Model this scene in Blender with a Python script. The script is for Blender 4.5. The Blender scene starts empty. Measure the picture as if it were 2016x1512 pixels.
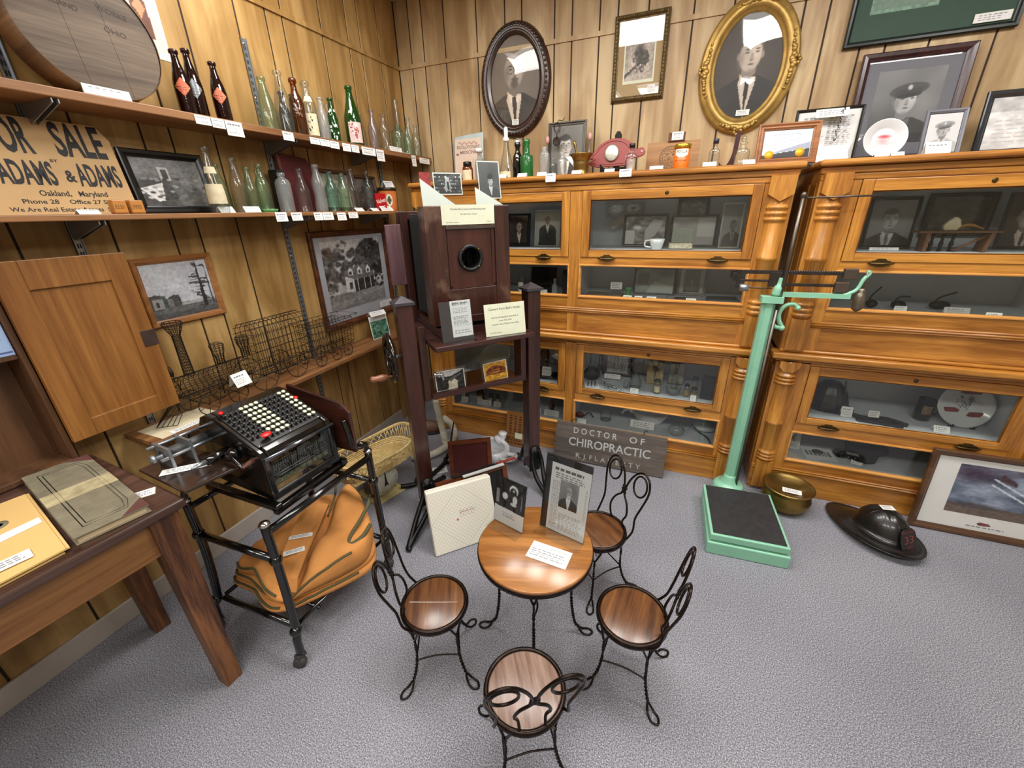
import bpy, math, random
import numpy as np
from mathutils import Vector, Matrix

SC = bpy.context.scene
COL = SC.collection
PI = math.pi
R = math.radians
random.seed(7)

# ---------------------------------------------------------------- camera
cam = bpy.data.cameras.new('camera'); camo = bpy.data.objects.new('camera', cam); COL.objects.link(camo)
cam.sensor_fit = 'HORIZONTAL'; cam.sensor_width = 36.0; cam.lens = 36.0 * 802.84 / 2016.0; cam.clip_start = 0.02
pit, rol, yaw = 0.39972, 0.02457, -0.39405
fw = Vector((math.sin(yaw) * math.cos(pit), math.cos(yaw) * math.cos(pit), -math.sin(pit)))
rt = Vector((math.cos(yaw), -math.sin(yaw), 0)); dn = fw.cross(rt)
rt2 = math.cos(rol) * rt + math.sin(rol) * dn; dn2 = -math.sin(rol) * rt + math.cos(rol) * dn
m3 = Matrix((rt2, -dn2, -fw)).transposed()
camo.matrix_world = Matrix.Translation((0, 0, 1.5)) @ m3.to_4x4()
SC.camera = camo

# ---------------------------------------------------------------- light and exposure
W = bpy.data.worlds.new('world'); SC.world = W; W.use_nodes = True
W.node_tree.nodes['Background'].inputs[0].default_value = (1.0, 0.97, 0.92, 1)
W.node_tree.nodes['Background'].inputs[1].default_value = 0.35
SC.view_settings.view_transform = 'Standard'; SC.view_settings.look = 'None'
SC.view_settings.exposure = 0.0; SC.view_settings.gamma = 1.0; SC.view_settings.use_curve_mapping = False
SC.cycles.use_denoising = True
SC.cycles.max_bounces = 12; SC.cycles.transparent_max_bounces = 24; SC.cycles.diffuse_bounces = 4
SC.cycles.glossy_bounces = 4; SC.cycles.sample_clamp_indirect = 6.0; SC.cycles.caustics_reflective = False; SC.cycles.caustics_refractive = False
CEIL = 2.74
LAMPS = [(-1.34, 1.50), (-0.50, 1.50), (0.40, 1.50), (1.30, 1.50), (-1.34, -0.75), (-0.50, -0.75), (0.40, -0.75), (1.30, -0.75)]
for i, (lx, ly) in enumerate(LAMPS):
    L = bpy.data.lights.new('fluorescent_light', 'AREA'); L.shape = 'RECTANGLE'; L.size = 0.56; L.size_y = 0.56
    L.energy = 13.5 if lx < -1 else 17.5; L.color = (1.0, 0.98, 0.945)
    lo = bpy.data.objects.new('fluorescent_light', L); COL.objects.link(lo); lo.location = (lx, ly, CEIL - 0.035)

# ---------------------------------------------------------------- mesh helpers
def Tr(x=0, y=0, z=0): return Matrix.Translation((x, y, z))
def Rx(d): return Matrix.Rotation(R(d), 4, 'X')
def Ry(d): return Matrix.Rotation(R(d), 4, 'Y')
def Rz(d): return Matrix.Rotation(R(d), 4, 'Z')
def Sc(x, y, z): return Matrix.Diagonal((x, y, z, 1))

def sp(pts, k=6, closed=False):
    """smooth curve through points"""
    P = [Vector(p) for p in pts]; n = len(P); out = []
    g = (lambda i: P[i % n]) if closed else (lambda i: P[max(0, min(n - 1, i))])
    for i in range(n if closed else n - 1):
        a, b, c, d = g(i - 1), g(i), g(i + 1), g(i + 2)
        for j in range(k):
            t = j / k
            out.append(0.5 * ((2 * b) + (c - a) * t + (2 * a - 5 * b + 4 * c - d) * t * t + (3 * b - a - 3 * c + d) * t ** 3))
    if not closed: out.append(P[-1])
    return out

_txt = {}
def text_mesh(s, bold=0.0):
    k_ = s; s = (s, bold)
    if s not in _txt:
        cu = bpy.data.curves.new('lettering', 'FONT'); cu.body = k_; cu.offset = bold; cu.align_x = 'CENTER'; cu.align_y = 'CENTER'; cu.resolution_u = 3
        o = bpy.data.objects.new('lettering', cu); me = bpy.data.meshes.new_from_object(o)
        _txt[s] = ([tuple(v.co) for v in me.vertices], [tuple(p.vertices) for p in me.polygons])
        bpy.data.objects.remove(o); bpy.data.curves.remove(cu); bpy.data.meshes.remove(me)
    return _txt[s]

class MB:
    def __init__(s): s.v = []; s.f = []; s.mi = []; s.sm = []; s.M = Matrix(); s.st = []
    def push(s, M): s.st.append(s.M); s.M = s.M @ M; return s
    def pop(s): s.M = s.st.pop(); return s
    def add(s, vs, fs, mi=0, sm=False):
        b = len(s.v); M = s.M
        s.v += [(M @ Vector(v))[:] for v in vs]
        for f in fs: s.f.append(tuple(b + i for i in f)); s.mi.append(mi); s.sm.append(sm)
        return s
    def box(s, a, b, mi=0):
        x0, x1 = sorted((a[0], b[0])); y0, y1 = sorted((a[1], b[1])); z0, z1 = sorted((a[2], b[2]))
        return s.add([(x0, y0, z0), (x1, y0, z0), (x1, y1, z0), (x0, y1, z0), (x0, y0, z1), (x1, y0, z1), (x1, y1, z1), (x0, y1, z1)],
                     [(0, 3, 2, 1), (4, 5, 6, 7), (0, 1, 5, 4), (1, 2, 6, 5), (2, 3, 7, 6), (3, 0, 4, 7)], mi)
    def hexa(s, bot, top, mi=0):
        return s.add(list(bot) + list(top), [(0, 3, 2, 1), (4, 5, 6, 7), (0, 1, 5, 4), (1, 2, 6, 5), (2, 3, 7, 6), (3, 0, 4, 7)], mi)
    def tube(s, pts, r, n=6, closed=False, mi=0):
        P = [Vector(p) for p in pts]; m = len(P); vs = []; fs = []; N = None
        rr = r if isinstance(r, (list, tuple)) else [r] * m
        for i in range(m):
            a = P[(i - 1) % m] if (closed or i > 0) else P[i]; b = P[(i + 1) % m] if (closed or i < m - 1) else P[i]
            t = (b - a)
            t = t.normalized() if t.length > 1e-9 else Vector((0, 0, 1))
            if N is None:
                N = t.cross(Vector((0, 0, 1)))
                if N.length < 1e-3: N = t.cross(Vector((1, 0, 0)))
            N = (N - t * N.dot(t))
            N = N.normalized() if N.length > 1e-6 else t.orthogonal().normalized()
            B = t.cross(N)
            for j in range(n):
                an = 2 * PI * j / n; vs.append(P[i] + (N * math.cos(an) + B * math.sin(an)) * rr[i])
        for i in range(m if closed else m - 1):
            for j in range(n):
                a = i * n + j; b = i * n + (j + 1) % n; c = ((i + 1) % m) * n; fs.append((a, b, c + (j + 1) % n, c + j))
        if not closed: fs += [tuple(range(n - 1, -1, -1)), tuple((m - 1) * n + j for j in range(n))]
        return s.add(vs, fs, mi, True)
    def lathe(s, prof, n=20, mi=0, sm=True, sy=1.0):
        vs = []; fs = []; m = len(prof)
        for (r, z) in prof:
            for j in range(n): a = 2 * PI * j / n; vs.append((r * math.cos(a), r * math.sin(a) * sy, z))
        for i in range(m - 1):
            for j in range(n): k = (j + 1) % n; fs.append((i * n + j, i * n + k, (i + 1) * n + k, (i + 1) * n + j))
        if prof[0][0] > 1e-5: fs.append(tuple(range(n - 1, -1, -1)))
        if prof[-1][0] > 1e-5: fs.append(tuple((m - 1) * n + j for j in range(n)))
        return s.add(vs, fs, mi, sm)
    def rings(s, prof, n=20, mi=0, sy=1.0):
        """open lathe, no caps"""
        vs = []; fs = []; m = len(prof)
        for (r, z) in prof:
            for j in range(n): a = 2 * PI * j / n; vs.append((r * math.cos(a), r * math.sin(a) * sy, z))
        for i in range(m - 1):
            for j in range(n): k = (j + 1) % n; fs.append((i * n + j, i * n + k, (i + 1) * n + k, (i + 1) * n + j))
        return s.add(vs, fs, mi, True)
    def prism(s, poly, d0, d1, ax='xz', mi=0):
        g = {'xz': lambda p, d: (p[0], d, p[1]), 'xy': lambda p, d: (p[0], p[1], d), 'yz': lambda p, d: (d, p[0], p[1])}[ax]
        n = len(poly); vs = [g(p, d0) for p in poly] + [g(p, d1) for p in poly]
        fs = [tuple(range(n)), tuple(range(2 * n - 1, n - 1, -1))] + [(i, i + n, (i + 1) % n + n, (i + 1) % n) for i in range(n)]
        return s.add(vs, fs, mi)
    def ball(s, c, r, mi=0, n=12, m=8):
        rx, ry, rz = r if isinstance(r, (list, tuple)) else (r, r, r)
        s.push(Tr(*c) @ Sc(rx, ry, rz)); s.lathe([(max(1e-6, math.sin(PI * i / m)), -math.cos(PI * i / m)) for i in range(m + 1)], n, mi); return s.pop()
    def frame(s, Wd, Ht, prof, mi=0):
        """mitred rectangular moulding round a Wd x Ht outline in the xz plane; prof = (inset, y)"""
        vs = []; fs = []; m = len(prof)
        for (i, y) in prof:
            a, b = Wd / 2 - i, Ht / 2 - i; vs += [(-a, y, -b), (a, y, -b), (a, y, b), (-a, y, b)]
        for k in range(m - 1):
            for j in range(4): q = (j + 1) % 4; fs.append((k * 4 + j, k * 4 + q, (k + 1) * 4 + q, (k + 1) * 4 + j))
        return s.add(vs, fs, mi)
    def oval(s, rx, rz, prof, n=56, mi=0):
        vs = []; fs = []; m = len(prof)
        for (i, y) in prof:
            for j in range(n): a = 2 * PI * j / n; vs.append(((rx - i) * math.cos(a), y, (rz - i) * math.sin(a)))
        for k in range(m - 1):
            for j in range(n): q = (j + 1) % n; fs.append((k * n + j, k * n + q, (k + 1) * n + q, (k + 1) * n + j))
        return s.add(vs, fs, mi, True)
    def text(s, t, h, x, z, y=-0.0006, mi=1, sx=1.0, wd=None, bold=0.0):
        """lettering lying in the xz plane, facing -y; h is the capital height, wd an overall width"""
        v, f = text_mesh(t, bold); k = h / 0.72
        if wd: xs = [p[0] for p in v]; sx = wd / (k * (max(xs) - min(xs)))
        return s.add([(x + p[0] * k * sx, y, z + p[1] * k) for p in v], f, mi)
    def build(s, name, mats, parent=None, bev=0.0, seg=2):
        me = bpy.data.meshes.new(name); me.from_pydata(s.v, [], s.f)
        mats = mats if isinstance(mats, (list, tuple)) else [mats]
        for m in mats: me.materials.append(m)
        me.polygons.foreach_set('material_index', s.mi); me.polygons.foreach_set('use_smooth', s.sm); me.update()
        o = bpy.data.objects.new(name, me); COL.objects.link(o)
        if parent: o.parent = parent
        if bev:
            md = o.modifiers.new('edge', 'BEVEL'); md.width = bev; md.segments = seg; md.limit_method = 'ANGLE'; md.angle_limit = R(50)
        return o

def tag(o, label, cat, group=None):
    o['label'] = label; o['category'] = cat
    if group: o['group'] = group
    return o
def thing(name, label, cat, loc=(0, 0, 0), rz=0, group=None, rx=0, ry=0):
    o = bpy.data.objects.new(name, None); COL.objects.link(o); o.empty_display_size = 0.05
    o.rotation_mode = 'XYZ'; o.location = loc; o.rotation_euler = (R(rx), R(ry), R(rz))
    return tag(o, label, cat, group)
def put(o, loc, rz=0, rx=0, ry=0):
    o.location = loc; o.rotation_euler = (R(rx), R(ry), R(rz)); return o
def kids(o): return [c for c in bpy.data.objects if c.parent == o]
def dup(o, label, loc, rz=0, group=None):
    c = o.copy(); COL.objects.link(c); put(c, loc, rz); c['label'] = label
    if group: c['group'] = group
    for k in kids(o):
        d = k.copy(); COL.objects.link(d); d.parent = c
        for g in kids(k):
            e = g.copy(); COL.objects.link(e); e.parent = d
    return c
def structure(o): o['kind'] = 'structure'; return o

# ---------------------------------------------------------------- materials
_m = {}
def lin(c):
    if isinstance(c, (int, float)): c = (c, c, c)
    return tuple(x / 12.92 if x <= 0.04045 else ((x + 0.055) / 1.055) ** 2.4 for x in c[:3])
class NT:
    def __init__(s, name):
        s.m = bpy.data.materials.new(name); s.m.use_nodes = True; s.t = s.m.node_tree; s.b = s.t.nodes['Principled BSDF']
    def n(s, typ, **kw):
        o = s.t.nodes.new(typ)
        for k, v in kw.items():
            if k.startswith('i_'): o.inputs[k[2:].replace('_', ' ')].default_value = v
            else: setattr(o, k, v)
        return o
    def l(s, a, b): s.t.links.new(a, b)
    def ramp(s, fac, stops):
        r = s.n('ShaderNodeValToRGB'); e = r.color_ramp.elements
        while len(e) < len(stops): e.new(0.5)
        for k, (p, c) in zip(e, stops): k.position = p; k.color = (*c, 1)
        s.l(fac, r.inputs[0]); return r.outputs[0]
    def coords(s, scale=(1, 1, 1), kind='Object'):
        tc = s.n('ShaderNodeTexCoord'); mp = s.n('ShaderNodeMapping'); mp.inputs['Scale'].default_value = scale
        s.l(tc.outputs[kind], mp.inputs[0]); return mp.outputs[0]
    def noise(s, vec, scale, detail=3, dist=0.0, rough=0.5):
        o = s.n('ShaderNodeTexNoise', i_Scale=scale, i_Detail=detail, i_Distortion=dist, i_Roughness=rough); s.l(vec, o.inputs['Vector']); return o.outputs[0]
    def bump(s, h, st=0.2, d=0.002):
        o = s.n('ShaderNodeBump', i_Strength=st, i_Distance=d); s.l(h, o.inputs['Height']); s.l(o.outputs[0], s.b.inputs['Normal'])

def plain(name, col, rough=0.5, metal=0.0, var=0.12, sc=14.0, bump=0.0, coat=0.0, spec=0.5):
    if name in _m: return _m[name]
    c = lin(col); t = NT(name); v = t.noise(t.coords(), sc, 4)
    t.l(t.ramp(v, [(0.3, tuple(x * (1 - var) for x in c)), (0.7, tuple(min(1, x * (1 + var)) for x in c))]), t.b.inputs['Base Color'])
    t.b.inputs['Roughness'].default_value = rough; t.b.inputs['Metallic'].default_value = metal
    t.b.inputs['Coat Weight'].default_value = coat; t.b.inputs['Specular IOR Level'].default_value = spec
    if bump: t.bump(t.noise(t.coords(), sc * 8, 3), bump, 0.003)
    _m[name] = t.m; return t.m
def wood(name, light, dark, axis='z', rough=0.4, coat=0.15, sc=1.0, worn=0.0, fig=1.0):
    key = name + '_' + axis
    if key in _m: return _m[key]
    a, b = lin(light), lin(dark); t = NT(key)
    s = [26 * sc, 26 * sc, 26 * sc]; s['xyz'.index(axis)] = 1.6 * sc
    v = t.coords(s); n1 = t.noise(v, 1.0, 4, 0.6 * fig); n2 = t.noise(v, 7.0, 2, 0.0)
    s2 = [7 * sc, 7 * sc, 7 * sc]; s2['xyz'.index(axis)] = 0.7 * sc
    n3 = t.noise(t.coords(s2), 1.0, 3, 1.2 * fig)
    mx = t.n('ShaderNodeMath', operation='ADD'); t.l(n1, mx.inputs[0]); t.l(n3, mx.inputs[1])
    m2 = t.n('ShaderNodeMath', operation='MULTIPLY_ADD'); t.l(n2, m2.inputs[0]); m2.inputs[1].default_value = 0.5; t.l(mx.outputs[0], m2.inputs[2])
    m4 = t.n('ShaderNodeMath', operation='MULTIPLY'); t.l(m2.outputs[0], m4.inputs[0]); m4.inputs[1].default_value = 0.4
    mid = tuple((x + y) / 2 for x, y in zip(a, b))
    col = t.ramp(m4.outputs[0], [(0.40, b), (0.5, mid), (0.58, a)])
    if worn:
        w = t.noise(t.coords((1, 1, 1)), 5.0, 5); f = t.ramp(w, [(0.58, (0, 0, 0)), (0.7, (worn, worn, worn))])
        mixn = t.n('ShaderNodeMix', data_type='RGBA'); t.l(f, mixn.inputs[0]); t.l(col, mixn.inputs[6]); mixn.inputs[7].default_value = (*lin((0.62, 0.50, 0.42)), 1); col = mixn.outputs[2]
    t.l(col, t.b.inputs['Base Color']); t.b.inputs['Roughness'].default_value = rough; t.b.inputs['Coat Weight'].default_value = coat; t.b.inputs['Coat Roughness'].default_value = 0.2
    t.bump(m4.outputs[0], 0.12, 0.002); _m[key] = t.m; return t.m
def glass(name, tint=(1, 1, 1), edge=(0.75, 0.8, 0.78), refl=1.0, rough=0.0, bump=0.0, body=0.0, bodycol=(0.8, 0.8, 0.8)):
    """clear or coloured glass: tinted transmission, Fresnel reflection"""
    if name in _m: return _m[name]
    t = NT(name); t.t.nodes.remove(t.b); out = t.t.nodes['Material Output']
    lw = t.n('ShaderNodeLayerWeight', i_Blend=0.35); fr = t.n('ShaderNodeLayerWeight', i_Blend=0.5)
    mixc = t.n('ShaderNodeMix', data_type='RGBA'); t.l(lw.outputs['Facing'], mixc.inputs[0])
    mixc.inputs[6].default_value = (*tint, 1); mixc.inputs[7].default_value = (*edge, 1)
    tr = t.n('ShaderNodeBsdfTransparent'); t.l(mixc.outputs[2], tr.inputs[0]); last = tr.outputs[0]
    if body:
        df = t.n('ShaderNodeBsdfDiffuse'); df.inputs[0].default_value = (*bodycol, 1); mb = t.n('ShaderNodeMixShader'); mb.inputs[0].default_value = body
        t.l(last, mb.inputs[1]); t.l(df.outputs[0], mb.inputs[2]); last = mb.outputs[0]
    gl = t.n('ShaderNodeBsdfGlossy', i_Roughness=rough); gl.inputs[0].default_value = (1, 1, 1, 1)
    if bump:
        bp = t.n('ShaderNodeBump', i_Strength=bump, i_Distance=0.002); t.l(t.noise(t.coords(), 120.0, 3), bp.inputs['Height']); t.l(bp.outputs[0], gl.inputs['Normal'])
    pw = t.n('ShaderNodeMath', operation='POWER'); t.l(fr.outputs['Facing'], pw.inputs[0]); pw.inputs[1].default_value = 5.0   # Schlick
    mm = t.n('ShaderNodeMath', operation='MULTIPLY_ADD'); t.l(pw.outputs[0], mm.inputs[0]); mm.inputs[1].default_value = 0.8; mm.inputs[2].default_value = 0.038 * refl
    mx = t.n('ShaderNodeMixShader'); t.l(mm.outputs[0], mx.inputs[0]); t.l(last, mx.inputs[1]); t.l(gl.outputs[0], mx.inputs[2]); t.l(mx.outputs[0], out.inputs[0])
    _m[name] = t.m; return t.m
def printed(rough=0.5, name='printed'):
    if name in _m: return _m[name]
    t = NT(name); a = t.n('ShaderNodeVertexColor', layer_name='Col'); t.l(a.outputs[0], t.b.inputs['Base Color']); t.b.inputs['Roughness'].default_value = rough
    _m[name] = t.m; return t.m

OAKX = wood('golden_oak', (0.80, 0.555, 0.24), (0.555, 0.335, 0.11), 'x', 0.32, 0.3)
OAKZ = wood('golden_oak', (0.80, 0.555, 0.24), (0.555, 0.335, 0.11), 'z', 0.32, 0.3)
MAHZ = wood('dark_mahogany', (0.28, 0.155, 0.13), (0.15, 0.075, 0.065), 'z', 0.3, 0.4)
MAHX = wood('dark_mahogany', (0.28, 0.155, 0.13), (0.15, 0.075, 0.065), 'x', 0.3, 0.4)
MAHW = wood('worn_mahogany', (0.29, 0.16, 0.12), (0.17, 0.085, 0.065), 'z', 0.35, 0.3, worn=0.6)
SHELFY = wood('shelf_board', (0.60, 0.42, 0.26), (0.42, 0.27, 0.15), 'y', 0.5, 0.05)
SEAT = wood('seat_oak', (0.50, 0.325, 0.18), (0.28, 0.16, 0.085), 'x', 0.3, 0.5, 1.4)
TABLE = wood('table_oak', (0.68, 0.46, 0.24), (0.50, 0.30, 0.13), 'x', 0.3, 0.5, 1.2)
DESK = wood('desk_pine', (0.56, 0.38, 0.20), (0.38, 0.235, 0.10), 'y', 0.45, 0.1, 0.7)
DESKT = wood('desk_top_walnut', (0.38, 0.24, 0.19), (0.22, 0.12, 0.09), 'y', 0.3, 0.4)
LEGW = wood('oak_leg', (0.52, 0.33, 0.18), (0.24, 0.13, 0.07), 'z', 0.45, 0.1, 1.8)
DOORW = wood('pine_door', (0.63, 0.43, 0.21), (0.46, 0.28, 0.11), 'z', 0.45, 0.1, 0.6)
BLACK = plain('black_enamel', 0.045, 0.18, 0.0, 0.2, coat=0.6)
IRON = plain('black_iron', 0.07, 0.42, 0.4, 0.3, 30, 0.1)
WIRE = plain('brown_steel_wire', (0.16, 0.12, 0.10), 0.3, 0.75, 0.4, 60)
DWIRE = plain('dark_rusty_wire', (0.20, 0.165, 0.13), 0.55, 0.5, 0.4, 60)
STEEL = plain('galvanised_steel', (0.62, 0.64, 0.66), 0.35, 0.8, 0.1)
CHROME = plain('bright_nickel', (0.85, 0.85, 0.85), 0.15, 1.0, 0.05)
BRASS = plain('aged_brass', (0.56, 0.46, 0.25), 0.33, 0.9, 0.2, 9)
DBRASS = plain('dark_brass', (0.36, 0.29, 0.17), 0.35, 0.8, 0.3, 30)
MINT = plain('mint_green_paint', (0.55, 0.78, 0.66), 0.35, 0.0, 0.06, 10, coat=0.2)
WHITE = plain('white_card', (0.93, 0.94, 0.90), 0.6, 0, 0.03)
CREAM = plain('cream_card', (0.87, 0.88, 0.78), 0.6, 0, 0.05)
INK = plain('black_ink', (0.10, 0.10, 0.11), 0.6, 0, 0.2)
GINK = plain('grey_ink', (0.35, 0.35, 0.36), 0.6, 0, 0.2)
DARK = plain('dark_recess', 0.05, 0.7, 0, 0.2)
PANE = glass('window_glass', (0.97, 0.98, 0.97), (0.9, 0.93, 0.91))
PICGL = glass('picture_glass', (0.98, 0.98, 0.98), (0.95, 0.95, 0.95), 1.3)
ACRYL = glass('clear_acrylic', (0.97, 0.98, 0.98), (0.8, 0.84, 0.84))

# ---------------------------------------------------------------- printed pictures
def vnoise(h, w, sy, sx, seed):
    rg = np.random.RandomState(seed); g = rg.rand(int(sy) + 2, int(sx) + 2)
    y = np.linspace(0, sy, h)[:, None]; x = np.linspace(0, sx, w)[None, :]
    yi = np.minimum(y.astype(int), int(sy)); xi = np.minimum(x.astype(int), int(sx)); fy = y - yi; fx = x - xi; fy = fy * fy * (3 - 2 * fy); fx = fx * fx * (3 - 2 * fx)
    return (g[yi, xi] * (1 - fx) + g[yi, xi + 1] * fx) * (1 - fy) + (g[yi + 1, xi] * (1 - fx) + g[yi + 1, xi + 1] * fx) * fy
class Pic:
    """a small printed picture: x to the viewer's right, z up, both 0..1; a = height / width"""
    def __init__(s, w, h, col, a=None):
        s.w, s.h = w, h; s.X, s.Z = np.meshgrid(np.linspace(0, 1, w), np.linspace(0, 1, h)); s.asp = a or h / w
        s.a = np.ones((h, w, 3)) * np.array(col if isinstance(col, (tuple, list)) else (col,) * 3); s.seed = 1
    def mix(s, al, col):
        al = np.clip(al, 0, 1)[..., None]; s.a = s.a * (1 - al) + np.array(col if isinstance(col, (tuple, list)) else (col,) * 3) * al; return s
    def ell(s, cx, cz, rx, rz, col, soft=0.2, op=1.0, rot=0):
        dx = s.X - cx; dz = (s.Z - cz) * s.asp; c, q = math.cos(R(rot)), math.sin(R(rot))
        d = np.sqrt(((dx * c + dz * q) / rx) ** 2 + ((-dx * q + dz * c) / (rz * s.asp)) ** 2); return s.mix((1 - d) / soft * op if soft else (d < 1) * op, col)
    def poly(s, pts, col, op=1.0):
        ins = np.zeros(s.X.shape, bool); n = len(pts)
        for i in range(n):
            (x0, z0), (x1, z1) = pts[i], pts[(i + 1) % n]
            if z0 == z1: continue
            c = ((z0 > s.Z) != (z1 > s.Z)) & (s.X < (x1 - x0) * (s.Z - z0) / (z1 - z0) + x0); ins ^= c
        return s.mix(ins * op, col)
    def rect(s, x0, z0, x1, z1, col, op=1.0): return s.mix(((s.X >= x0) & (s.X <= x1) & (s.Z >= z0) & (s.Z <= z1)) * op, col)
    def noise(s, n, amp, nz=None, seed=None):
        s.seed += 1; s.a = np.clip(s.a + (vnoise(s.h, s.w, nz or n, n, seed or s.seed) - 0.5)[..., None] * amp, 0, 1); return s
    def grad(s, lo, hi): s.a = np.clip(s.a * (lo + (hi - lo) * s.Z)[..., None], 0, 1); return s
    def lines(s, x0, x1, z0, z1, n, col, seed=3, thick=0.5, op=0.75, ragged=True):
        rg = random.Random(seed)
        for i in range(n):
            z = z1 - (z1 - z0) * (i + 0.5) / n; t = (z1 - z0) / n * thick / 2; x = x0
            e = x1 - (rg.random() * 0.2 * (x1 - x0) if ragged else 0)
            while x < e:
                l = (0.04 + rg.random() * 0.09) * (x1 - x0) + 1.5 / s.w; s.rect(x, z - t, min(x + l, e), z + t, col, op); x += l + 0.02 * (x1 - x0) + 1.0 / s.w
        return s
    def tree(s, cx, cz, r, col, n=40, seed=2):
        rg = random.Random(seed)
        for i in range(n):
            a, q = rg.random() * 2 * PI, math.sqrt(rg.random()) * r; k = r * (0.12 + 0.2 * rg.random()); q_ = 0.7 + 0.7 * rg.random(); c = tuple(min(1, x * q_) for x in ((col,) * 3 if isinstance(col, float) else col))
            s.ell(cx + q * math.cos(a), cz + q * math.sin(a) / s.asp * 1.2, k, k / s.asp, c, 0.5)
        return s
    def mesh(s, name, Wd, Ht, parent=None, y=0.0, oval=False, rough=0.5, M=None, back=False):
        w, h = s.w, s.h; X = ((s.X - 0.5) * Wd).ravel(); Z = ((s.Z - 0.5) * Ht).ravel()
        vs = [(x, y, z) for x, z in zip(X, Z)]
        if M is not None: vs = [(M @ Vector(v))[:] for v in vs]
        fs = [(j * w + i, j * w + i + 1, (j + 1) * w + i + 1, (j + 1) * w + i) for j in range(h - 1) for i in range(w - 1)
              if not oval or ((i + 0.5) / (w - 1) * 2 - 1) ** 2 + ((j + 0.5) / (h - 1) * 2 - 1) ** 2 < 0.99]
        me = bpy.data.meshes.new(name); me.from_pydata(vs, [], fs); ca = me.color_attributes.new('Col', 'FLOAT_COLOR', 'POINT')
        a = np.clip(s.a, 0, 1).reshape(-1, 3); l = np.where(a <= 0.04045, a / 12.92, ((a + 0.055) / 1.055) ** 2.4)
        ca.data.foreach_set('color', np.concatenate([l, np.ones((len(l), 1))], 1).astype(np.float32).ravel())
        me.materials.append(printed(rough, 'printed_%d' % int(rough * 100))); me.update(); o = bpy.data.objects.new(name, me); COL.objects.link(o)
        if parent: o.parent = parent
        return o
def portrait(p, cx=0.5, cz=0.62, k=1.0, skin=0.62, hair=0.2, suit=0.16, shirt=0.85, tie=0.12, bald=False, specs=False, cap=None, beard=None, moust=None, tint=(1, 1, 1), bow=False, turn=0.12):
    """bust of a person printed on the picture; k = head half-width"""
    T = lambda g: tuple(min(1, g * t) for t in tint); a = p.asp; hw = 0.13 * k; hh = hw * 1.38 / a; zc = lambda d: cz + d * hh; xc = lambda d: cx + d * hw
    zb = lambda d: zc(d + 0.30 if d < -1.3 else d)
    p.poly([(xc(-3.3), 0), (xc(-3.1), zb(-2.9)), (xc(-2.4), zb(-2.15)), (xc(-0.9), zb(-1.55)), (xc(0.9), zb(-1.5)), (xc(2.5), zb(-2.1)), (xc(3.3), zb(-2.9)), (xc(3.6), 0)], T(suit))
    p.ell(xc(-2.0), zb(-3.4), hw * 1.2, hh * 1.6, T(suit * 1.5), 0.9, 0.5)
    p.poly([(xc(-0.62), zb(-1.25)), (xc(0.7), zb(-1.25)), (xc(0.75), zb(-1.8)), (xc(0.15), zb(-4.0)), (xc(-0.75), zb(-1.85))], T(shirt))
    p.poly([(xc(-0.6), zb(-0.5)), (xc(0.65), zb(-0.5)), (xc(0.62), zb(-1.4)), (xc(0.05), zb(-1.75)), (xc(-0.58), zb(-1.4))], T(skin * 0.72))
    p.poly([(xc(-0.7), zb(-1.35)), (xc(0.02), zb(-1.75)), (xc(-0.35), zb(-2.1))], T(shirt * 1.1)); p.poly([(xc(0.75), zb(-1.3)), (xc(0.02), zb(-1.75)), (xc(0.42), zb(-2.1))], T(shirt * 1.1))
    if bow: p.poly([(xc(-0.5), zb(-1.6)), (xc(-0.5), zb(-1.95)), (xc(0), zb(-1.8)), (xc(0.5), zb(-1.95)), (xc(0.5), zb(-1.6)), (xc(0), zb(-1.75))], T(tie))
    elif tie is not None: p.poly([(xc(-0.15), zb(-1.7)), (xc(0.2), zb(-1.7)), (xc(0.28), zb(-2.2)), (xc(0.12), zb(-3.9)), (xc(-0.15), zb(-2.2))], T(tie))
    p.ell(xc(-1.0), zc(-0.05), hw * 0.18, hh * 0.26, T(skin * 0.7), 0.4); p.ell(xc(1.0), zc(-0.05), hw * 0.18, hh * 0.26, T(skin * 0.8), 0.4)
    if not bald: p.ell(xc(0), zc(0.25), hw * 1.06, hh * 0.98, T(hair), 0.12)
    else: p.ell(xc(0.0), zc(0.12), hw * 1.05, hh * 0.72, T(hair * 1.3), 0.2)
    p.ell(xc(0), zc(0), hw, hh, T(skin), 0.14); p.ell(xc(0.35 + turn), zc(0.2), hw * 0.6, hh * 0.7, T(min(1, skin * 1.22)), 0.9, 0.8); p.ell(xc(-0.75), zc(-0.2), hw * 0.4, hh * 0.8, T(skin * 0.7), 0.9, 0.7)
    if not bald: p.ell(xc(-0.1), zc(0.82), hw * 0.98, hh * 0.34, T(hair), 0.35)
    t = turn
    for sx in (-0.42, 0.42):
        p.ell(xc(sx + t), zc(0.14), hw * 0.24, hh * 0.08, T(skin * 0.42), 0.7); p.ell(xc(sx + t), zc(0.31), hw * 0.28, hh * 0.05, T(hair * 0.9 + 0.05), 0.6)
    p.poly([(xc(t - 0.05), zc(0.12)), (xc(t + 0.1), zc(0.12)), (xc(t + 0.2), zc(-0.28)), (xc(t - 0.18), zc(-0.28))], T(skin * 0.86)); p.ell(xc(t), zc(-0.3), hw * 0.2, hh * 0.06, T(skin * 0.55), 0.7)
    p.ell(xc(t), zc(-0.53), hw * 0.33, hh * 0.06, T(skin * 0.42), 0.6); p.ell(xc(t), zc(-0.85), hw * 0.4, hh * 0.1, T(skin * 0.82), 0.8)
    if moust is not None: p.ell(xc(t), zc(-0.42), hw * 0.45, hh * 0.11, T(moust), 0.4)
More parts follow.
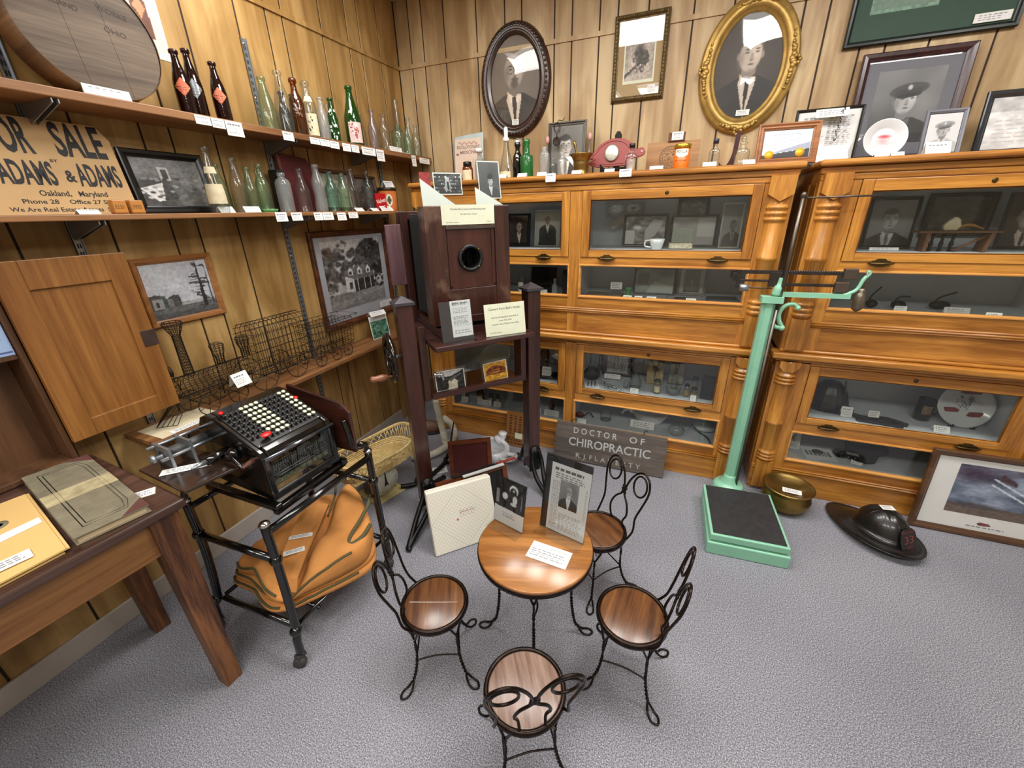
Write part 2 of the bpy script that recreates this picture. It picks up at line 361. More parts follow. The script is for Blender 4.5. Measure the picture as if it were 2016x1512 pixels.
    if beard is not None: p.ell(xc(t), zc(-0.9), hw * 0.72, hh * 0.52, T(beard), 0.35); p.ell(xc(t), zc(-0.55), hw * 0.26, hh * 0.05, T(0.3), 0.5)
    if specs:
        for sx in (-0.42, 0.42):
            e = p.a.copy(); p.ell(xc(sx + t), zc(0.12), hw * 0.36, hh * 0.24, T(0.16), 0); q = p.a.copy(); p.a = q; d = np.sqrt(((p.X - xc(sx + t)) / (hw * 0.3)) ** 2 + ((p.Z - zc(0.12)) / (hh * 0.19)) ** 2) < 1; p.a[d] = e[d]
        p.rect(xc(t - 0.12), zc(0.14), xc(t + 0.12), zc(0.19), T(0.2))
    if cap is not None:
        p.ell(xc(0.1), zc(0.75), hw * 1.75, hh * 0.5, T(cap), 0.12, rot=8); p.poly([(xc(-1.05), zc(0.75)), (xc(-1.0), zc(0.32)), (xc(0.2), zc(0.22)), (xc(1.25), zc(0.42)), (xc(1.3), zc(0.85))], T(cap * 0.8)); p.ell(xc(0.15), zc(0.35), hw * 1.15, hh * 0.17, T(cap * 0.5), 0.2, rot=6)
        p.ell(xc(0.15), zc(0.92), hw * 0.26, hh * 0.24, T(0.75), 0.5)
    return p

# ================================================================ the room
XW, YW = -1.915, 2.79
def carpet():
    t = NT('grey_blue_carpet'); v = t.coords(); a = t.noise(v, 700.0, 2); b = t.noise(v, 260.0, 3); c = t.noise(v, 1.3, 2)
    m1 = t.n('ShaderNodeMath', operation='MULTIPLY_ADD'); t.l(a, m1.inputs[0]); m1.inputs[1].default_value = 0.6; t.l(b, m1.inputs[2])
    m2 = t.n('ShaderNodeMath', operation='MULTIPLY_ADD'); t.l(c, m2.inputs[0]); m2.inputs[1].default_value = 0.18; t.l(m1.outputs[0], m2.inputs[2])
    m3 = t.n('ShaderNodeMath', operation='MULTIPLY'); t.l(m2.outputs[0], m3.inputs[0]); m3.inputs[1].default_value = 0.55
    t.l(t.ramp(m3.outputs[0], [(0.40, lin((0.36, 0.36, 0.385))), (0.50, lin((0.55, 0.55, 0.585))), (0.60, lin((0.76, 0.76, 0.785)))]), t.b.inputs['Base Color'])
    t.b.inputs['Roughness'].default_value = 0.95; t.b.inputs['Specular IOR Level'].default_value = 0.1; t.bump(m2.outputs[0], 0.5, 0.004); return t.m
def panelling(name, light, dark, red):
    t = NT(name); v = t.coords((1.3, 1.3, 0.35)); n1 = t.noise(v, 3.0, 4, 1.6); n2 = t.noise(t.coords((30, 30, 1.2)), 1.0, 3, 0.4); n3 = t.noise(t.coords((1, 1, 0.6)), 2.2, 3, 0.5)
    m1 = t.n('ShaderNodeMath', operation='MULTIPLY_ADD'); t.l(n2, m1.inputs[0]); m1.inputs[1].default_value = 0.35; t.l(n1, m1.inputs[2])
    m2 = t.n('ShaderNodeMath', operation='MULTIPLY'); t.l(m1.outputs[0], m2.inputs[0]); m2.inputs[1].default_value = 0.74
    c1 = t.ramp(m2.outputs[0], [(0.40, lin(dark)), (0.50, lin(tuple((a + b) / 2 for a, b in zip(light, dark)))), (0.60, lin(light))])
    f = t.ramp(n3, [(0.62, (0, 0, 0)), (0.72, (0.35, 0.35, 0.35))]); mx = t.n('ShaderNodeMix', data_type='RGBA'); t.l(f, mx.inputs[0]); t.l(c1, mx.inputs[6]); mx.inputs[7].default_value = (*lin(red), 1)
    t.l(mx.outputs[2], t.b.inputs['Base Color']); t.b.inputs['Roughness'].default_value = 0.42; t.b.inputs['Specular IOR Level'].default_value = 0.35; return t.m
PLY = panelling('plywood_panelling', (0.75, 0.61, 0.39), (0.57, 0.43, 0.24), (0.48, 0.35, 0.22))
PLYB_LIT = panelling('plywood_panelling_back_lit', (0.79, 0.69, 0.53), (0.63, 0.51, 0.36), (0.53, 0.39, 0.32))  # same plywood; the back wall's paler lighting is put into the colour
GROOVE = plain('dark_groove', (0.16, 0.10, 0.05), 0.7)
PLAST = plain('cream_plaster', (0.80, 0.77, 0.70), 0.8, var=0.03, sc=3)
TRIMW = plain('beige_vinyl_base', (0.70, 0.66, 0.62), 0.5, var=0.05)

structure(MB().box((-1.95, -3.0, -0.05), (3.3, 2.85, 0)).build('floor', carpet()))
structure(MB().box((-1.95, -3.0, CEIL), (3.3, 2.85, CEIL + 0.05)).build('ceiling', plain('white_ceiling_tile', (0.86, 0.85, 0.82), 0.85, var=0.05, sc=40)))
structure(MB().box((3.3, -3.0, 0), (3.35, 2.85, CEIL)).build('wall_right', PLAST))
structure(MB().box((-1.95, -3.05, 0), (3.35, -3.0, CEIL)).build('wall_front', PLAST))
def grooved(lo, hi, base, period, skip_to=None):
    g = sorted({round(b + k * period, 3) for b in base for k in range(-5, 4) if lo + 0.02 < b + k * period < hi - 0.02}); return [lo] + g + [hi]
mb = MB(); g = grooved(-3.0, YW, [0.655, 0.906, 1.106, 1.208, 1.384, 1.624, 1.781], 1.22)
mb.box((XW - 0.035, -3.0, 0), (XW - 0.004, YW, CEIL), 1)
for a, b in zip(g, g[1:]): mb.box((XW - 0.006, a + 0.0038, 0), (XW, b - 0.0038, CEIL), 0)
structure(mb.build('wall_left', [PLY, GROOVE], bev=0.0015, seg=1))
mb = MB(); g = grooved(XW, 3.3, [-1.15, -1.044, -0.847, -0.745, -0.591, -0.494, -0.337, -0.115], 1.22)
mb.box((XW - 0.035, YW + 0.004, 0), (3.3, YW + 0.035, CEIL), 1)
for a, b in zip(g, g[1:]): mb.box((a + 0.0038, YW, 0), (b - 0.0038, YW + 0.006, CEIL), 0)
structure(mb.build('wall_back', [PLYB_LIT, GROOVE], bev=0.0015, seg=1))
structure(MB().box((XW, -3.0, 2.376), (XW + 0.008, YW, 2.398)).build('trim_1', PLY))
structure(MB().box((XW, YW - 0.008, 2.376), (3.3, YW, 2.398)).build('trim_2', PLYB_LIT))
structure(MB().box((XW, -3.0, 0), (XW + 0.014, 2.32, 0.093)).build('baseboard_left', TRIMW, bev=0.004))

LGL = NT('lit_diffuser'); LGL.b.inputs['Emission Color'].default_value = (1, 0.97, 0.92, 1); LGL.b.inputs['Emission Strength'].default_value = 4.0; LGL = LGL.m
for i, (lx, ly) in enumerate(LAMPS):
    t = thing('ceiling_light', 'recessed fluorescent ceiling light with a white diffuser', 'ceiling light', (lx, ly, CEIL), 0, 'ceiling lights')
    MB().frame(0.63, 0.63, [(0, 0), (0, 0.02), (0.025, 0.02), (0.025, 0)]).build('light_frame', WHITE, t).rotation_euler = (R(90), 0, 0)
    MB().box((-0.288, -0.288, -0.012), (0.288, 0.288, -0.006)).build('diffuser', LGL, t)

# ---------------------------------------------------------------- wall shelves on the panelled wall
XS = XW + 0.20
def bracket(mb, y, z):
    mb.prism([(XW + 0.006, z), (XS - 0.008, z), (XS - 0.008, z - 0.012), (XW + 0.03, z - 0.055), (XW + 0.006, z - 0.055)], y - 0.009, y - 0.006, 'xz')
    mb.prism([(XW + 0.006, z), (XS - 0.008, z), (XS - 0.008, z - 0.012), (XW + 0.03, z - 0.055), (XW + 0.006, z - 0.055)], y + 0.006, y + 0.009, 'xz')
for z1, th, y0, y1, lab in [(1.855, 0.026, -0.6, 2.77, 'top wooden wall shelf carrying the soda bottles and cheese box'),
                            (1.522, 0.018, -0.6, 2.36, 'middle wooden wall shelf carrying the sale sign and clear bottles'),
                            (0.748, 0.020, 0.70, 2.30, 'lowest wooden wall shelf carrying the wire train')]:
    s = thing('wall_shelf', lab, 'shelf', (0, 0, 0), 0, 'wooden shelves on the panelled wall')
    MB().box((XW + 0.004, y0, z1 - th), (XS, y1, z1)).build('board', SHELFY, s, 0.003)
    for y in (0.80, 1.63, 2.20):
        b = MB(); bracket(b, y, z1 - th - 0.0005); b.build('bracket', STEEL, s)
def standard(y, z0, z1, lab):
    t = thing('shelf_standard', lab, 'shelf standard', (XW, y, 0), 0, 'slotted steel shelf standards')
    m = MB(); m.box((0, -0.0125, z0), (0.003, 0.0125, z1)); m.box((0, -0.0125, z0), (0.010, -0.0105, z1)); m.box((0, 0.0105, z0), (0.010, 0.0125, z1))
    m.build('channel', STEEL, t)
    m = MB(); z = z0 + 0.03
    while z < z1 - 0.02:
        m.box((0.003, -0.005, z), (0.0034, -0.0012, z + 0.014)); m.box((0.003, 0.0016, z), (0.0034, 0.0054, z + 0.014)); z += 0.0254
    m.build('slots', DARK, t)
    m = MB()
    for z in (z1 - 0.02, (z0 + z1) / 2, z1 - 0.22): m.push(Tr(0.003, 0, z) @ Ry(90)); m.lathe([(0.006, 0), (0.005, 0.002), (0.0001, 0.003)], 10); m.pop()
    m.build('screws', CHROME, t)
standard(0.80, 0.55, 2.225, 'slotted steel shelf standard behind the open pine door')
standard(1.63, 0.40, 2.225, 'slotted steel shelf standard between the amber and clear bottles')
standard(2.45, 0.60, 1.90, 'slotted steel shelf standard behind the orange tin')

# ---------------------------------------------------------------- oak display cabinets
INNER = plain('pale_grey_lining', (0.80, 0.82, 0.84), 0.7, var=0.05, sc=5)
def pull(mb, x, z, y):
    mb.prism([(x - 0.042, z), (x - 0.030, z + 0.010), (x - 0.022, z + 0.010), (x - 0.014, z + 0.018), (x + 0.014, z + 0.018), (x + 0.022, z + 0.010), (x + 0.030, z + 0.010), (x + 0.042, z),
              (x + 0.030, z - 0.010), (x + 0.022, z - 0.009), (x + 0.014, z - 0.016), (x - 0.014, z - 0.016), (x - 0.022, z - 0.009), (x - 0.030, z - 0.010)], y - 0.004, y)
    mb.tube([(x - 0.045, y - 0.006, z - 0.001), (x - 0.03, y - 0.016, z - 0.002), (x + 0.03, y - 0.016, z - 0.002), (x + 0.045, y - 0.006, z - 0.001)], 0.0045, 8)
def beads(prof, r, z0, z1, n=3):
    h = (z1 - z0) / n
    for i in range(n):
        for a in (0, 0.25, 0.5, 0.75, 1.0): prof.append((r * (0.84 + 0.22 * math.sin(PI * a)), z0 + h * (i + a)))
def column(mb, x, z0, z1, up):
    mb.push(Tr(x, 0.004, 0))
    r = 0.041
    if up:   # square block, beads, shaft with two rings, pointed capital
        mb.box((-r, -0.034, z0), (r, 0.03, z0 + 0.155)); p = [(r * 0.8, z0 + 0.155)]; beads(p, r, z0 + 0.16, z0 + 0.235); p += [(r * 0.95, z0 + 0.245), (r * 0.97, z0 + 0.42), (r * 1.08, z0 + 0.425), (r * 1.08, z0 + 0.437), (r * 0.97, z0 + 0.442), (r * 0.97, z0 + 0.585)]
        beads(p, r * 1.12, z0 + 0.59, z0 + 0.665); p += [(r * 0.8, z0 + 0.67), (r * 0.8, z1)]; mb.lathe(p, 20)
        mb.prism([(-0.050, z1), (-0.050, z1 - 0.075), (0, z1 - 0.105), (0.050, z1 - 0.075), (0.050, z1)], -0.044, 0.03)
    else:
        mb.box((-r, -0.034, z0), (r, 0.03, z0 + 0.17)); p = [(r * 0.8, z0 + 0.17)]; beads(p, r * 1.05, z0 + 0.175, z0 + 0.235); p += [(r * 0.9, z0 + 0.245), (r * 0.98, z0 + 0.40), (r * 1.08, z0 + 0.405), (r * 1.08, z0 + 0.414), (r * 0.95, z0 + 0.42), (r * 0.9, z0 + 0.625)]
        beads(p, r * 1.12, z0 + 0.63, z0 + 0.69); p += [(r * 0.8, z0 + 0.70), (r * 1.0, z0 + 0.745), (r * 1.0, z1)]; mb.lathe(p, 20)
        mb.prism([(-0.044, z1), (-0.044, z1 - 0.03), (-0.02, z1 - 0.055), (0.02, z1 - 0.055), (0.044, z1 - 0.03), (0.044, z1)], -0.04, 0.03)
    mb.pop()
def rectframe(mb, x0, z0, x1, z1, gx0, gz0, gx1, gz1, y0, y1):
    """door frame: stiles full height, rails between"""
    mb.box((x0, y0, z0), (gx0, y1, z1), 1); mb.box((gx1, y0, z0), (x1, y1, z1), 1); mb.box((gx0, y0 + 0.0004, z0), (gx1, y1, gz0), 0); mb.box((gx0, y0 + 0.0004, gz1), (gx1, y1, z1), 0)
    for i, k in ((0, 0.0), (1, 0.004)):
        a = 0.004 * (1 - i)
        mb.box((gx0 + a * 0, y0 + 0.006, gz0), (gx0 + 0.005, y0 + 0.010, gz1), 1); mb.box((gx1 - 0.005, y0 + 0.006, gz0), (gx1, y0 + 0.010, gz1), 1)
        mb.box((gx0, y0 + 0.006, gz0), (gx1, y0 + 0.010, gz0 + 0.005), 0); mb.box((gx0, y0 + 0.006, gz1 - 0.005), (gx1, y0 + 0.010, gz1), 0)
Y0 = 2.325
def cabinet(X0, lab):
    Wd, D = 2.0, 0.45; t = thing('display_cabinet', lab, 'cabinet', (X0, Y0, 0), 0, 'golden oak display cabinets')
    m = MB()
    for z0, z1 in ((0.02, 0.79), (0.815, 1.645)):
        m.box((0.006, 0.012, z0), (0.03, D, z1), 1); m.box((Wd - 0.03, 0.012, z0), (Wd - 0.006, D, z1), 1)
        m.box((0.03, D - 0.012, z0), (Wd - 0.03, D, z1), 1)
        for xx, s in ((0.006, -1), (Wd - 0.006, 1)):                   # raised side panels
            for a, b in ((0.05, 0.14), (0.18, 0.40)): m.box((xx, a, z0 + 0.10), (xx + 0.006 * s, b, z1 - 0.06), 1)
    m.build('carcass', [OAKX, OAKZ], t, 0.002)
    m = MB()
    for z0, zm, z1 in ((0.19, 0.452, 0.77), (1.022, 1.292, 1.60)):
        m.box((0.03, D - 0.02, z0), (Wd - 0.03, D - 0.012, z1)); m.box((0.03, 0.02, z0), (0.036, D - 0.02, z1)); m.box((Wd - 0.036, 0.02, z0), (Wd - 0.03, D - 0.02, z1))
        m.box((0.036, 0.022, z0 - 0.01), (Wd - 0.036, D - 0.02, z0)); m.box((0.036, 0.022, zm - 0.016), (Wd - 0.036, D - 0.02, zm)); m.box((0.036, 0.022, z1), (Wd - 0.036, D - 0.02, z1 + 0.01))
        m.box((1.007, 0.03, z0), (1.023, D - 0.02, z1))
    m.build('lining', INNER, t)
    m = MB()
    m.box((-0.02, -0.036, 1.645), (Wd + 0.02, D, 1.672), 0)
    m.build('top', [OAKX, OAKZ], t, 0.011, 3)
    m = MB(); m.box((-0.004, -0.014, 1.618), (Wd + 0.004, 0.02, 1.645)); m.box((0.0, -0.008, 1.592), (Wd, 0.02, 1.618)); m.build('cornice', OAKX, t, 0.005)
    m = MB()                                                            # face frame
    for z0, z1 in ((0.148, 0.765), (0.835, 1.592)):
        for a, b in ((0.0, 0.15), (0.982, 1.048), (1.88, 2.0)): m.box((a, -0.004, z0), (b, 0.02, z1), 1)
    for a, b in ((0.15, 0.982), (1.048, 1.88)):
        for z0, z1 in ((0.148, 0.212), (0.384, 0.440), (0.757, 0.772), (0.962, 1.044), (1.217, 1.260)): m.box((a, -0.0036, z0), (b, 0.02, z1), 0)
    m.build('face_frame', [OAKX, OAKZ], t, 0.0015)
    m = MB(); m.box((0.09, -0.0005, 0.838), (1.91, 0.02, 0.962)); m.build('lower_panel', OAKX, t, 0.003)
    m = MB()
    for k, (z, pr) in enumerate(((0.956, 0.012), (0.965, 0.018), (0.975, 0.010))): m.tube([(0.09, 0.0 - pr * 0.3, z), (1.91, 0.0 - pr * 0.3, z)], 0.0065, 8)
    m.build('panel_moulding', OAKX, t)
    m = MB(); m.box((-0.03, -0.045, 0.792), (Wd + 0.03, 0.05, 0.822)); m.box((-0.01, -0.022, 0.775), (Wd + 0.01, 0.03, 0.792)); m.box((0, -0.016, 0.822), (Wd, 0.03, 0.838)); m.build('waist_moulding', OAKX, t, 0.009, 3)
    m = MB(); m.box((0, -0.010, 0), (Wd, 0.02, 0.140)); m.box((0.004, 0.02, 0.0), (0.02, D, 0.14)); m.box((Wd - 0.02, 0.02, 0), (Wd - 0.004, D, 0.14)); m.build('plinth', OAKX, t, 0.003)
    m = MB()
    for z, r in ((0.142, 0.008), (0.154, 0.006)): m.tube([(0.0, -0.010, z), (Wd, -0.010, z)], r, 8)
    m.build('plinth_moulding', OAKX, t)
    for x in (0.056, 1.944):
        m = MB(); column(m, x, 0.838, 1.620, True); m.build('column', OAKZ, t)
        m = MB(); column(m, x, 0.02, 0.778, False); m.build('column', OAKZ, t)
    for a, b in ((0.15, 0.982), (1.048, 1.88)):
        for z0, z1 in ((0.440, 0.757), (1.260, 1.592)):
            g = (a + 0.045, z0 + 0.036, b - 0.045, z1 - 0.046)
            m = MB(); rectframe(m, a + 0.002, z0 + 0.001, b - 0.002, z1 - 0.001, *g, -0.009, 0.012); d = m.build('door', [OAKX, OAKZ], t, 0.002)
            MB().box((g[0] - 0.006, 0.004, g[1] - 0.006), (g[2] + 0.006, 0.007, g[3] + 0.006)).build('pane', PANE, d)
            for x in (a + 0.145, b - 0.145): m = MB(); pull(m, x, z0 - 0.003, -0.009); m.build('handle', DBRASS, d)
            m = MB(); m.push(Tr((a + b) / 2, -0.009, z1 - 0.022) @ Rx(90)); m.lathe([(0.009, 0), (0.009, 0.002), (0.006, 0.003), (0.0001, 0.003)], 14); m.box((-0.0012, -0.004, 0.003), (0.0012, 0.003, 0.0035)); m.pop(); m.build('keyhole', DBRASS, d)
        for z0, z1 in ((0.212, 0.384), (1.044, 1.217)):
            m = MB(); m.push(Tr((a + b) / 2, 0, (z0 + z1) / 2)); m.frame(b - a + 0.012, z1 - z0 + 0.012, [(0, -0.004), (0.002, -0.010), (0.008, -0.010), (0.013, 0.004), (0.013, 0.01)]); m.pop(); f = m.build('glazing_bead', wood('light_oak', (0.88, 0.65, 0.36), (0.76, 0.50, 0.23), 'x', 0.35, 0.2), t)
            MB().box((a + 0.004, 0.004, z0 + 0.004), (b - 0.004, 0.007, z1 - 0.004)).build('pane', PANE, f)
    return t
cabinet(-1.585, 'oak display cabinet standing in the corner behind the camera stand')
cabinet(0.50, 'oak display cabinet behind the firefighter helmet and fire print')

# ================================================================ ice cream parlour set
def twist(mb, pts, r, k=7, turns_per_m=38, off=None):
    P = sp(pts, k); off = off or r * 0.95; L = 0.0; a = []; b = []; prev = P[0]
    for i, p in enumerate(P):
        L += (p - prev).length; prev = p; t = (P[min(i + 1, len(P) - 1)] - P[max(i - 1, 0)]).normalized(); n = t.orthogonal().normalized(); c = t.cross(n); an = L * turns_per_m * 2 * PI
        d = (n * math.cos(an) + c * math.sin(an)) * off; a.append(p + d); b.append(p - d)
    mb.tube(a, r, 5); mb.tube(b, r, 5)
def wire_leg(mb, ang, r_top, r_bot, z_top, z_join, z_foot, w=0.0038, split=16):
    P = lambda rr, z, a=ang: (rr * math.cos(R(a)), rr * math.sin(R(a)), z)
    rj = r_top * 0.98
    for s in (-1, 1): mb.tube(sp([P(r_top, z_top, ang + s * split), P(r_top * 1.0, z_top - 0.02, ang + s * split * 0.75), P(rj, z_join, ang + s * 1.5)], 5), w, 6)
    twist(mb, [P(rj, z_join), P(rj * 1.02, (z_join + z_foot) / 2), P((rj + r_bot) / 2, z_foot + 0.03), P(r_bot, z_foot)], w * 0.85, 9)
    a = Vector((math.cos(R(ang)), math.sin(R(ang)), 0)); n = Vector((-a.y, a.x, 0)); o = a * r_bot
    lp = [o + Vector((0, 0, z_foot)), o + a * 0.016 + n * 0.010 + Vector((0, 0, 0.008)), o + a * 0.040 + n * 0.013 + Vector((0, 0, w)), o + a * 0.054 + Vector((0, 0, w)), o + a * 0.040 - n * 0.013 + Vector((0, 0, w)), o + a * 0.016 - n * 0.010 + Vector((0, 0, 0.008))]
    mb.tube(sp(lp, 5, True), w, 6, True)
    return rj
WSEAT = wood('worn_glare_seat', (0.60, 0.50, 0.44), (0.40, 0.28, 0.23), 'y', 0.35, 0.3, 1.6)  # pale tone mixes real wear with glare put into the colour
def parlour_chair(label, loc, rz, sm=None, split=False):
    t = thing('parlour_chair', label, 'chair', loc, rz, 'child size wire back parlour chairs'); SZ = 0.28
    m = MB(); m.lathe([(0.0001, SZ - 0.012), (0.098, SZ - 0.012), (0.102, SZ - 0.006), (0.102, SZ - 0.001), (0.098, SZ + 0.0005), (0.0001, SZ + 0.001)], 44)
    if split: m.hexa([(-0.012, -0.085, SZ), (-0.008, -0.085, SZ), (0.014, 0.078, SZ), (0.011, 0.078, SZ)], [(-0.012, -0.085, SZ + 0.0022), (-0.008, -0.085, SZ + 0.0014), (0.014, 0.078, SZ + 0.0012), (0.011, 0.078, SZ + 0.0022)], 1)
    m.build('seat', [sm or SEAT, WSEAT], t)
    m = MB(); m.lathe([(0.103, SZ - 0.020), (0.112, SZ - 0.018), (0.116, SZ - 0.008), (0.114, SZ + 0.002), (0.108, SZ + 0.005), (0.1025, SZ + 0.003), (0.1025, SZ - 0.020)], 44); m.build('seat_rim', WIRE, t)
    for a in (45, 135, 225, 315): m = MB(); wire_leg(m, a, 0.100, 0.128, SZ - 0.018, 0.20, 0.028); m.build('leg', WIRE, t)
    for a in (45, 135, 225, 315):
        p = [(0.104 * math.cos(R(a)), 0.104 * math.sin(R(a)), 0.105), (0.07 * math.cos(R(a + 45)), 0.07 * math.sin(R(a + 45)), 0.112), (0.104 * math.cos(R(a + 90)), 0.104 * math.sin(R(a + 90)), 0.105)]
        MB().tube(sp(p, 7), 0.003, 6).build('stretcher', WIRE, t)
    m = MB()                                                            # heart shaped wire back
    B = lambda x, z: (x, -math.sqrt(max(0.0, 0.112 ** 2 - x * x)) * (1 if z < 0.34 else 1) - (z - 0.27) * 0.30 if z < 0.30 else -0.085 - (z - 0.28) * 0.24 - 0.35 * (0.085 - abs(x)) ** 2, z)
    for s in (-1, 1):
        m.tube(sp([B(s * x, z) for x, z in ((0.092, 0.268), (0.098, 0.305), (0.092, 0.36), (0.106, 0.42), (0.118, 0.48), (0.108, 0.525), (0.078, 0.545), (0.046, 0.532), (0.020, 0.495), (0.007, 0.455), (0.005, 0.42))], 6), 0.0043, 7)
        m.tube(sp([B(s * (0.072 + 0.033 * math.cos(R(a))), 0.488 + 0.042 * math.sin(R(a))) for a in range(0, 360, 30)], 3, True), 0.0040, 7, True)
        m.tube(sp([B(s * x, z) for x, z in ((0.005, 0.44), (0.008, 0.415), (0.034, 0.385), (0.047, 0.345), (0.036, 0.31), (0.034, 0.268))], 6), 0.0042, 7)
    m.tube(sp([B(0.012 * math.sin(i * 1.9), 0.452 - i * 0.0045) for i in range(9)], 3), 0.0045, 6); m.build('wire_back', WIRE, t)
    return t
parlour_chair('wire back child chair with split oak seat beside the orange canvas bag', (-0.643, 0.81, 0), 29 - 90, None, True)
parlour_chair('wire back child chair standing between the little table and green scale', (-0.013, 1.005, 0), 176 - 90)
parlour_chair('wire back child chair with worn seat in a pale glare tone closest to the viewer', (-0.262, 0.668, 0), 122 - 90, WSEAT)
parlour_chair('wire back child chair half hidden behind the large newspaper picture', (-0.19, 1.35, 0), 230 - 90)

tb = thing('parlour_table', 'small round oak table on twisted wire legs with cards on top', 'table', (-0.358, 1.035, 0), 17)
MB().lathe([(0.0001, 0.412), (0.196, 0.412), (0.199, 0.418), (0.199, 0.426), (0.195, 0.430), (0.0001, 0.430)], 60).build('tabletop', TABLE, tb)
MB().rings([(0.199, 0.405), (0.2015, 0.405), (0.2025, 0.414), (0.2015, 0.422), (0.1992, 0.422)], 60).build('rim_band', WIRE, tb)
for a in (0, 90, 180, 270): m = MB(); wire_leg(m, a, 0.135, 0.165, 0.411, 0.30, 0.03, 0.0042, 18); m.build('leg', WIRE, tb)
for a in (0, 90, 180, 270):
    p = [(0.132 * math.cos(R(a)), 0.132 * math.sin(R(a)), 0.235), (0.08 * math.cos(R(a + 8)), 0.08 * math.sin(R(a + 8)), 0.225), (0.03 * math.cos(R(a)), 0.03 * math.sin(R(a)), 0.232)]
    MB().tube(sp(p, 6), 0.0035, 6).build('stretcher', WIRE, tb)
MB().tube([(0.03 * math.cos(R(a)), 0.03 * math.sin(R(a)), 0.232) for a in range(0, 360, 20)], 0.0035, 6, True).build('centre_ring', WIRE, tb)

def sheet(pic, name, label, cat, loc, rz, tilt, Wd, Ht, group=None, foot=0.045, bx=None, dark=None):
    """L-shaped acrylic stand holding a printed sheet; origin at its lower front edge"""
    t = thing(name, label, cat, loc, rz, group)
    m = MB(); m.box((-Wd / 2, -foot, 0.0005), (Wd / 2, 0.0, 0.003)); m.push(Rx(-tilt)); m.box((-Wd / 2, -0.0015, 0), (Wd / 2, 0.0, Ht)); m.box((-Wd / 2, 0.0022, 0), (Wd / 2, 0.0036, Ht)); m.pop(); m.build('acrylic_holder', ACRYL, t)
    pw, ph, px, pz = bx or (Wd - 0.004, Ht - 0.006, 0, Ht / 2)
    if dark: MB().push(Rx(-tilt)).box((-Wd / 2 + 0.001, 0.0013, 0.002), (Wd / 2 - 0.001, 0.0020, Ht - 0.002)).build('backing', dark, t)
    pic.mesh('print', pw, ph, t, M=Rx(-tilt) @ Tr(px, 0.0008, pz)); return t
p = Pic(72, 96, 0.10); p.noise(5, 0.15); p.poly([(0.35, 0.95), (0.9, 0.95), (0.85, 0.6), (0.4, 0.62)], 0.16); p.ell(0.60, 0.80, 0.16, 0.12, 0.9, 0.2); p.ell(0.59, 0.76, 0.12, 0.10, 0.12, 0.2); p.ell(0.60, 0.79, 0.05, 0.035, 0.75, 0.4)
p.ell(0.33, 0.62, 0.11, 0.09, 0.92, 0.3); p.ell(0.45, 0.56, 0.08, 0.05, 0.2, 0.5); p.ell(0.66, 0.60, 0.09, 0.11, 0.9, 0.3); p.ell(0.62, 0.50, 0.13, 0.05, 0.88, 0.4); p.rect(0.04, 0.42, 0.14, 0.72, 0.6); p.rect(0.86, 0.45, 0.9, 0.75, 0.5); p.noise(30, 0.18)
p.poly([(0, 0), (1, 0), (1, 0.34), (0, 0.36)], 0.9); p.lines(0.3, 0.7, 0.17, 0.27, 3, 0.35, 4)
sheet(p, 'photograph_stand', 'small acrylic stand with a dark photograph on the little round table', 'picture stand', (-0.481, 1.080, 0.431), -15, 10, 0.138, 0.190)
t = sheet(portrait(Pic(60, 72, 0.5).noise(3, 0.2), 0.5, 0.64, 1.3, 0.62, 0.55, 0.13, 0.8, None, bald=True, beard=0.75, specs=True), 'newspaper_stand', 'large acrylic stand with a newspaper page and bearded man portrait', 'picture stand', (-0.287, 1.108, 0.431), -13, 10, 0.178, 0.295, dark=plain('black_mount', 0.13, 0.5), bx=(0.072, 0.105, 0.012, 0.158))
p = Pic(90, 130, 0.86); p.rect(0, 0, 1, 1, 0.86); p.lines(0.08, 0.92, 0.90, 0.95, 1, 0.2, 5, 0.8); p.lines(0.12, 0.9, 0.79, 0.88, 3, 0.35, 6)
for a, b, c, d in ((0.06, 0.27, 0.05, 0.76), (0.3, 0.92, 0.05, 0.30), (0.29, 0.31, 0.3, 0.3), (0.9, 0.96, 0.3, 0.76)): p.lines(a, b, c, d, max(1, int((d - c) * 55)), 0.5, int(a * 100), 0.6, 0.6)
p.mesh('newspaper_page', 0.150, 0.262, t, M=Rx(-10) @ Tr(0.012, 0.0012, 0.135))
def card_pic(lines=4, col=0.92, head=True, seed=1, w=40, h=26):
    p = Pic(w, h, col); 
    if head: p.lines(0.1, 0.9, 0.66, 0.88, 1 if lines < 4 else 1, 0.3, seed, 0.6)
    p.lines(0.1, 0.85, 0.14, 0.62, lines - 1, 0.5, seed + 9, 0.45, 0.8); return p
t = thing('display_card', 'large cream label card lying on the little round table', 'label card', (-0.298, 1.005, 0.4315), -4)
MB().box((-0.0705, -0.038, 0), (0.0705, 0.038, 0.0007)).build('card', WHITE, t)
m = MB().push(Rx(-90)); m.text("Children's Ice Cream Parlor Set", 0.0062, 0, 0.024, -0.0009, 0, 1.0); m.pop(); m.build('heading', INK, t)
p = Pic(80, 30, 0.93); p.lines(0.05, 0.95, 0.2, 1, 4, 0.45, 3, 0.45); p.mesh('print', 0.136, 0.046, t, M=Tr(0, -0.012, 0.0009) @ Rx(-90))

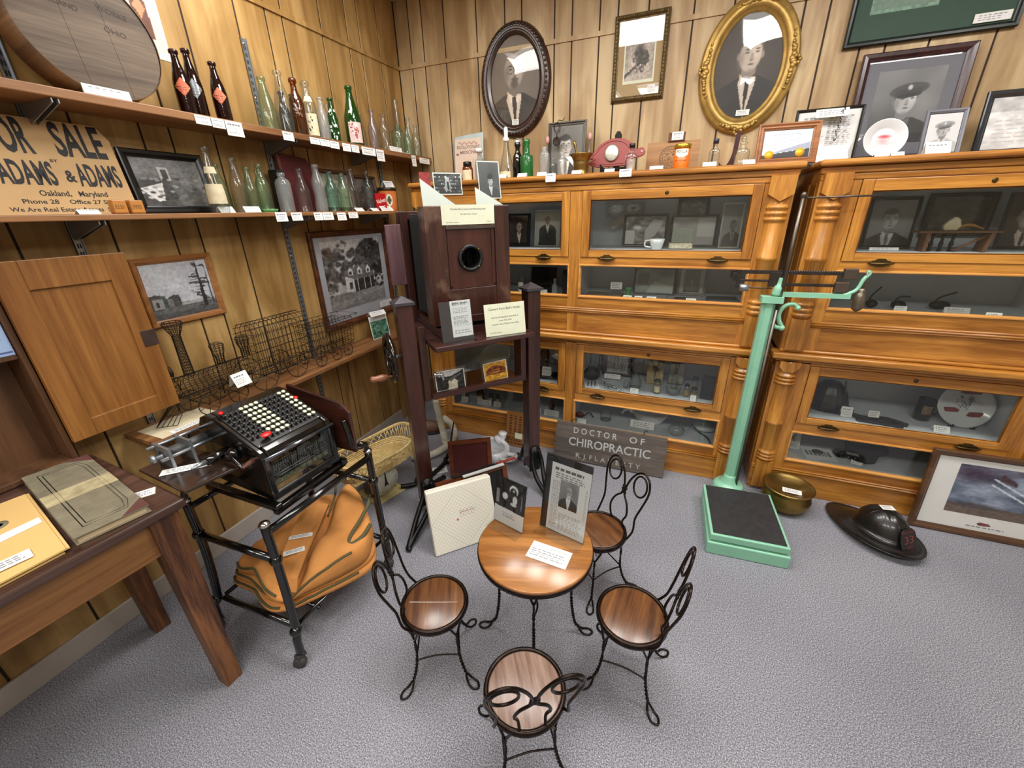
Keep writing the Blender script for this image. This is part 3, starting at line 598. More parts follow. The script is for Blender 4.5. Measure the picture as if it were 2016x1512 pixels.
# ================================================================ studio camera and its mounting stand
ST = (-0.915, 1.722, 0); SR = 49.0
s = thing('camera_stand', 'tall dark mahogany stand with iron feet holding the box camera', 'stand', ST, SR)
for x in (-0.325, 0.325):
    m = MB(); m.box((x - 0.036, -0.036, 0.09), (x + 0.036, 0.036, 1.135)); m.build('post', MAHZ, s, 0.003)
    m = MB(); m.box((x - 0.046, -0.046, 1.135), (x + 0.046, 0.046, 1.147)); m.hexa([(x - 0.042, -0.042, 1.147), (x + 0.042, -0.042, 1.147), (x + 0.042, 0.042, 1.147), (x - 0.042, 0.042, 1.147)], [(x - 0.002, -0.002, 1.172), (x + 0.002, -0.002, 1.172), (x + 0.002, 0.002, 1.172), (x - 0.002, 0.002, 1.172)]); m.build('post_cap', plain('dark_slate_cap', (0.24, 0.22, 0.24), 0.3, coat=0.3), s)
    m = MB()
    tx = -0.165 if x < 0 else -0.03
    for s1 in (-1, 1):
        for o in (-0.030, 0.030):
            m.tube(sp([(x + o * 0.6, s1 * 0.044, 0.21), (x + o, s1 * 0.062, 0.15), (x + o * 0.8 + tx * -0.4 * s1, s1 * 0.12, 0.075), (x + tx * -0.85 * s1 + o * 0.2, s1 * 0.205, 0.030), (x - tx * s1, s1 * 0.232, 0.014)], 6), [0.013] * 18 + [0.014] * 7, 8)
        m.push(Tr(x, s1 * 0.040, 0.20) @ Rx(90)); m.lathe([(0.036, -0.006), (0.036, 0.006), (0.018, 0.010), (0.016, 0.016), (0.0001, 0.018)], 18); m.pop()
        m.box((x - 0.034, s1 * 0.037 - 0.004, 0.07), (x + 0.034, s1 * 0.037 + 0.004, 0.20)); m.ball((x - tx * s1, s1 * 0.236, 0.013), (0.016, 0.022, 0.013))
    m.build('iron_foot', IRON, s)
m = MB(); m.box((-0.245, -0.178, 0.945), (0.245, 0.42, 0.967)); m.build('tray_board', MAHX, s, 0.003)
for x in (-0.262, 0.262): MB().box((x - 0.016, -0.03, 0.66), (x + 0.016, 0.05, 0.945 if x > 0 else 1.03)).build('slide_rail', MAHZ, s, 0.003)
m = MB(); m.box((-0.246, -0.052, 0.672), (0.246, -0.030, 0.700)); m.box((-0.246, -0.03, 0.672), (0.246, 0.20, 0.684)); m.build('lower_tray', MAHX, s, 0.002)
m = MB(); m.push(Tr(-0.361, 0, 0.90) @ Ry(-90)); m.lathe([(0.010, 0), (0.010, 0.05), (0.0001, 0.052)], 12); m.build('axle', STEEL, s); m = MB(); m.push(Tr(-0.41, 0, 0.90) @ Ry(90))
m.tube([(0.105 * math.cos(R(a)), 0.105 * math.sin(R(a)), 0) for a in range(0, 360, 12)], 0.0115, 8, True); m.lathe([(0.022, -0.012), (0.026, 0), (0.022, 0.012)], 14)
for a in (20, 110, 200, 290): m.tube([(0.02 * math.cos(R(a)), 0.02 * math.sin(R(a)), 0), (0.10 * math.cos(R(a)), 0.10 * math.sin(R(a)), 0)], 0.007, 6)
w = m.build('crank_wheel', BLACK, s)
m = MB(); m.push(Tr(-0.42, -0.05, 0.83) @ Ry(-90)); m.lathe([(0.005, 0), (0.005, 0.02), (0.012, 0.022), (0.017, 0.045), (0.013, 0.075), (0.016, 0.088), (0.008, 0.096), (0.0001, 0.098)], 16); m.build('wheel_knob', wood('turned_knob', (0.55, 0.36, 0.25), (0.40, 0.22, 0.14), 'x', 0.35), w)
m = MB(); m.tube(sp([(-0.225, -0.05, 0.79), (-0.20, -0.06, 0.80), (-0.19, -0.065, 0.77)], 4), 0.008, 8); m.ball((-0.225, -0.055, 0.80), 0.012); m.build('wing_nut', CHROME, s)

c = thing('box_camera', 'dark mahogany box camera with round black lens ring on the stand', 'camera', ST, SR)
ZB = 0.9675
m = MB(); m.box((-0.195, -0.020, ZB + 0.05), (-0.105, 0.06, 1.528)); m.box((0.128, -0.020, ZB + 0.05), (0.20, 0.06, 1.528)); m.box((-0.105, -0.018, 1.445), (0.128, 0.06, 1.528)); m.box((-0.105, -0.018, ZB + 0.05), (0.128, 0.06, 1.178)); m.box((-0.195, 0.05, ZB + 0.04), (0.20, 0.075, 1.528)); m.build('front_standard', MAHW, c, 0.002)
m = MB(); n = 40; cx_, cz_ = 0.004, 1.311; vs = []
for y in (-0.012, 0.02):
    for j in range(n):
        a = 2 * PI * j / n; ca, sa = math.cos(a), math.sin(a); k = min((0.124 if ca > 0 else 0.109) / max(1e-6, abs(ca)), (0.134 if sa > 0 else 0.133) / max(1e-6, abs(sa))); vs += [(cx_ + 0.047 * ca, y, cz_ + 0.047 * sa), (cx_ + k * ca, y, cz_ + k * sa)]
fs = [(2 * j, 2 * j + 1, 2 * ((j + 1) % n) + 1, 2 * ((j + 1) % n)) for j in range(n)]; fs += [tuple(2 * n + i for i in reversed(f)) for f in fs]; m.add(vs, fs)
m.box((-0.100, -0.0155, 1.183), (-0.088, -0.012, 1.44)); m.box((0.110, -0.0155, 1.183), (0.122, -0.012, 1.44)); m.box((-0.1, -0.0155, 1.180), (0.122, -0.012, 1.192)); m.build('lens_board', wood('red_mahogany', (0.32, 0.16, 0.12), (0.21, 0.10, 0.075), 'z', 0.35, 0.2, worn=0.3), c)
m = MB(); m.push(Tr(0.004, -0.012, 1.311) @ Rx(90)); m.rings([(0.046, -0.055), (0.044, 0.008), (0.047, 0.013), (0.056, 0.012), (0.060, 0.007), (0.060, 0)], 40); m.lathe([(0.047, -0.052), (0.0001, -0.052)], 30, 1); m.pop(); m.build('lens_ring', [plain('matt_black_tube', 0.06, 0.5), DARK], c)  # added dark end disc stands in for the shade inside the tube
m = MB()
for a in (45, 135, 225, 315): m.push(Tr(0.004 + 0.053 * math.cos(R(a)), -0.025, 1.311 + 0.053 * math.sin(R(a))) @ Rx(90)); m.lathe([(0.0035, 0), (0.003, 0.001), (0.0001, 0.0015)], 8); m.pop()
for x in (-0.095, -0.04, 0.01, 0.06, 0.115): m.push(Tr(x, -0.0215, 1.4475) @ Rx(90)); m.lathe([(0.003, 0), (0.0025, 0.001), (0.0001, 0.0013)], 8); m.pop()
m.build('screw', BRASS, c)
MB().box((-0.105, -0.0215, 1.436), (0.128, -0.018, 1.458)).build('metal_strip', plain('tarnished_strip', (0.36, 0.31, 0.29), 0.4, 0.6), c)
m = MB(); m.box((-0.18, -0.10, ZB), (-0.15, 0.40, ZB + 0.04)); m.box((0.155, -0.05, ZB), (0.185, 0.40, ZB + 0.04)); m.box((-0.15, -0.02, ZB), (0.155, 0.36, ZB + 0.03)); m.box((-0.08, -0.024, ZB + 0.052), (0.08, -0.018, ZB + 0.085)); m.build('bed_rail', MAHX, c, 0.002)
m = MB(); n = 13                                                        # pleated bellows
P = []
for i in range(2 * n + 1):
    y = 0.075 + 0.255 * i / (2 * n); k = 0.012 if i % 2 else 0.0; w_ = 0.165 + 0.004 * i / n - k; P.append([(-w_ + 0.002, y, ZB + 0.065 + k), (w_, y, ZB + 0.065 + k), (w_, y, 1.50 - k), (-w_ + 0.002, y, 1.50 - k)])
m.add([q for r_ in P for q in r_], [(i * 4 + j, i * 4 + (j + 1) % 4, i * 4 + 4 + (j + 1) % 4, i * 4 + 4 + j) for i in range(2 * n) for j in range(4)]); m.build('bellows', plain('black_bellows_cloth', 0.11, 0.8, bump=0.3), c)
m = MB()
for a, b, y0, y1 in ((-0.215, 0.215, 0.33, 0.352), (-0.225, 0.225, 0.36, 0.385), (-0.21, 0.21, 0.392, 0.42)):
    m.box((a, y0, ZB + 0.02), (a + 0.035, y1, 1.512)); m.box((b - 0.035, y0, ZB + 0.02), (b, y1, 1.512)); m.box((a + 0.035, y0, 1.475), (b - 0.035, y1, 1.512)); m.box((a + 0.035, y0, ZB + 0.02), (b - 0.035, y1, ZB + 0.06))
m.box((-0.19, 0.392, ZB + 0.04), (0.19, 0.40, 1.49)); m.build('rear_standard', MAHZ, c, 0.002)
m = MB(); m.box((-0.292, 0.34, 1.165), (-0.215, 0.356, 1.455)); m.build('plate_slide', wood('faded_mahogany', (0.45, 0.33, 0.35), (0.33, 0.22, 0.24), 'z', 0.4), c, 0.002)
def at_stand(x, y, z): a = R(SR); return (ST[0] + x * math.cos(a) - y * math.sin(a), ST[1] + x * math.sin(a) + y * math.cos(a), z)
# the large card on the front, and the acrylic stands above and below
t = thing('camera_card', 'cream title card taped to the top edge of the box camera', 'label card', at_stand(0.0025, -0.0225, 1.497), SR)
MB().box((-0.123, -0.0008, -0.044), (0.123, 0, 0.036)).build('card', CREAM, t)
m = MB(); m.text('Wooden Box Camera and Mounting Stand', 0.0078, 0, 0.018, -0.001, 0, 0.88); m.text('From Bell Studio, Oakland', 0.0056, 0, -0.002, -0.001, 0, 0.95); m.text('Gift: Wilma Calhoun', 0.0052, -0.075, -0.034, -0.001, 0, 0.95); m.text('97.20.1-2', 0.005, 0.098, -0.034, -0.001, 0); m.build('lettering', INK, t)
def wedge_photo(pic, label, x, y, Wd, Ht, px, pw, ph, pz, rz, red=False):
    t = thing('photograph_stand', label, 'picture stand', at_stand(x, y, 1.5285), SR + rz)
    m = MB(); m.push(Rx(-8)); m.box((-Wd / 2, -0.0012, 0), (Wd / 2, 0, Ht)); m.pop(); m.box((-Wd / 2, -0.0012, 0.0), (Wd / 2, 0.05, 0.002)); m.build('acrylic_holder', ACRYL, t)
    M = Rx(-8)
    m = MB(); m.push(M @ Tr(0, 0.0006, 0)); m.add([(-Wd / 2, 0, 0.002), (Wd * 0.30 if red else Wd * 0.48, 0, 0.002), (-Wd / 2, 0, Ht * (0.80 if red else 0.40))], [(0, 1, 2)]); m.pop(); m.build('caption_corner', WHITE, t)
    if red: MB().push(M @ Tr(0, 0.0007, 0)).add([(-Wd / 2, 0, Ht * 0.80), (-Wd / 2, 0, Ht * 0.97), (-Wd * 0.25, 0, Ht * 0.97), (-Wd * 0.25, 0, Ht * 0.52)], [(0, 1, 2, 3)]).build('red_print', plain('red_print_paper', (0.66, 0.16, 0.16), 0.5, var=0.4, sc=60), t)
    MB().push(M).box((px - pw / 2 - 0.004, 0.0012, pz - ph / 2 - 0.004), (px + pw / 2 + 0.004, 0.0018, pz + ph / 2 + 0.004)).build('photo_border', WHITE, t)
    pic.mesh('print', pw, ph, t, M=M @ Tr(px, 0.0008, pz)); return t
p = Pic(80, 50, 0.22); p.noise(7, 0.25)
for k, z in enumerate((0.25, 0.45, 0.62, 0.8)): p.rect(0.05, z, 0.95, z + 0.03, 0.45, 0.8)
rg = random.Random(5)
for i in range(60): x = rg.random(); z = rg.choice((0.12, 0.3, 0.5, 0.67, 0.84)); p.ell(x, z, 0.025, 0.05, 0.3 + 0.65 * rg.random(), 0.4)
p.poly([(0.36, 0.15), (0.42, 0.75), (0.55, 0.85), (0.60, 0.4), (0.58, 0.15)], 0.75); p.ell(0.44, 0.82, 0.05, 0.1, 0.85, 0.3); p.poly([(0.47, 0.2), (0.46, 0.6), (0.54, 0.6), (0.55, 0.2)], 0.15); p.grad(0.8, 1.1)
wedge_photo(p, 'acrylic stand with a wide shop interior photograph on the box camera', -0.093, 0.01, 0.185, 0.135, 0.028, 0.118, 0.078, 0.088, 0, True)
p = portrait(Pic(56, 84, 0.35).noise(3, 0.12), 0.55, 0.46, 0.95, 0.72, 0.16, 0.28, 0.8, None); p.ell(0.55, 0.60, 0.17, 0.05, 0.2, 0.2); p.ell(0.55, 0.635, 0.12, 0.055, 0.2, 0.2)
wedge_photo(p, 'acrylic stand with a tall portrait of a man in a hat on the box camera', 0.128, 0.02, 0.135, 0.190, 0.006, 0.098, 0.145, 0.105, 0)
p = Pic(44, 80, 0.92); p.lines(0.1, 0.9, 0.84, 0.97, 1, 0.6, 2, 0.5)
for i, (a, b, n) in enumerate(((0.66, 0.82, 4), (0.3, 0.58, 8), (0.08, 0.2, 2))): p.lines(0.1, 0.92, a, b, n, 0.5, i + 3, 0.5)
t = sheet(p, 'notice_stand', 'acrylic holder with a narrow studio notice under the camera lens', 'picture stand', at_stand(-0.118, -0.125, 0.9675), SR, 8, 0.150, 0.178, bx=(0.096, 0.160, 0.024, 0.098), dark=plain('dark_backing', (0.22, 0.20, 0.22), 0.4))
m = MB().push(Rx(-8)); m.text("Bells' Studio", 0.0095, 0.024, 0.168, -0.0003, 0, 1.15); m.build('heading', GINK, t)
t = thing('camera_card', 'wide cream card naming the studio camera on the stand tray', 'label card', at_stand(0.108, -0.150, 0.9675), SR - 4)
m = MB(); m.box((-0.090, -0.03, 0), (0.090, 0.006, 0.003)); m.build('acrylic_foot', ACRYL, t)
MB().push(Rx(-8)).box((-0.1, -0.001, 0.002), (0.1, 0, 0.148)).build('card', CREAM, t)
m = MB().push(Rx(-8)); m.text("Camera from Bell's Studio", 0.0115, 0.0, 0.124, -0.0013, 0, 0.93); m.text('Used by photographer James Bell, Sr.', 0.0078, 0, 0.086, -0.0013, 0, 0.85); m.text('from 1923-1958', 0.0078, 0, 0.070, -0.0013, 0, 0.85); m.text('Location: Site of Nearly New Shop', 0.0078, 0, 0.054, -0.0013, 0, 0.88); m.text('Gift: Wilma Calhoun', 0.0055, -0.05, 0.016, -0.0013, 0, 0.9); m.build('lettering', INK, t)
p = Pic(48, 34, 0.16).noise(8, 0.25); p.poly([(0.4, 0), (0.42, 0.45), (0.6, 0.6), (0.75, 0.4), (0.72, 0)], (0.82, 0.80, 0.70)); p.poly([(0.1, 0.75), (0.5, 0.7), (0.95, 0.95), (0.95, 1), (0.1, 1)], 0.75); p.poly([(0.42, 0.55), (0.9, 0.85), (0.92, 0.75), (0.5, 0.42)], 0.32); p.noise(20, 0.2)
def small_photo(p, label, x, rz, Wd, Ht):
    t = thing('postcard', label, 'photograph', at_stand(x, -0.005, 0.6845), SR + rz); MB().push(Rx(-12)).box((-Wd / 2, 0, 0), (Wd / 2, 0.0012, Ht)).build('card', WHITE, t); p.mesh('print', Wd - 0.008, Ht - 0.008, t, M=Rx(-12) @ Tr(0, -0.0004, Ht / 2))
    MB().push(Rx(-12)).box((-Wd / 2 - 0.01, 0.003, 0), (Wd / 2 + 0.01, 0.0042, Ht + 0.012)).build('acrylic_holder', ACRYL, t); return t
small_photo(p, 'black and white snapshot of a path on the lower stand tray', -0.135, -3, 0.150, 0.100)
p = Pic(48, 34, (0.85, 0.62, 0.22)); p.poly([(0.05, 0.35), (0.1, 0.65), (0.45, 0.85), (0.75, 0.75), (0.95, 0.6), (0.95, 0.3)], (0.5, 0.26, 0.1)); p.rect(0, 0, 1, 0.28, (0.86, 0.64, 0.20)); p.noise(14, 0.3); p.rect(0.3, 0.55, 0.7, 0.6, (0.8, 0.55, 0.25)); p.rect(0.3, 0.42, 0.7, 0.46, (0.8, 0.55, 0.25))
small_photo(p, 'sepia orange postcard of a building on the lower stand tray', 0.115, 6, 0.140, 0.100)

# ================================================================ adding machine on its stand
sd = thing('machine_stand', 'black tubular stand on casters carrying the adding machine', 'stand', (0, 0, 0))
LG = {'a': (-1.113, 0.632), 'b': (-1.098, 1.092), 'c': (-1.478, 0.620), 'd': (-1.470, 1.080)}
for k, (x, y) in LG.items():
    ox, oy = (0.012 if k in 'ab' else -0.045), (-0.025 if k in 'ac' else 0.0)
    m = MB(); m.tube(sp([(x, y, 0.615), (x, y, 0.40), (x + ox * 0.5, y + oy * 0.4, 0.17), (x + ox * 0.9, y + oy * 0.9, 0.12), (x + ox, y + oy, 0.055)], 5), 0.0145, 10)
    m.lathe([(0.001, 0)], 3) if False else None
    for z in (0.155, 0.47): m.ball((x + (ox * 0.6 if z < 0.3 else 0), y + (oy * 0.6 if z < 0.3 else 0), z), 0.021)
    lg = m.build('leg', BLACK, sd)
    m = MB(); m.push(Tr(x + ox, y + oy - 0.012, 0.023) @ Rz(30) @ Rx(90)); m.lathe([(0.006, -0.011), (0.022, -0.010), (0.023, 0), (0.022, 0.010), (0.006, 0.011)], 18); m.pop(); m.box((x + ox - 0.012, y + oy - 0.02, 0.04), (x + ox + 0.012, y + oy + 0.012, 0.058)); m.build('caster', plain('dusty_rubber', (0.26, 0.25, 0.25), 0.6, 0.1), lg)
    if k != 'd': m = MB(); m.push(Tr(x, y, 0.612)); m.lathe([(0.0165, 0), (0.018, 0.006), (0.013, 0.013), (0.0001, 0.016)], 18); m.pop(); m.build('knob', CHROME, lg)
def bar(p, q, r=0.011, nm='rail'): MB().tube([p, q], r, 9).build(nm, BLACK, sd)
L3 = lambda k, z: (*LG[k], z)
bar(L3('a', 0.585), L3('b', 0.585), 0.013); bar(L3('c', 0.585), L3('d', 0.585)); bar(L3('a', 0.47), L3('c', 0.47), 0.013); bar(L3('b', 0.47), L3('d', 0.47)); bar(L3('a', 0.155), L3('c', 0.155)); bar(L3('b', 0.155), L3('d', 0.155))
for y in (0.72, 0.83, 0.94): bar((-1.49, y, 0.148), (-1.10, y, 0.148), 0.008, 'lower_bar')
bar((-1.12, 0.63, 0.155), (-1.10, 1.09, 0.155), 0.008, 'lower_bar'); bar((-1.49, 0.63, 0.155), (-1.49, 1.09, 0.155), 0.008, 'lower_bar')
m = MB(); m.box((-1.48, 0.69, 0.612), (-1.125, 0.715, 0.636)); m.box((-1.48, 0.975, 0.612), (-1.115, 1.0, 0.636)); m.box((-1.15, 0.69, 0.60), (-1.125, 1.0, 0.625)); m.build('support_frame', BLACK, sd, 0.004)
m = MB(); m.hexa([(-1.515, 0.553, 0.768), (-1.252, 0.531, 0.768), (-1.222, 0.700, 0.768), (-1.50, 0.703, 0.768)], [(-1.515, 0.553, 0.777), (-1.252, 0.531, 0.777), (-1.222, 0.700, 0.777), (-1.50, 0.703, 0.777)]); m.build('side_leaf', wood('dark_leaf', (0.21, 0.15, 0.12), (0.13, 0.09, 0.07), 'x', 0.16, 0.7), sd, 0.002)
m = MB(); m.prism([(-1.37, 0.67), (-1.37, 0.905), (-1.11, 0.862), (-1.075, 0.83), (-1.075, 0.66)], 1.012, 1.024, 'xz'); m.build('side_leaf', wood('leaf_mahogany', (0.30, 0.16, 0.12), (0.18, 0.09, 0.07), 'x', 0.25, 0.5), sd, 0.002)
m = MB(); m.tube(sp([(-1.10, 1.005, 0.80), (-1.085, 1.0, 0.75), (-1.085, 1.01, 0.69), (-1.09, 1.05, 0.665), (-1.098, 1.085, 0.65), (-1.098, 1.09, 0.61)], 6), 0.011, 8); m.ball((-1.095, 1.06, 0.662), 0.017); m.build('leaf_arm', BLACK, sd)
m = MB(); m.tube(sp([(-1.30, 0.60, 0.765), (-1.38, 0.615, 0.72), (-1.46, 0.62, 0.66), (-1.478, 0.62, 0.60)], 5), 0.011, 8); m.push(Tr(-1.33, 0.62, 0.745)); m.lathe([(0.028, 0), (0.03, 0.01), (0.028, 0.022)], 16); m.pop(); m.build('leaf_arm', BLACK, sd)

am = thing('adding_machine', 'black antique adding machine with rows of round keys and glass front', 'adding machine', (-1.146, 0.706, 0.637), 85.6)
AW, AD = 0.272, 0.335
pf = [(0.012, 0.0), (0.0, 0.012), (0.004, 0.155), (0.016, 0.178), (0.030, 0.184), (0.225, 0.262), (0.262, 0.266), (0.30, 0.250), (0.325, 0.215), (AD, 0.16), (AD, 0.0)]
m = MB(); m.prism([(0.0, 0.0), (0.0, 0.028), (0.012, 0.032), (0.012, 0.0)], 0, AW, 'yz')
for a, b in ((0.0, 0.022), (AW - 0.022, AW)): m.prism(pf, a, b, 'yz')
m.prism([(0.006, 0.15), (0.016, 0.178), (0.030, 0.184), (0.225, 0.262), (0.262, 0.266), (0.30, 0.25), (0.325, 0.215), (AD, 0.16), (AD, 0.0), (0.10, 0.0), (0.10, 0.15)], 0.022, AW - 0.022, 'yz'); m.build('body', BLACK, am, 0.006, 3)
m = MB(); rg = random.Random(3)
for i in range(26):
    x = 0.03 + i * 0.0084; h = 0.035 + 0.01 * math.sin(i * 0.7)
    m.box((x, 0.030, 0.045), (x + 0.003, 0.034, 0.06 + h)); m.box((x, 0.026, 0.10), (x + 0.0045, 0.03, 0.113 + 0.02 * rg.random()))
    if i % 2: m.ball((x, 0.024, 0.088 + 0.02 * rg.random()), 0.003, 0, 6, 4)
for z in (0.040, 0.068, 0.078, 0.122): m.tube([(0.025, 0.022, z), (AW - 0.025, 0.022, z)], 0.0018, 6)
m.box((0.125, 0.014, 0.122), (0.175, 0.016, 0.136)); m.build('mechanism', plain('machine_steel', (0.42, 0.42, 0.40), 0.35, 0.7, 0.3, 40), am)
m = MB()
for i in range(9): m.box((0.032 + i * 0.0235, 0.018, 0.046), (0.050 + i * 0.0235, 0.02, 0.060))
m.build('digit_windows', plain('olive_number_plate', (0.34, 0.36, 0.24), 0.5), am)
MB().box((0.022, 0.008, 0.032), (AW - 0.022, 0.010, 0.152)).build('glass_front', PANE, am)
MB().tube([(0.004, -0.003, 0.160), (AW - 0.004, -0.003, 0.160)], 0.0065, 8).build('front_bar', plain('polished_black_bar', (0.5, 0.52, 0.55), 0.15, 0.9), am)
kp = Tr(0, 0.030, 0.184) @ Rx(math.degrees(math.atan2(0.078, 0.195)))
MB().push(kp).box((0.016, 0.006, 0.0), (AW - 0.016, 0.205, 0.0035)).build('key_plate', plain('dull_black_plate', 0.08, 0.4), am, 0.002)
KB = plain('black_key', 0.12, 0.4); KW = plain('ivory_key', (0.86, 0.87, 0.74), 0.35); KR = plain('red_key', (0.80, 0.10, 0.08), 0.35)
def keymesh(mat_, r=0.0068, flat=False):
    m = MB().push(kp); m.lathe([(0.0022, 0.003), (0.0022, 0.012), (r, 0.0125), (r * 1.03, 0.0145), (r * 0.9, 0.0158), (0.0001, 0.0152)], 12); return m
kb, kw = None, None
for i in range(13):
    for j in range(8):
        if i in (0, 1) and j == 0: continue
        white = (3 <= i <= 6 and j > 0) or (i >= 11) or (i == 5 and j == 0) or (i in (4, 6) and j == 0)
        src = kw if white else kb
        if src is None:
            src = keymesh(None).build('key', KW if white else KB, am)
            src['label'] = 'ivory round key' if white else 'black round key'
            if white: kw = src
            else: kb = src
            k = src
        else: k = src.copy(); COL.objects.link(k); k.parent = am
        # keys sit on the sloping plate: shift along it
        px, py = 0.030 + i * 0.0177, 0.030 + j * 0.0222; k.location = (px, kp.to_3x3()[1][1] * py, kp.to_3x3()[2][1] * py)
m = MB().push(kp); m.push(Tr(0.058, 0.028, 0.018)); m.lathe([(0.004, -0.015), (0.004, 0), (0.017, 0.001), (0.018, 0.004), (0.015, 0.006), (0.0001, 0.006)], 18, sy=0.6); m.pop(); m.pop(); m.build('red_bar_key', KR, am)['label'] = 'large red oval key'
for x, y in ((0.026, 0.200), (0.250, 0.130)): m = MB().push(kp); m.push(Tr(x, y, 0)); m.lathe([(0.002, 0.003), (0.002, 0.014), (0.008, 0.015), (0.008, 0.018), (0.0001, 0.019)], 12); m.build('red_key', KR, am)['label'] = 'small red round key'
m = MB().push(kp)
for x, y in ((0.024, 0.012), (0.135, 0.012), (0.248, 0.012)): m.push(Tr(x, y, 0.0035)); m.lathe([(0.003, 0), (0.002, 0.001), (0.0001, 0.0012)], 8); m.pop()
m.build('screw', CHROME, am)
m = MB(); m.tube([(-0.13, 0.30, 0.175), (0.03, 0.30, 0.175)], 0.019, 14); m.build('platen_roller', plain('grey_rubber_roller', (0.27, 0.27, 0.27), 0.5), am)
m = MB()
for y, z, r in ((0.262, 0.178, 0.006), (0.335, 0.20, 0.006), (0.30, 0.175, 0.008)): m.tube([(-0.15, y, z), (0.03, y, z)], r, 8)
for x in (-0.13, -0.07): m.box((x, 0.25, 0.13), (x + 0.008, 0.345, 0.21))
m.ball((-0.155, 0.30, 0.175), (0.010, 0.016, 0.016)); m.build('carriage', STEEL, am)
m = MB(); m.push(Tr(-0.001, 0.14, 0.155) @ Ry(-90)); m.lathe([(0.025, 0), (0.022, 0.012), (0.012, 0.03)], 16); m.pop(); m.tube(sp([(-0.03, 0.14, 0.155), (-0.036, 0.10, 0.165), (-0.038, 0.065, 0.150), (-0.038, 0.052, 0.142)], 5), [0.009] * 6 + [0.007] * 6 + [0.0055] * 4, 8); ck = m.build('crank', BLACK, am)
m = MB(); m.push(Tr(-0.038, 0.052, 0.142) @ Ry(80)); m.lathe([(0.006, 0), (0.006, 0.006), (0.0085, 0.02), (0.010, 0.045), (0.007, 0.056), (0.0001, 0.058)], 12); m.build('crank_handle', wood('crank_wood', (0.40, 0.26, 0.22), (0.28, 0.16, 0.13), 'x', 0.3), ck)
m = MB(); m.tube([(-0.005, 0.17, 0.16), (-0.08, 0.16, 0.162)], [0.016, 0.013], 12); m.build('side_spindle', BLACK, am); MB().tube([(-0.08, 0.16, 0.162), (-0.125, 0.153, 0.164)], [0.009, 0.003], 10).build('spindle_tip', STEEL, am)
def flat_card(nm, label, cx, cy, z, rz, w, h, seed=1, n=3, mat_=None, tilt=0, group=None):
    t = thing(nm, label, 'label card', (cx, cy, z), rz, group, rx=tilt); MB().box((-w / 2, -h / 2, 0), (w / 2, h / 2, 0.0007)).build('card', mat_ or WHITE, t)
    p = Pic(64, 26, 0.93); p.lines(0.08, 0.92, 0.15, 0.9, n, 0.4, seed, 0.5); p.mesh('print', w - 0.006, h - 0.004, t, M=Tr(0, 0, 0.0009) @ Rx(-90)); return t
flat_card('label_card', 'long white label card lying on the dark leaf beside the adding machine', -1.372, 0.612, 0.7785, 46, 0.135, 0.036, 4)

# folded canvas bag on the lower rack
CANV = plain('orange_canvas', (0.80, 0.54, 0.28), 0.85, 0, 0.12, 9, 0.35); BIND = plain('olive_binding', (0.34, 0.32, 0.20), 0.8)
bag = thing('canvas_bag', 'orange tan canvas bag folded up on the rack under the adding machine', 'bag', (0, 0, 0.010))
cx, cy = -1.26, 0.91
def bagsheet(nm, ctrl, zb, zt, k, seed, lump):
    ol = sp([(x, y, 0) for x, y in ctrl], 7, True); n = len(ol); rings = [(0.96, 0.0), (1.0, 0.30), (1.005, 0.62), (0.985, 0.86), (0.94, 0.98), (0.86, 1.02), (0.74, 1.03), (0.60, 1.02), (0.45, 1.02), (0.30, 1.0), (0.15, 1.0), (0.02, 1.0)]; N = vnoise(64, 64, 5, 5, seed); N2 = vnoise(64, 64, 17, 17, seed + 1); E = vnoise(2, n, 1, 11, seed + 2)[0]; vs = []
    for s_, t_ in rings:
        for q_, p in enumerate(ol):
            ks = s_ * k * (1 + (E[q_] - 0.5) * 0.05); x, y = cx + (p.x - cx) * ks, cy + (p.y - cy) * ks; u, v = int(63 * min(1, max(0, (x + 1.6) / 0.7))), int(63 * min(1, max(0, (y - 0.55) / 0.7)))
            dl = (x + 1.155) * 0.924 + (y - 0.66) * 0.383; ridge = 1 - abs(N[u, v] * 2 - 1)       # distance from the valley beside the flap
            h = (zt - zb) * t_ + lump * t_ * ((ridge - 0.5) * 0.05 - 0.030 * math.exp(-(dl / 0.022) ** 2) + 0.055 * min(1, max(0, dl / 0.06)) * min(1, max(0, (y - 0.62) / 0.25)) + 0.05 * min(1, max(0, (y - 0.88) / 0.2))) + (N2[u, v] - 0.5) * 0.014 * t_
            vs.append((x, y, zb + h))
    r_ = len(rings); fs = [(a * n + b, a * n + (b + 1) % n, (a + 1) * n + (b + 1) % n, (a + 1) * n + b) for a in range(r_ - 1) for b in range(n)] + [tuple(range(n - 1, -1, -1)), tuple((r_ - 1) * n + b for b in range(n))]
    o = MB().add(vs, fs, 0, True).build(nm, CANV, bag)
    e = [Vector(vs[3 * n + b]) + Vector((0, 0, 0.001)) for b in range(n)]
    for a, b in ((0.02, 0.26), (0.30, 0.46)): 
        q = MB().tube(e[int(a * n):int(b * n)], 0.0048, 6).build('binding', BIND, bag); q['label'] = 'dark olive binding'
    return o
bagsheet('bottom_fold', [(-1.505, 0.70), (-1.36, 0.655), (-1.215, 0.628), (-1.13, 0.70), (-1.02, 0.89), (-1.045, 0.985), (-1.14, 1.065), (-1.30, 1.14), (-1.445, 1.035)], 0.158, 0.186, 0.985, 4, 0.15)
bagsheet('middle_fold', [(-1.515, 0.705), (-1.37, 0.665), (-1.23, 0.640), (-1.14, 0.71), (-1.025, 0.88), (-1.045, 0.99), (-1.14, 1.07), (-1.31, 1.14), (-1.45, 1.03)], 0.186, 0.212, 0.97, 14, 0.2)
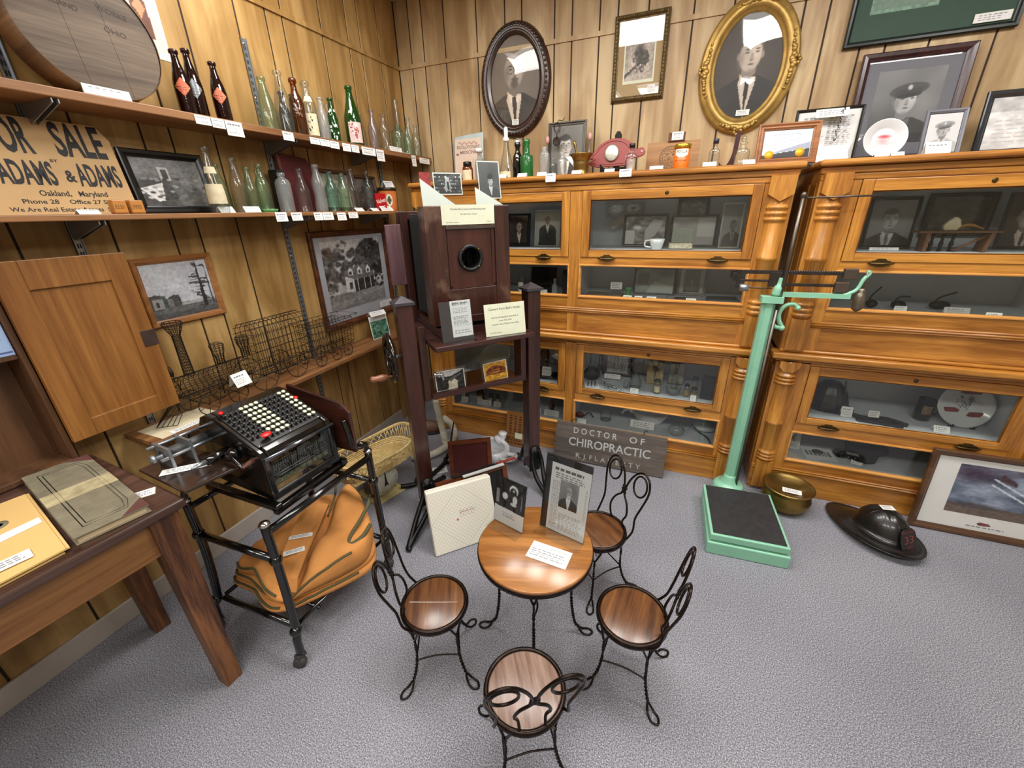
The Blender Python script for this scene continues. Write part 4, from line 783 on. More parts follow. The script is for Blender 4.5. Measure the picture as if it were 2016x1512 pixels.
bagsheet('upper_fold', [(-1.50, 0.712), (-1.36, 0.675), (-1.21, 0.632), (-1.13, 0.70), (-1.022, 0.88), (-1.042, 0.985), (-1.14, 1.068), (-1.30, 1.14), (-1.445, 1.035)], 0.212, 0.258, 0.985, 9, 1.0)
m = MB(); n = 14; vs = []
A_, B_, C_, D_ = Vector((-1.395, 0.985, 0.322)), Vector((-1.305, 1.02, 0.330)), Vector((-1.150, 0.690, 0.262)), Vector((-1.245, 0.650, 0.262))
for i in range(n + 1):
    t_ = i / n; a = A_.lerp(D_, t_); b = B_.lerp(C_, t_)
    for j in range(5): q = a.lerp(b, j / 4); q.z += 0.006 * math.sin(t_ * 5 + j) + 0.006 * math.sin(t_ * PI) - (0.03 if i == n else 0); vs.append(q[:])
m.add(vs, [(i * 5 + j, i * 5 + j + 1, i * 5 + j + 6, i * 5 + j + 5) for i in range(n) for j in range(4)], 0, False); fl = m.build('flap', CANV, bag); md = fl.modifiers.new('thick', 'SOLIDIFY'); md.thickness = 0.009
for e in ([vs[i * 5] for i in range(n)], [vs[i * 5 + 4] for i in range(n)]): MB().push(Tr(0, 0, 0.001)).tube(e, 0.0022, 5).build('flap_seam', plain('brown_seam', (0.45, 0.30, 0.14), 0.8), bag)
MB().push(Tr(0, 0, 0.002)).tube([vs[(n - 1) * 5 + j] for j in range(5)], 0.0045, 6).build('binding', BIND, bag)['label'] = 'dark olive binding'
MB().tube(sp([(-1.13, 1.09, 0.375), (-1.10, 1.04, 0.372), (-1.09, 0.98, 0.350), (-1.085, 0.91, 0.325), (-1.065, 0.885, 0.313), (-1.045, 0.93, 0.318), (-1.048, 0.985, 0.332)], 6), 0.008, 6).build('strap', BIND, bag)['label'] = 'dark olive canvas strap'
MB().tube(sp([(-1.37, 1.13, 0.335), (-1.31, 1.07, 0.352), (-1.26, 1.0, 0.355), (-1.235, 0.95, 0.345)], 6), 0.005, 6).build('strap', BIND, bag)['label'] = 'dark olive canvas strap'
flat_card('label_card', 'narrow white card lying higher on the orange canvas bag', -1.285, 0.848, 0.322, 36, 0.088, 0.022, 5, 2)
flat_card('label_card', 'narrow white card lying lower on the orange canvas bag', -1.250, 0.790, 0.312, 46, 0.088, 0.026, 6, 2)

# ================================================================ writing desk with hutch
dk = thing('writing_desk', 'old wooden writing desk with dark top and tapered oak legs', 'desk', (-1.262, 0.516, 0), 86)
DL, DD = -1.10, 0.545
MB().box((DL, -0.012, 0.733), (0.012, DD + 0.02, 0.762)).build('desk_top', wood('desk_top_walnut', (0.34, 0.235, 0.195), (0.20, 0.125, 0.10), 'x', 0.3, 0.4), dk, 0.009, 3)
m = MB(); m.box((DL + 0.05, 0.020, 0.610), (-0.03, 0.042, 0.733)); m.box((-0.042, 0.03, 0.610), (-0.020, DD - 0.03, 0.733)); m.box((DL + 0.03, 0.03, 0.61), (DL + 0.05, DD - 0.03, 0.733)); m.box((DL + 0.05, DD - 0.042, 0.61), (-0.03, DD - 0.02, 0.733)); m.build('apron', wood('desk_apron', (0.57, 0.39, 0.20), (0.40, 0.245, 0.10), 'x', 0.45, 0.1, 0.7), dk, 0.002)
for x, y in ((-0.045, 0.04), (-0.045, DD - 0.045), (DL + 0.06, 0.04), (DL + 0.06, DD - 0.045)):
    a, b = 0.036, 0.026
    MB().hexa([(x - b, y - b, 0), (x + b, y - b, 0), (x + b, y + b, 0), (x - b, y + b, 0)], [(x - a, y - a, 0.733), (x + a, y - a, 0.733), (x + a, y + a, 0.733), (x - a, y + a, 0.733)]).build('leg', LEGW, dk, 0.002)
hu = thing('desk_hutch', 'open wooden cupboard with a pine panel door standing on the desk', 'cupboard', (-1.905, 0, 0.763))
HW = wood('hutch_wood', (0.42, 0.285, 0.18), (0.27, 0.17, 0.10), 'z', 0.5, 0.1, 0.7)
m = MB(); m.box((0.0, 0.512, 0), (0.112, 0.527, 0.63)); m.box((0.0, -0.45, 0), (0.112, -0.43, 0.63)); m.box((0, -0.43, 0), (0.008, 0.512, 0.63)); m.box((0, -0.43, 0.0), (0.112, 0.512, 0.018)); m.box((0, -0.43, 0.612), (0.112, 0.512, 0.63)); m.box((0.008, -0.43, 0.365), (0.10, 0.512, 0.380)); m.box((0.09, 0.05, 0.018), (0.112, 0.075, 0.612)); m.build('carcass', HW, hu, 0.002)
d0, d1, e0, e1 = 0.528, 0.852, 0.072, 0.640
m = MB(); m.box((0.113, d0, e0), (0.131, d0 + 0.062, e1)); m.box((0.113, d1 - 0.062, e0), (0.131, d1, e1)); m.box((0.1135, d0 + 0.062, e1 - 0.085), (0.130, d1 - 0.062, e1)); m.box((0.1135, d0 + 0.062, e0), (0.130, d1 - 0.062, e0 + 0.060)); m.box((0.115, d0 + 0.06, e0 + 0.05), (0.122, d1 - 0.06, e1 - 0.08)); dr = m.build('door', DOORW, hu, 0.002)
MB().box((0.130, d1 - 0.042, 0.315), (0.1335, d1 + 0.004, 0.372)).build('latch_plate', plain('rusty_plate', (0.30, 0.24, 0.22), 0.5, 0.5, 0.3), dr, 0.001)
t = thing('blue_certificate', 'blue printed card leaning inside the desk cupboard', 'card', (-1.802, 0.463, 1.144), 90); MB().box((-0.06, 0, 0), (0.046, 0.001, 0.125)).build('card', plain('pale_blue_card', (0.60, 0.70, 0.86), 0.5), t)
p = Pic(40, 44, (0.62, 0.72, 0.88)); p.lines(0.1, 0.9, 0.1, 0.9, 7, (0.35, 0.42, 0.6), 4, 0.3); p.rect(0, 0.04, 1, 0.07, (0.3, 0.36, 0.55)); p.rect(0, 0.93, 1, 0.96, (0.3, 0.36, 0.55)); p.mesh('print', 0.10, 0.12, t, y=-0.0004, M=Tr(-0.007, 0, 0.0625))
# things on the desk
lb = thing('ledger', 'worn grey ledger book with a paper band lying on the desk', 'book', (-1.262, 0.516, 0.7625), 86)
lo_ = [(-0.212, 0.025, 0), (-0.062, 0.005, 0), (-0.012, 0.505, 0), (-0.162, 0.52, 0)]
q = lambda z, g=0.0: [(x * 1.0, y, z) for x, y, _ in lo_]
MB().hexa([(-0.205, 0.030, 0.002), (-0.070, 0.012, 0.002), (-0.020, 0.495, 0.002), (-0.157, 0.51, 0.002)], [(-0.205, 0.030, 0.02), (-0.070, 0.012, 0.02), (-0.020, 0.495, 0.02), (-0.157, 0.51, 0.02)]).build('pages', plain('aged_pages', (0.78, 0.70, 0.56), 0.8), lb)
LC = plain('grey_ledger_cloth', (0.47, 0.44, 0.36), 0.8, 0, 0.25, 22, 0.2); LR = plain('maroon_corner', (0.36, 0.22, 0.20), 0.6)
MB().hexa(q(0), q(0.003)).build('back_cover', LC, lb, 0.001); MB().hexa(q(0.020), q(0.0235)).build('front_cover', LC, lb, 0.001)
L2 = lambda u, v: tuple(lo_[0][k] * (1 - u) * (1 - v) + lo_[1][k] * u * (1 - v) + lo_[2][k] * u * v + lo_[3][k] * (1 - u) * v for k in (0, 1))
for u0, v0, u1, v1, u2, v2 in ((1, 0, 0.62, 0, 1, 0.12), (1, 1, 0.62, 1, 1, 0.88)): MB().prism([L2(u0, v0), L2(u1, v1), L2(u2, v2)], 0.0236, 0.0242, 'xy').build('corner_piece', LR, lb)
m = MB()
for a in (0.06, 0.12): 
    pts = [L2(0.12 + a, 0.05 + a * 0.4), L2(0.8 - a * 0.4, 0.05 + a * 0.4), L2(0.92 - a, 0.14 + a * 0.4), L2(0.92 - a, 0.86 - a * 0.4), L2(0.8 - a * 0.4, 0.95 - a * 0.4), L2(0.12 + a, 0.95 - a * 0.4)]
    m.tube([(x, y, 0.0236) for x, y in pts], 0.0012, 4, True)
m.build('tooled_line', plain('dark_tooling', (0.30, 0.28, 0.22), 0.8), lb)
MB().prism([L2(0, 0.44), L2(1.0, 0.44), L2(1.0, 0.60), L2(0, 0.60)], 0.0237, 0.0245, 'xy').build('paper_band', plain('stained_band', (0.66, 0.61, 0.47), 0.8, 0, 0.3, 30), lb)
flat_card('label_card', 'small cream card on the desk beside the grey ledger', -1.385, 0.490, 0.7625, 60, 0.062, 0.042, 8, 3, CREAM)
MAN = plain('manila_paper', (0.86, 0.71, 0.45), 0.7, 0, 0.06, 4)
fo = thing('manila_envelope', 'stack topped by a manila envelope with a white band on the desk', 'envelope', (-1.262, 0.516, 0.7625), 86)
for k, (dx, g) in enumerate(((0.0, 0.0), (0.012, 0.004), (0.004, -0.003))):
    m = MB(); m.hexa(*[[(-0.62 + dx, 0.015 + g, z), (-0.235 + dx, 0.02 + g, z), (-0.19 + dx, 0.42 + g, z), (-0.60 + dx, 0.455 + g, z)] for z in (0.0005 + 0.0045 * k, 0.0045 + 0.0045 * k)]); m.build('envelope_sheet', MAN, fo)
z = 0.0145; MB().hexa(*[[(-0.62, 0.17, zz), (-0.215, 0.20, zz), (-0.212, 0.235, zz), (-0.62, 0.215, zz)] for zz in (z, z + 0.0008)]).build('white_band', WHITE, fo)
m = MB(); m.push(Tr(-0.275, 0.29, 0.0142)); m.lathe([(0.012, 0), (0.022, 0), (0.022, 0.0008), (0.012, 0.0008), (0.012, 0)], 20); m.build('round_stamp', plain('grey_stamp', (0.50, 0.48, 0.38), 0.7, 0, 0.3), fo)
flat_card('label_card', 'white card lying on the manila envelopes', -1.36, 0.205, 0.7795, 80, 0.09, 0.045, 9, 3)

# ================================================================ green platform scale
gs = thing('platform_scale', 'mint green platform scale with black mat and steel beam', 'scale', (0.42, 1.90, 0), 3.5)
m = MB(); m.hexa([(-0.168, -0.205, 0), (0.172, -0.205, 0), (0.160, 0.20, 0), (-0.158, 0.20, 0)], [(-0.168, -0.205, 0.066), (0.172, -0.205, 0.066), (0.160, 0.20, 0.066), (-0.158, 0.20, 0.066)]); m.box((-0.05, 0.19, 0), (0.02, 0.34, 0.055)); m.build('base', MINT, gs, 0.006)
m = MB(); m.box((-0.160, -0.198, 0.075), (0.163, 0.195, 0.108)); m.build('platform', MINT, gs, 0.004)
MB().box((-0.148, -0.186, 0.108), (0.151, 0.186, 0.1115)).build('mat', plain('black_rubber_mat', (0.17, 0.17, 0.18), 0.55, 0, 0.25, 40, 0.15), gs, 0.001)
m = MB(); m.push(Tr(-0.018, 0.285, 0)); m.lathe([(0.075, 0.0), (0.078, 0.07), (0.066, 0.085), (0.05, 0.088), (0.044, 0.10), (0.032, 0.125), (0.030, 0.14)], 28); m.pop(); m.build('post_socket', MINT, gs)
PX, PY = -0.018, 0.285
m = MB(); m.prism([(PX - 0.027, PY - 0.012), (PX - 0.012, PY - 0.025), (PX + 0.012, PY - 0.025), (PX + 0.027, PY - 0.012), (PX + 0.027, PY + 0.02), (PX - 0.027, PY + 0.02)], 0.12, 1.09, 'xy'); m.build('post', MINT, gs, 0.002)
m = MB(); m.box((PX - 0.038, PY - 0.035, 1.09), (PX + 0.05, PY + 0.03, 1.118)); m.box((PX + 0.01, PY - 0.018, 1.118), (PX + 0.30, PY + 0.004, 1.138)); m.tube(sp([(PX + 0.02, PY - 0.008, 1.125), (PX + 0.026, PY - 0.008, 1.17), (PX + 0.03, PY - 0.008, 1.20)], 4), [0.02] * 4 + [0.013] * 5, 8); m.tube(sp([(PX + 0.27, PY - 0.008, 1.13), (PX + 0.315, PY - 0.008, 1.155), (PX + 0.33, PY - 0.008, 1.20), (PX + 0.345, PY - 0.008, 1.225), (PX + 0.335, PY - 0.008, 1.235)], 5), 0.008, 8); m.build('beam_arm', MINT, gs, 0.003)
m = MB(); m.tube(sp([(PX + 0.028, PY, 0.995), (PX + 0.05, PY, 0.975), (PX + 0.072, PY, 0.978), (PX + 0.058, PY, 1.005), (PX + 0.052, PY, 1.04), (PX + 0.068, PY, 1.075), (PX + 0.10, PY, 1.085), (PX + 0.118, PY, 1.07)], 6), 0.0095, 9); m.ball((PX + 0.075, PY, 0.972), 0.014); m.ball((PX + 0.120, PY, 1.068), 0.012); m.build('scroll_bracket', MINT, gs)
GRS = plain('grey_beam_steel', (0.27, 0.24, 0.23), 0.4, 0.7, 0.25, 60)
m = MB(); m.box((PX - 0.145, PY - 0.006, 1.215), (PX + 0.275, PY + 0.002, 1.232)); m.box((PX - 0.145, PY - 0.006, 1.180), (PX + 0.00, PY + 0.002, 1.190)); m.box((PX + 0.04, PY - 0.008, 1.165), (PX + 0.26, PY, 1.178)); m.box((PX - 0.150, PY - 0.006, 1.15), (PX - 0.138, PY + 0.002, 1.232)); m.box((PX - 0.02, PY - 0.01, 1.16), (PX + 0.035, PY + 0.006, 1.225))
m.tube([(PX - 0.145, PY, 1.152), (PX + 0.0, PY, 1.152)], 0.003, 6); m.build('weigh_beam', GRS, gs, 0.001)
m = MB()
for i in range(22): m.box((PX + 0.05 + i * 0.0095, PY - 0.0085, 1.228), (PX + 0.052 + i * 0.0095, PY - 0.006, 1.2335))
m.build('beam_notches', STEEL, gs)
for x, z in ((0.255, 1.222), (0.235, 1.165)): MB().box((PX + x, PY - 0.014, z - 0.022), (PX + x + 0.05, PY + 0.01, z + 0.022)).build('poise', plain('brown_poise', (0.36, 0.31, 0.27), 0.4, 0.5), gs, 0.003)
m = MB(); m.push(Tr(PX - 0.115, PY, 1.152) @ Ry(90)); m.lathe([(0.016, -0.018), (0.017, 0), (0.016, 0.018)], 16); m.build('balance_weight', STEEL, gs)
m = MB(); m.push(Tr(PX + 0.335, PY - 0.01, 1.075)); m.lathe([(0.006, -0.01), (0.018, 0.0), (0.021, 0.01), (0.021, 0.055), (0.016, 0.068), (0.012, 0.075), (0.014, 0.085), (0.006, 0.09)], 18); m.tube([(0, 0, 0.09), (0.004, 0, 0.13), (0, 0, 0.16)], 0.005, 6); m.build('counterweight', plain('pewter_weight', (0.50, 0.46, 0.40), 0.35, 0.8), gs)
m = MB(); m.tube([(PX + 0.03, PY - 0.028, 0.09), (PX + 0.032, PY - 0.026, 1.06)], 0.0065, 8); m.tube([(PX + 0.036, PY - 0.018, 1.05), (PX + 0.036, PY - 0.018, 1.535)], 0.0075, 8); m.tube([(PX + 0.036, PY - 0.018, 1.525), (PX + 0.31, PY - 0.018, 1.527)], 0.0042, 6); m.ball((PX + 0.036, PY - 0.018, 1.535), (0.011, 0.011, 0.014)); m.build('height_rod', plain('dull_steel_rod', (0.40, 0.37, 0.34), 0.35, 0.8), gs)

# ================================================================ other things on the floor
# weathered sign
sg = thing('wooden_sign', 'weathered grey wooden sign for a chiropractor leaning on the oak cabinet', 'sign', (-0.292, 2.235, 0.004), 0.0, rx=-8)
SGW = wood('weathered_board', (0.44, 0.40, 0.37), (0.29, 0.26, 0.24), 'x', 0.8, 0.0, 1.2)
rg = random.Random(8); ed = [(-0.335 + rg.uniform(-0.022, 0.006) * (i % 2), z) for i, z in enumerate(np.linspace(0.006, 0.255, 15))]; er = [(0.335 + rg.uniform(-0.006, 0.022) * (i % 2), z) for i, z in enumerate(np.linspace(0.248, 0.0, 15))]
m = MB(); m.prism([(x, z) for x, z in ed] + er, -0.022, 0.0, 'xz'); m.box((-0.335, -0.0225, 0.072), (0.335, -0.0215, 0.074)); m.build('board', SGW, sg)
m = MB(); LTR = plain('pale_aluminium_letters', (0.74, 0.75, 0.75), 0.5, 0.1)
m.text('D O C T O R', 0.040, -0.090, 0.208, -0.0232, 0, wd=0.27, bold=0.015); m.text('O F', 0.040, 0.165, 0.206, -0.0232, 0, wd=0.088, bold=0.015); m.text('CHIROPRACTIC', 0.056, 0.0, 0.130, -0.0232, 0, wd=0.50, bold=0.012); m.build('letters', LTR, sg)
m = MB(); m.text('R. J. F L A H E R T Y', 0.032, 0.0, 0.040, -0.0230, 0, wd=0.40, bold=0.01); m.build('name_lettering', plain('faded_white_paint', (0.66, 0.66, 0.64), 0.7), sg)
m = MB()
for x in (-0.24, 0.20): m.tube(sp([(x, -0.01, 0.245), (x, -0.012, 0.268), (x + 0.012, -0.012, 0.278), (x + 0.022, -0.012, 0.270)], 5), 0.0025, 6)
m.build('hook', DWIRE, sg)
# brass spittoon
t = thing('brass_spittoon', 'round brass spittoon with a dished lid by the green scale', 'spittoon', (0.662, 2.184, 0))
m = MB(); m.rings([(0.0001, 0.0), (0.075, 0.0), (0.092, 0.012), (0.112, 0.05), (0.114, 0.075), (0.104, 0.105), (0.098, 0.118), (0.116, 0.128), (0.119, 0.135), (0.112, 0.138)], 44); m.build('bowl', BRASS, t)
m = MB(); m.rings([(0.112, 0.138), (0.104, 0.137), (0.100, 0.132), (0.06, 0.120), (0.02, 0.112), (0.0005, 0.110)], 44); m.build('dished_lid', BRASS, t)
flat_card('label_card', 'white label card lying in the dished top of the brass spittoon', 0.672, 2.150, 0.1245, -6, 0.085, 0.036, 11, 3, None, 6)
# helmet
he = thing('firefighter_helmet', 'black leather firefighter helmet with a red badge on the carpet', 'helmet', (1.035, 2.072, 0), -54)
HB = plain('black_leather', (0.085, 0.075, 0.07), 0.35, 0, 0.35, 25, 0.1, 0.3)
m = MB(); n = 48; prof = [(0.0, 0.30), (0.25, 0.30), (0.55, 0.28), (0.75, 0.24), (0.90, 0.17), (0.97, 0.085), (1.0, 0.05)]
vs = []; rows = []
def helm(a, k): # outline of dome
    return (0.115 * math.cos(a) * k, 0.092 * math.sin(a) * k)
for k, z in [(0.02, 0.165), (0.35, 0.160), (0.62, 0.143), (0.82, 0.115), (0.94, 0.085), (1.0, 0.055)]: rows.append([(0.115 * math.cos(2 * PI * j / n) * k, 0.092 * math.sin(2 * PI * j / n) * k, z + 0.006 * abs(math.cos(4 * PI * j / n)) * (1 - k)) for j in range(n)])
for k in (1.02, 1.25, 1.5, 1.56):
    r_ = []
    for j in range(n):
        a = 2 * PI * j / n; c = math.cos(a); ext = 0.052 * (k - 1) / 0.56 + (0.085 * max(0, -c) ** 1.5 + 0.012 * max(0, c)) * (k - 1) / 0.56; x = (0.115 + ext) * c; y = (0.092 + 0.05 * (k - 1) / 0.56) * math.sin(a); r_.append((x, y, 0.055 - 0.020 * (k - 1) / 0.56 + (0.008 if k > 1.55 else 0) - 0.028 * (k - 1) / 0.56 * max(0, -c)))
    rows.append(r_)
m.add([q for r_ in rows for q in r_], [(i * n + j, i * n + (j + 1) % n, (i + 1) * n + (j + 1) % n, (i + 1) * n + j) for i in range(len(rows) - 1) for j in range(n)], 0, True)
o = m.build('shell', HB, he); md = o.modifiers.new('thick', 'SOLIDIFY'); md.thickness = 0.004; md.offset = -1
m = MB()
for k in range(8): a = 2 * PI * k / 8 + PI / 8; m.tube([(0.115 * math.cos(a) * s_, 0.092 * math.sin(a) * s_, z + 0.002) for s_, z in ((0.05, 0.167), (0.35, 0.162), (0.62, 0.146), (0.82, 0.118), (0.94, 0.088), (0.99, 0.06))], 0.0028, 6)
m.build('comb', HB, he)
m = MB(); m.push(Tr(0.128, 0, 0.045) @ Rz(90) @ Rx(-22)); m.prism([(-0.045, 0.012), (-0.030, 0.0), (0.03, 0.0), (0.045, 0.012), (0.048, 0.05), (0.040, 0.085), (0.022, 0.10), (-0.022, 0.10), (-0.040, 0.085), (-0.048, 0.05)], -0.003, 0.001, 'xz'); m.pop(); bd = m.build('badge', HB, he, 0.001)
m = MB(); m.push(Tr(0.128, 0, 0.045) @ Rz(90) @ Rx(-22)); m.text('OAKLAND', 0.011, 0, 0.085, -0.0036, 0, 1.0); m.text('33', 0.036, 0, 0.048, -0.0036, 0, 1.2); m.text('VFD', 0.012, 0, 0.014, -0.0036, 0, 1.2); m.pop(); m.build('badge_lettering', plain('red_badge_paint', (0.55, 0.24, 0.22), 0.4), bd)
flat_card('label_card', 'cream card lying on the crown of the black helmet', 1.035, 2.085, 0.174, 12, 0.055, 0.034, 12, 2, CREAM)
# fire print
def framed(nm, label, cat, loc, rz, rx, Wd, Ht, fw_, fmat, prof, pic, pw, ph, px=0, pz=0, mount=None, gl=True, oval=False, depth=0.02, group=None, extra=None):
    """picture frame: origin at the bottom centre of its back, facing -y"""
    t = thing(nm, label, cat, loc, rz, group, rx=rx); M = Tr(0, 0, Ht / 2)
    m = MB().push(M)
    if oval: m.oval(Wd / 2, Ht / 2, prof)
    else: m.frame(Wd, Ht, prof)
    m.build('moulding', fmat, t)
    m = MB().push(M)
    if oval: m.oval(Wd / 2 - fw_ * 0.3, Ht / 2 - fw_ * 0.3, [(0, -0.002), (Wd / 2 - fw_ * 0.3 - 0.001, -0.002)])
    else: m.box((-Wd / 2 + fw_ * 0.5, -0.004, -Ht / 2 + fw_ * 0.5), (Wd / 2 - fw_ * 0.5, -0.002, Ht / 2 - fw_ * 0.5))
    m.build('mount' if mount else 'backing', mount or DARK, t)
    pic.mesh('print', pw, ph, t, M=Tr(px, -0.0048, Ht / 2 + pz), oval=oval)
    if gl:
        m = MB().push(M)
        if oval: m.oval(Wd / 2 - fw_ * 0.6, Ht / 2 - fw_ * 0.6, [(0, -0.0075), (Wd / 2 - fw_ * 0.6 - 0.001, -0.0075 if oval != 'convex' else -0.0135)])
        else: m.add([(-Wd / 2 + fw_ * 0.6, -0.0075, -Ht / 2 + fw_ * 0.6), (Wd / 2 - fw_ * 0.6, -0.0075, -Ht / 2 + fw_ * 0.6), (Wd / 2 - fw_ * 0.6, -0.0075, Ht / 2 - fw_ * 0.6), (-Wd / 2 + fw_ * 0.6, -0.0075, Ht / 2 - fw_ * 0.6)], [(0, 1, 2, 3)])
        m.build('glass', PICGL, t)
    if extra: m = MB().push(M); x, z, w, h = extra; m.box((x - w / 2, -0.011, z - h / 2), (x + w / 2, -0.0105, z + h / 2)); m.build('label_card', CREAM, t); p = card_pic(3, 0.88, True, int(abs(x) * 1000) + 3, 36, 20); p.mesh('label_print', w * 0.94, h * 0.9, t, M=Tr(x, -0.0112, Ht / 2 + z))
    return t
def bevel_prof(w, d): return [(0, 0), (0, -d * 0.8), (w * 0.15, -d), (w * 0.55, -d * 0.92), (w * 0.8, -d * 0.6), (w, -d * 0.45), (w, -0.003)]
p = Pic(110, 80, (0.55, 0.60, 0.68)); p.noise(4, 0.5).noise(9, 0.35); p.ell(0.12, 0.85, 0.28, 0.25, (0.26, 0.20, 0.28), 0.8); p.ell(0.55, 0.95, 0.5, 0.16, (0.36, 0.34, 0.42), 0.8); p.ell(0.62, 0.72, 0.3, 0.25, (0.72, 0.78, 0.86), 0.9, 0.8); p.rect(0, 0, 1, 0.2, (0.42, 0.36, 0.32)); p.ell(0.2, 0.2, 0.3, 0.08, (0.3, 0.28, 0.3), 0.8)
p.poly([(0.62, 0.35), (0.62, 0.5), (0.72, 0.55), (0.82, 0.5), (0.82, 0.35)], (0.55, 0.45, 0.42)); p.poly([(0.70, 0.9), (0.72, 0.9), (0.9, 0.35), (0.88, 0.33)], (0.32, 0.33, 0.38))
for a in (0.42, 0.30): p.poly([(0.25, a + 0.36), (0.26, a + 0.38), (0.75, a - 0.14), (0.73, a - 0.16)], (0.85, 0.88, 0.92))
p.tree(0.78, 0.2, 0.18, (0.55, 0.40, 0.32), 60, 4); p.poly([(0.30, 0.78), (0.30, 0.9), (0.42, 0.76), (0.42, 0.68)], (0.3, 0.2, 0.22)); p.noise(40, 0.12)
FR = framed('framed_fire_print', 'walnut framed colour print of a fire scene leaning on the oak cabinet', 'picture', (1.565, 2.252, 0.002), 0, -5, 0.71, 0.425, 0.03, wood('walnut_frame', (0.42, 0.29, 0.19), (0.28, 0.18, 0.11), 'x', 0.4), bevel_prof(0.03, 0.022), p, 0.51, 0.255, 0.015, 0.025, plain('white_mat', (0.93, 0.93, 0.91), 0.7, var=0.02))
m = MB(); m.lathe([(0.0001, 0), (1, 0), (1, 0.001), (0.0001, 0.001)], 20) if False else None
MB().push(Tr(-0.085, -0.0049, 0.070)).prism([(-0.022, 0.0), (-0.012, 0.008), (0.02, 0.006), (0.03, -0.004), (0.01, -0.009), (-0.015, -0.008)], -0.0003, 0, 'xz').build('crest', plain('dull_red_crest', (0.5, 0.25, 0.25), 0.6, var=0.3, sc=60), FR)
p = Pic(90, 12, 0.93); p.lines(0.05, 0.95, 0.2, 0.8, 1, 0.35, 3, 0.6); p.mesh('caption', 0.16, 0.014, FR, M=Tr(-0.07, -0.0049, 0.052))
# flat gift box
wb = thing('gift_box', 'flat square cream box with a lattice pattern leaning on the stand', 'box', (-0.807, 1.327, 0.0), 46.4, rx=-15)
CB = plain('cream_box_paper', (0.90, 0.88, 0.82), 0.6, 0, 0.03); S_ = 0.312
MB().box((-S_ / 2, -0.004, 0.002), (S_ / 2, 0.046, S_ + 0.004)).build('box_base', CB, wb, 0.004)
MB().box((-S_ / 2 - 0.004, -0.012, 0.0), (S_ / 2 + 0.004, 0.03, S_ + 0.008)).build('box_lid', CB, wb, 0.005)
p = Pic(120, 120, (0.91, 0.89, 0.83))
gx, gz = p.X * 15, p.Z * 15; d = np.minimum(np.abs(((gx + gz) % 1) - 0.5), np.abs(((gx - gz) % 1) - 0.5)); p.mix((d < 0.07) * 0.5, (0.66, 0.66, 0.60)); p.lines(0.44, 0.7, 0.5, 0.62, 4, (0.55, 0.35, 0.38), 5, 0.4, 0.7); p.ell(0.40, 0.47, 0.02, 0.02, (0.7, 0.2, 0.25), 0.4)
p.mesh('lattice_print', S_ - 0.004, S_ - 0.004, wb, M=Tr(0, -0.0126, S_ / 2 + 0.004))
# glass plate holders behind the box
def plate_holder(label, loc, rz, rx, Wd, Ht, f_, fm, pm):
    t = thing('plate_holder', label, 'plate holder', loc, rz, rx=rx); m = MB().push(Tr(0, 0, Ht / 2)); m.frame(Wd, Ht, [(0, 0.004), (0, -0.014), (f_, -0.014), (f_, -0.006), (f_ + 0.002, -0.006)]); m.build('moulding', fm, t); MB().box((-Wd / 2 + 0.004, -0.004, 0.004), (Wd / 2 - 0.004, 0.003, Ht - 0.004)).build('dark_slide', pm, t); return t
RW = wood('reddish_holder', (0.45, 0.23, 0.13), (0.30, 0.14, 0.08), 'x', 0.35, 0.2)
plate_holder('small wood framed photographic plate holder with dark red slide', (-1.055, 1.852, 0.0), 32, -10, 0.26, 0.235, 0.024, RW, plain('maroon_slide', (0.30, 0.14, 0.13), 0.3))
t = plate_holder('larger wooden plate holder with red rail directly behind the cream box', at_stand(-0.115, -0.225, 0.0), SR, -16, 0.385, 0.280, 0.025, RW, plain('black_slide', 0.10, 0.35))
for k, (c0, c1, y, mt, lab) in enumerate(((-0.22, 0.02, -0.226, plain('black_strip', 0.10, 0.3), 'black edged glass plate lying across the plate holders'), (-0.17, 0.06, -0.246, plain('grey_white_strip', (0.75, 0.75, 0.74), 0.4), 'pale strip lying across the plate holders'), (0.03, 0.14, -0.226, plain('red_brown_strip', (0.52, 0.22, 0.17), 0.4), 'red brown strip lying across the plate holders'))):
    o = MB().box((c0, -0.009, 0.0), (c1, 0.009, 0.007)).build('plate_strip', mt, None, 0.001); put(o, at_stand(0.0, y + 0.075, 0.273 + 0.0005 * k), SR + 1); tag(o, lab, 'strip')
# wicker baby scale
bs = thing('baby_scale', 'old baby scale with wicker basket and round white dial', 'scale', (-1.478, 1.520, 0), 74.6)
SCB = plain('chipped_cream_enamel', (0.78, 0.72, 0.50), 0.4, 0, 0.15, 12); DKE = plain('dark_bronze_enamel', (0.30, 0.26, 0.19), 0.35)
MB().box((-0.098, -0.098, 0), (0.098, 0.098, 0.012)).build('base_plate', SCB, bs, 0.003)
m = MB(); m.prism([(-0.078, 0.012), (-0.078, 0.05), (-0.062, 0.165), (-0.03, 0.195), (0.03, 0.195), (0.062, 0.165), (0.078, 0.05), (0.078, 0.012)], -0.045, 0.055, 'xz'); m.build('housing', DKE, bs, 0.008)
m = MB(); m.push(Tr(0, -0.046, 0.100) @ Rx(90)); m.lathe([(0.088, 0), (0.090, 0.008), (0.086, 0.014), (0.080, 0.013)], 40); m.build('dial_rim', SCB, bs)
m = MB(); m.push(Tr(0, -0.0605, 0.100) @ Rx(90)); m.lathe([(0.081, 0), (0.081, 0.0008), (0.0001, 0.0008)], 40); m.pop(); dl = m.build('dial', plain('white_dial', (0.88, 0.88, 0.82), 0.4), bs)
m = MB()
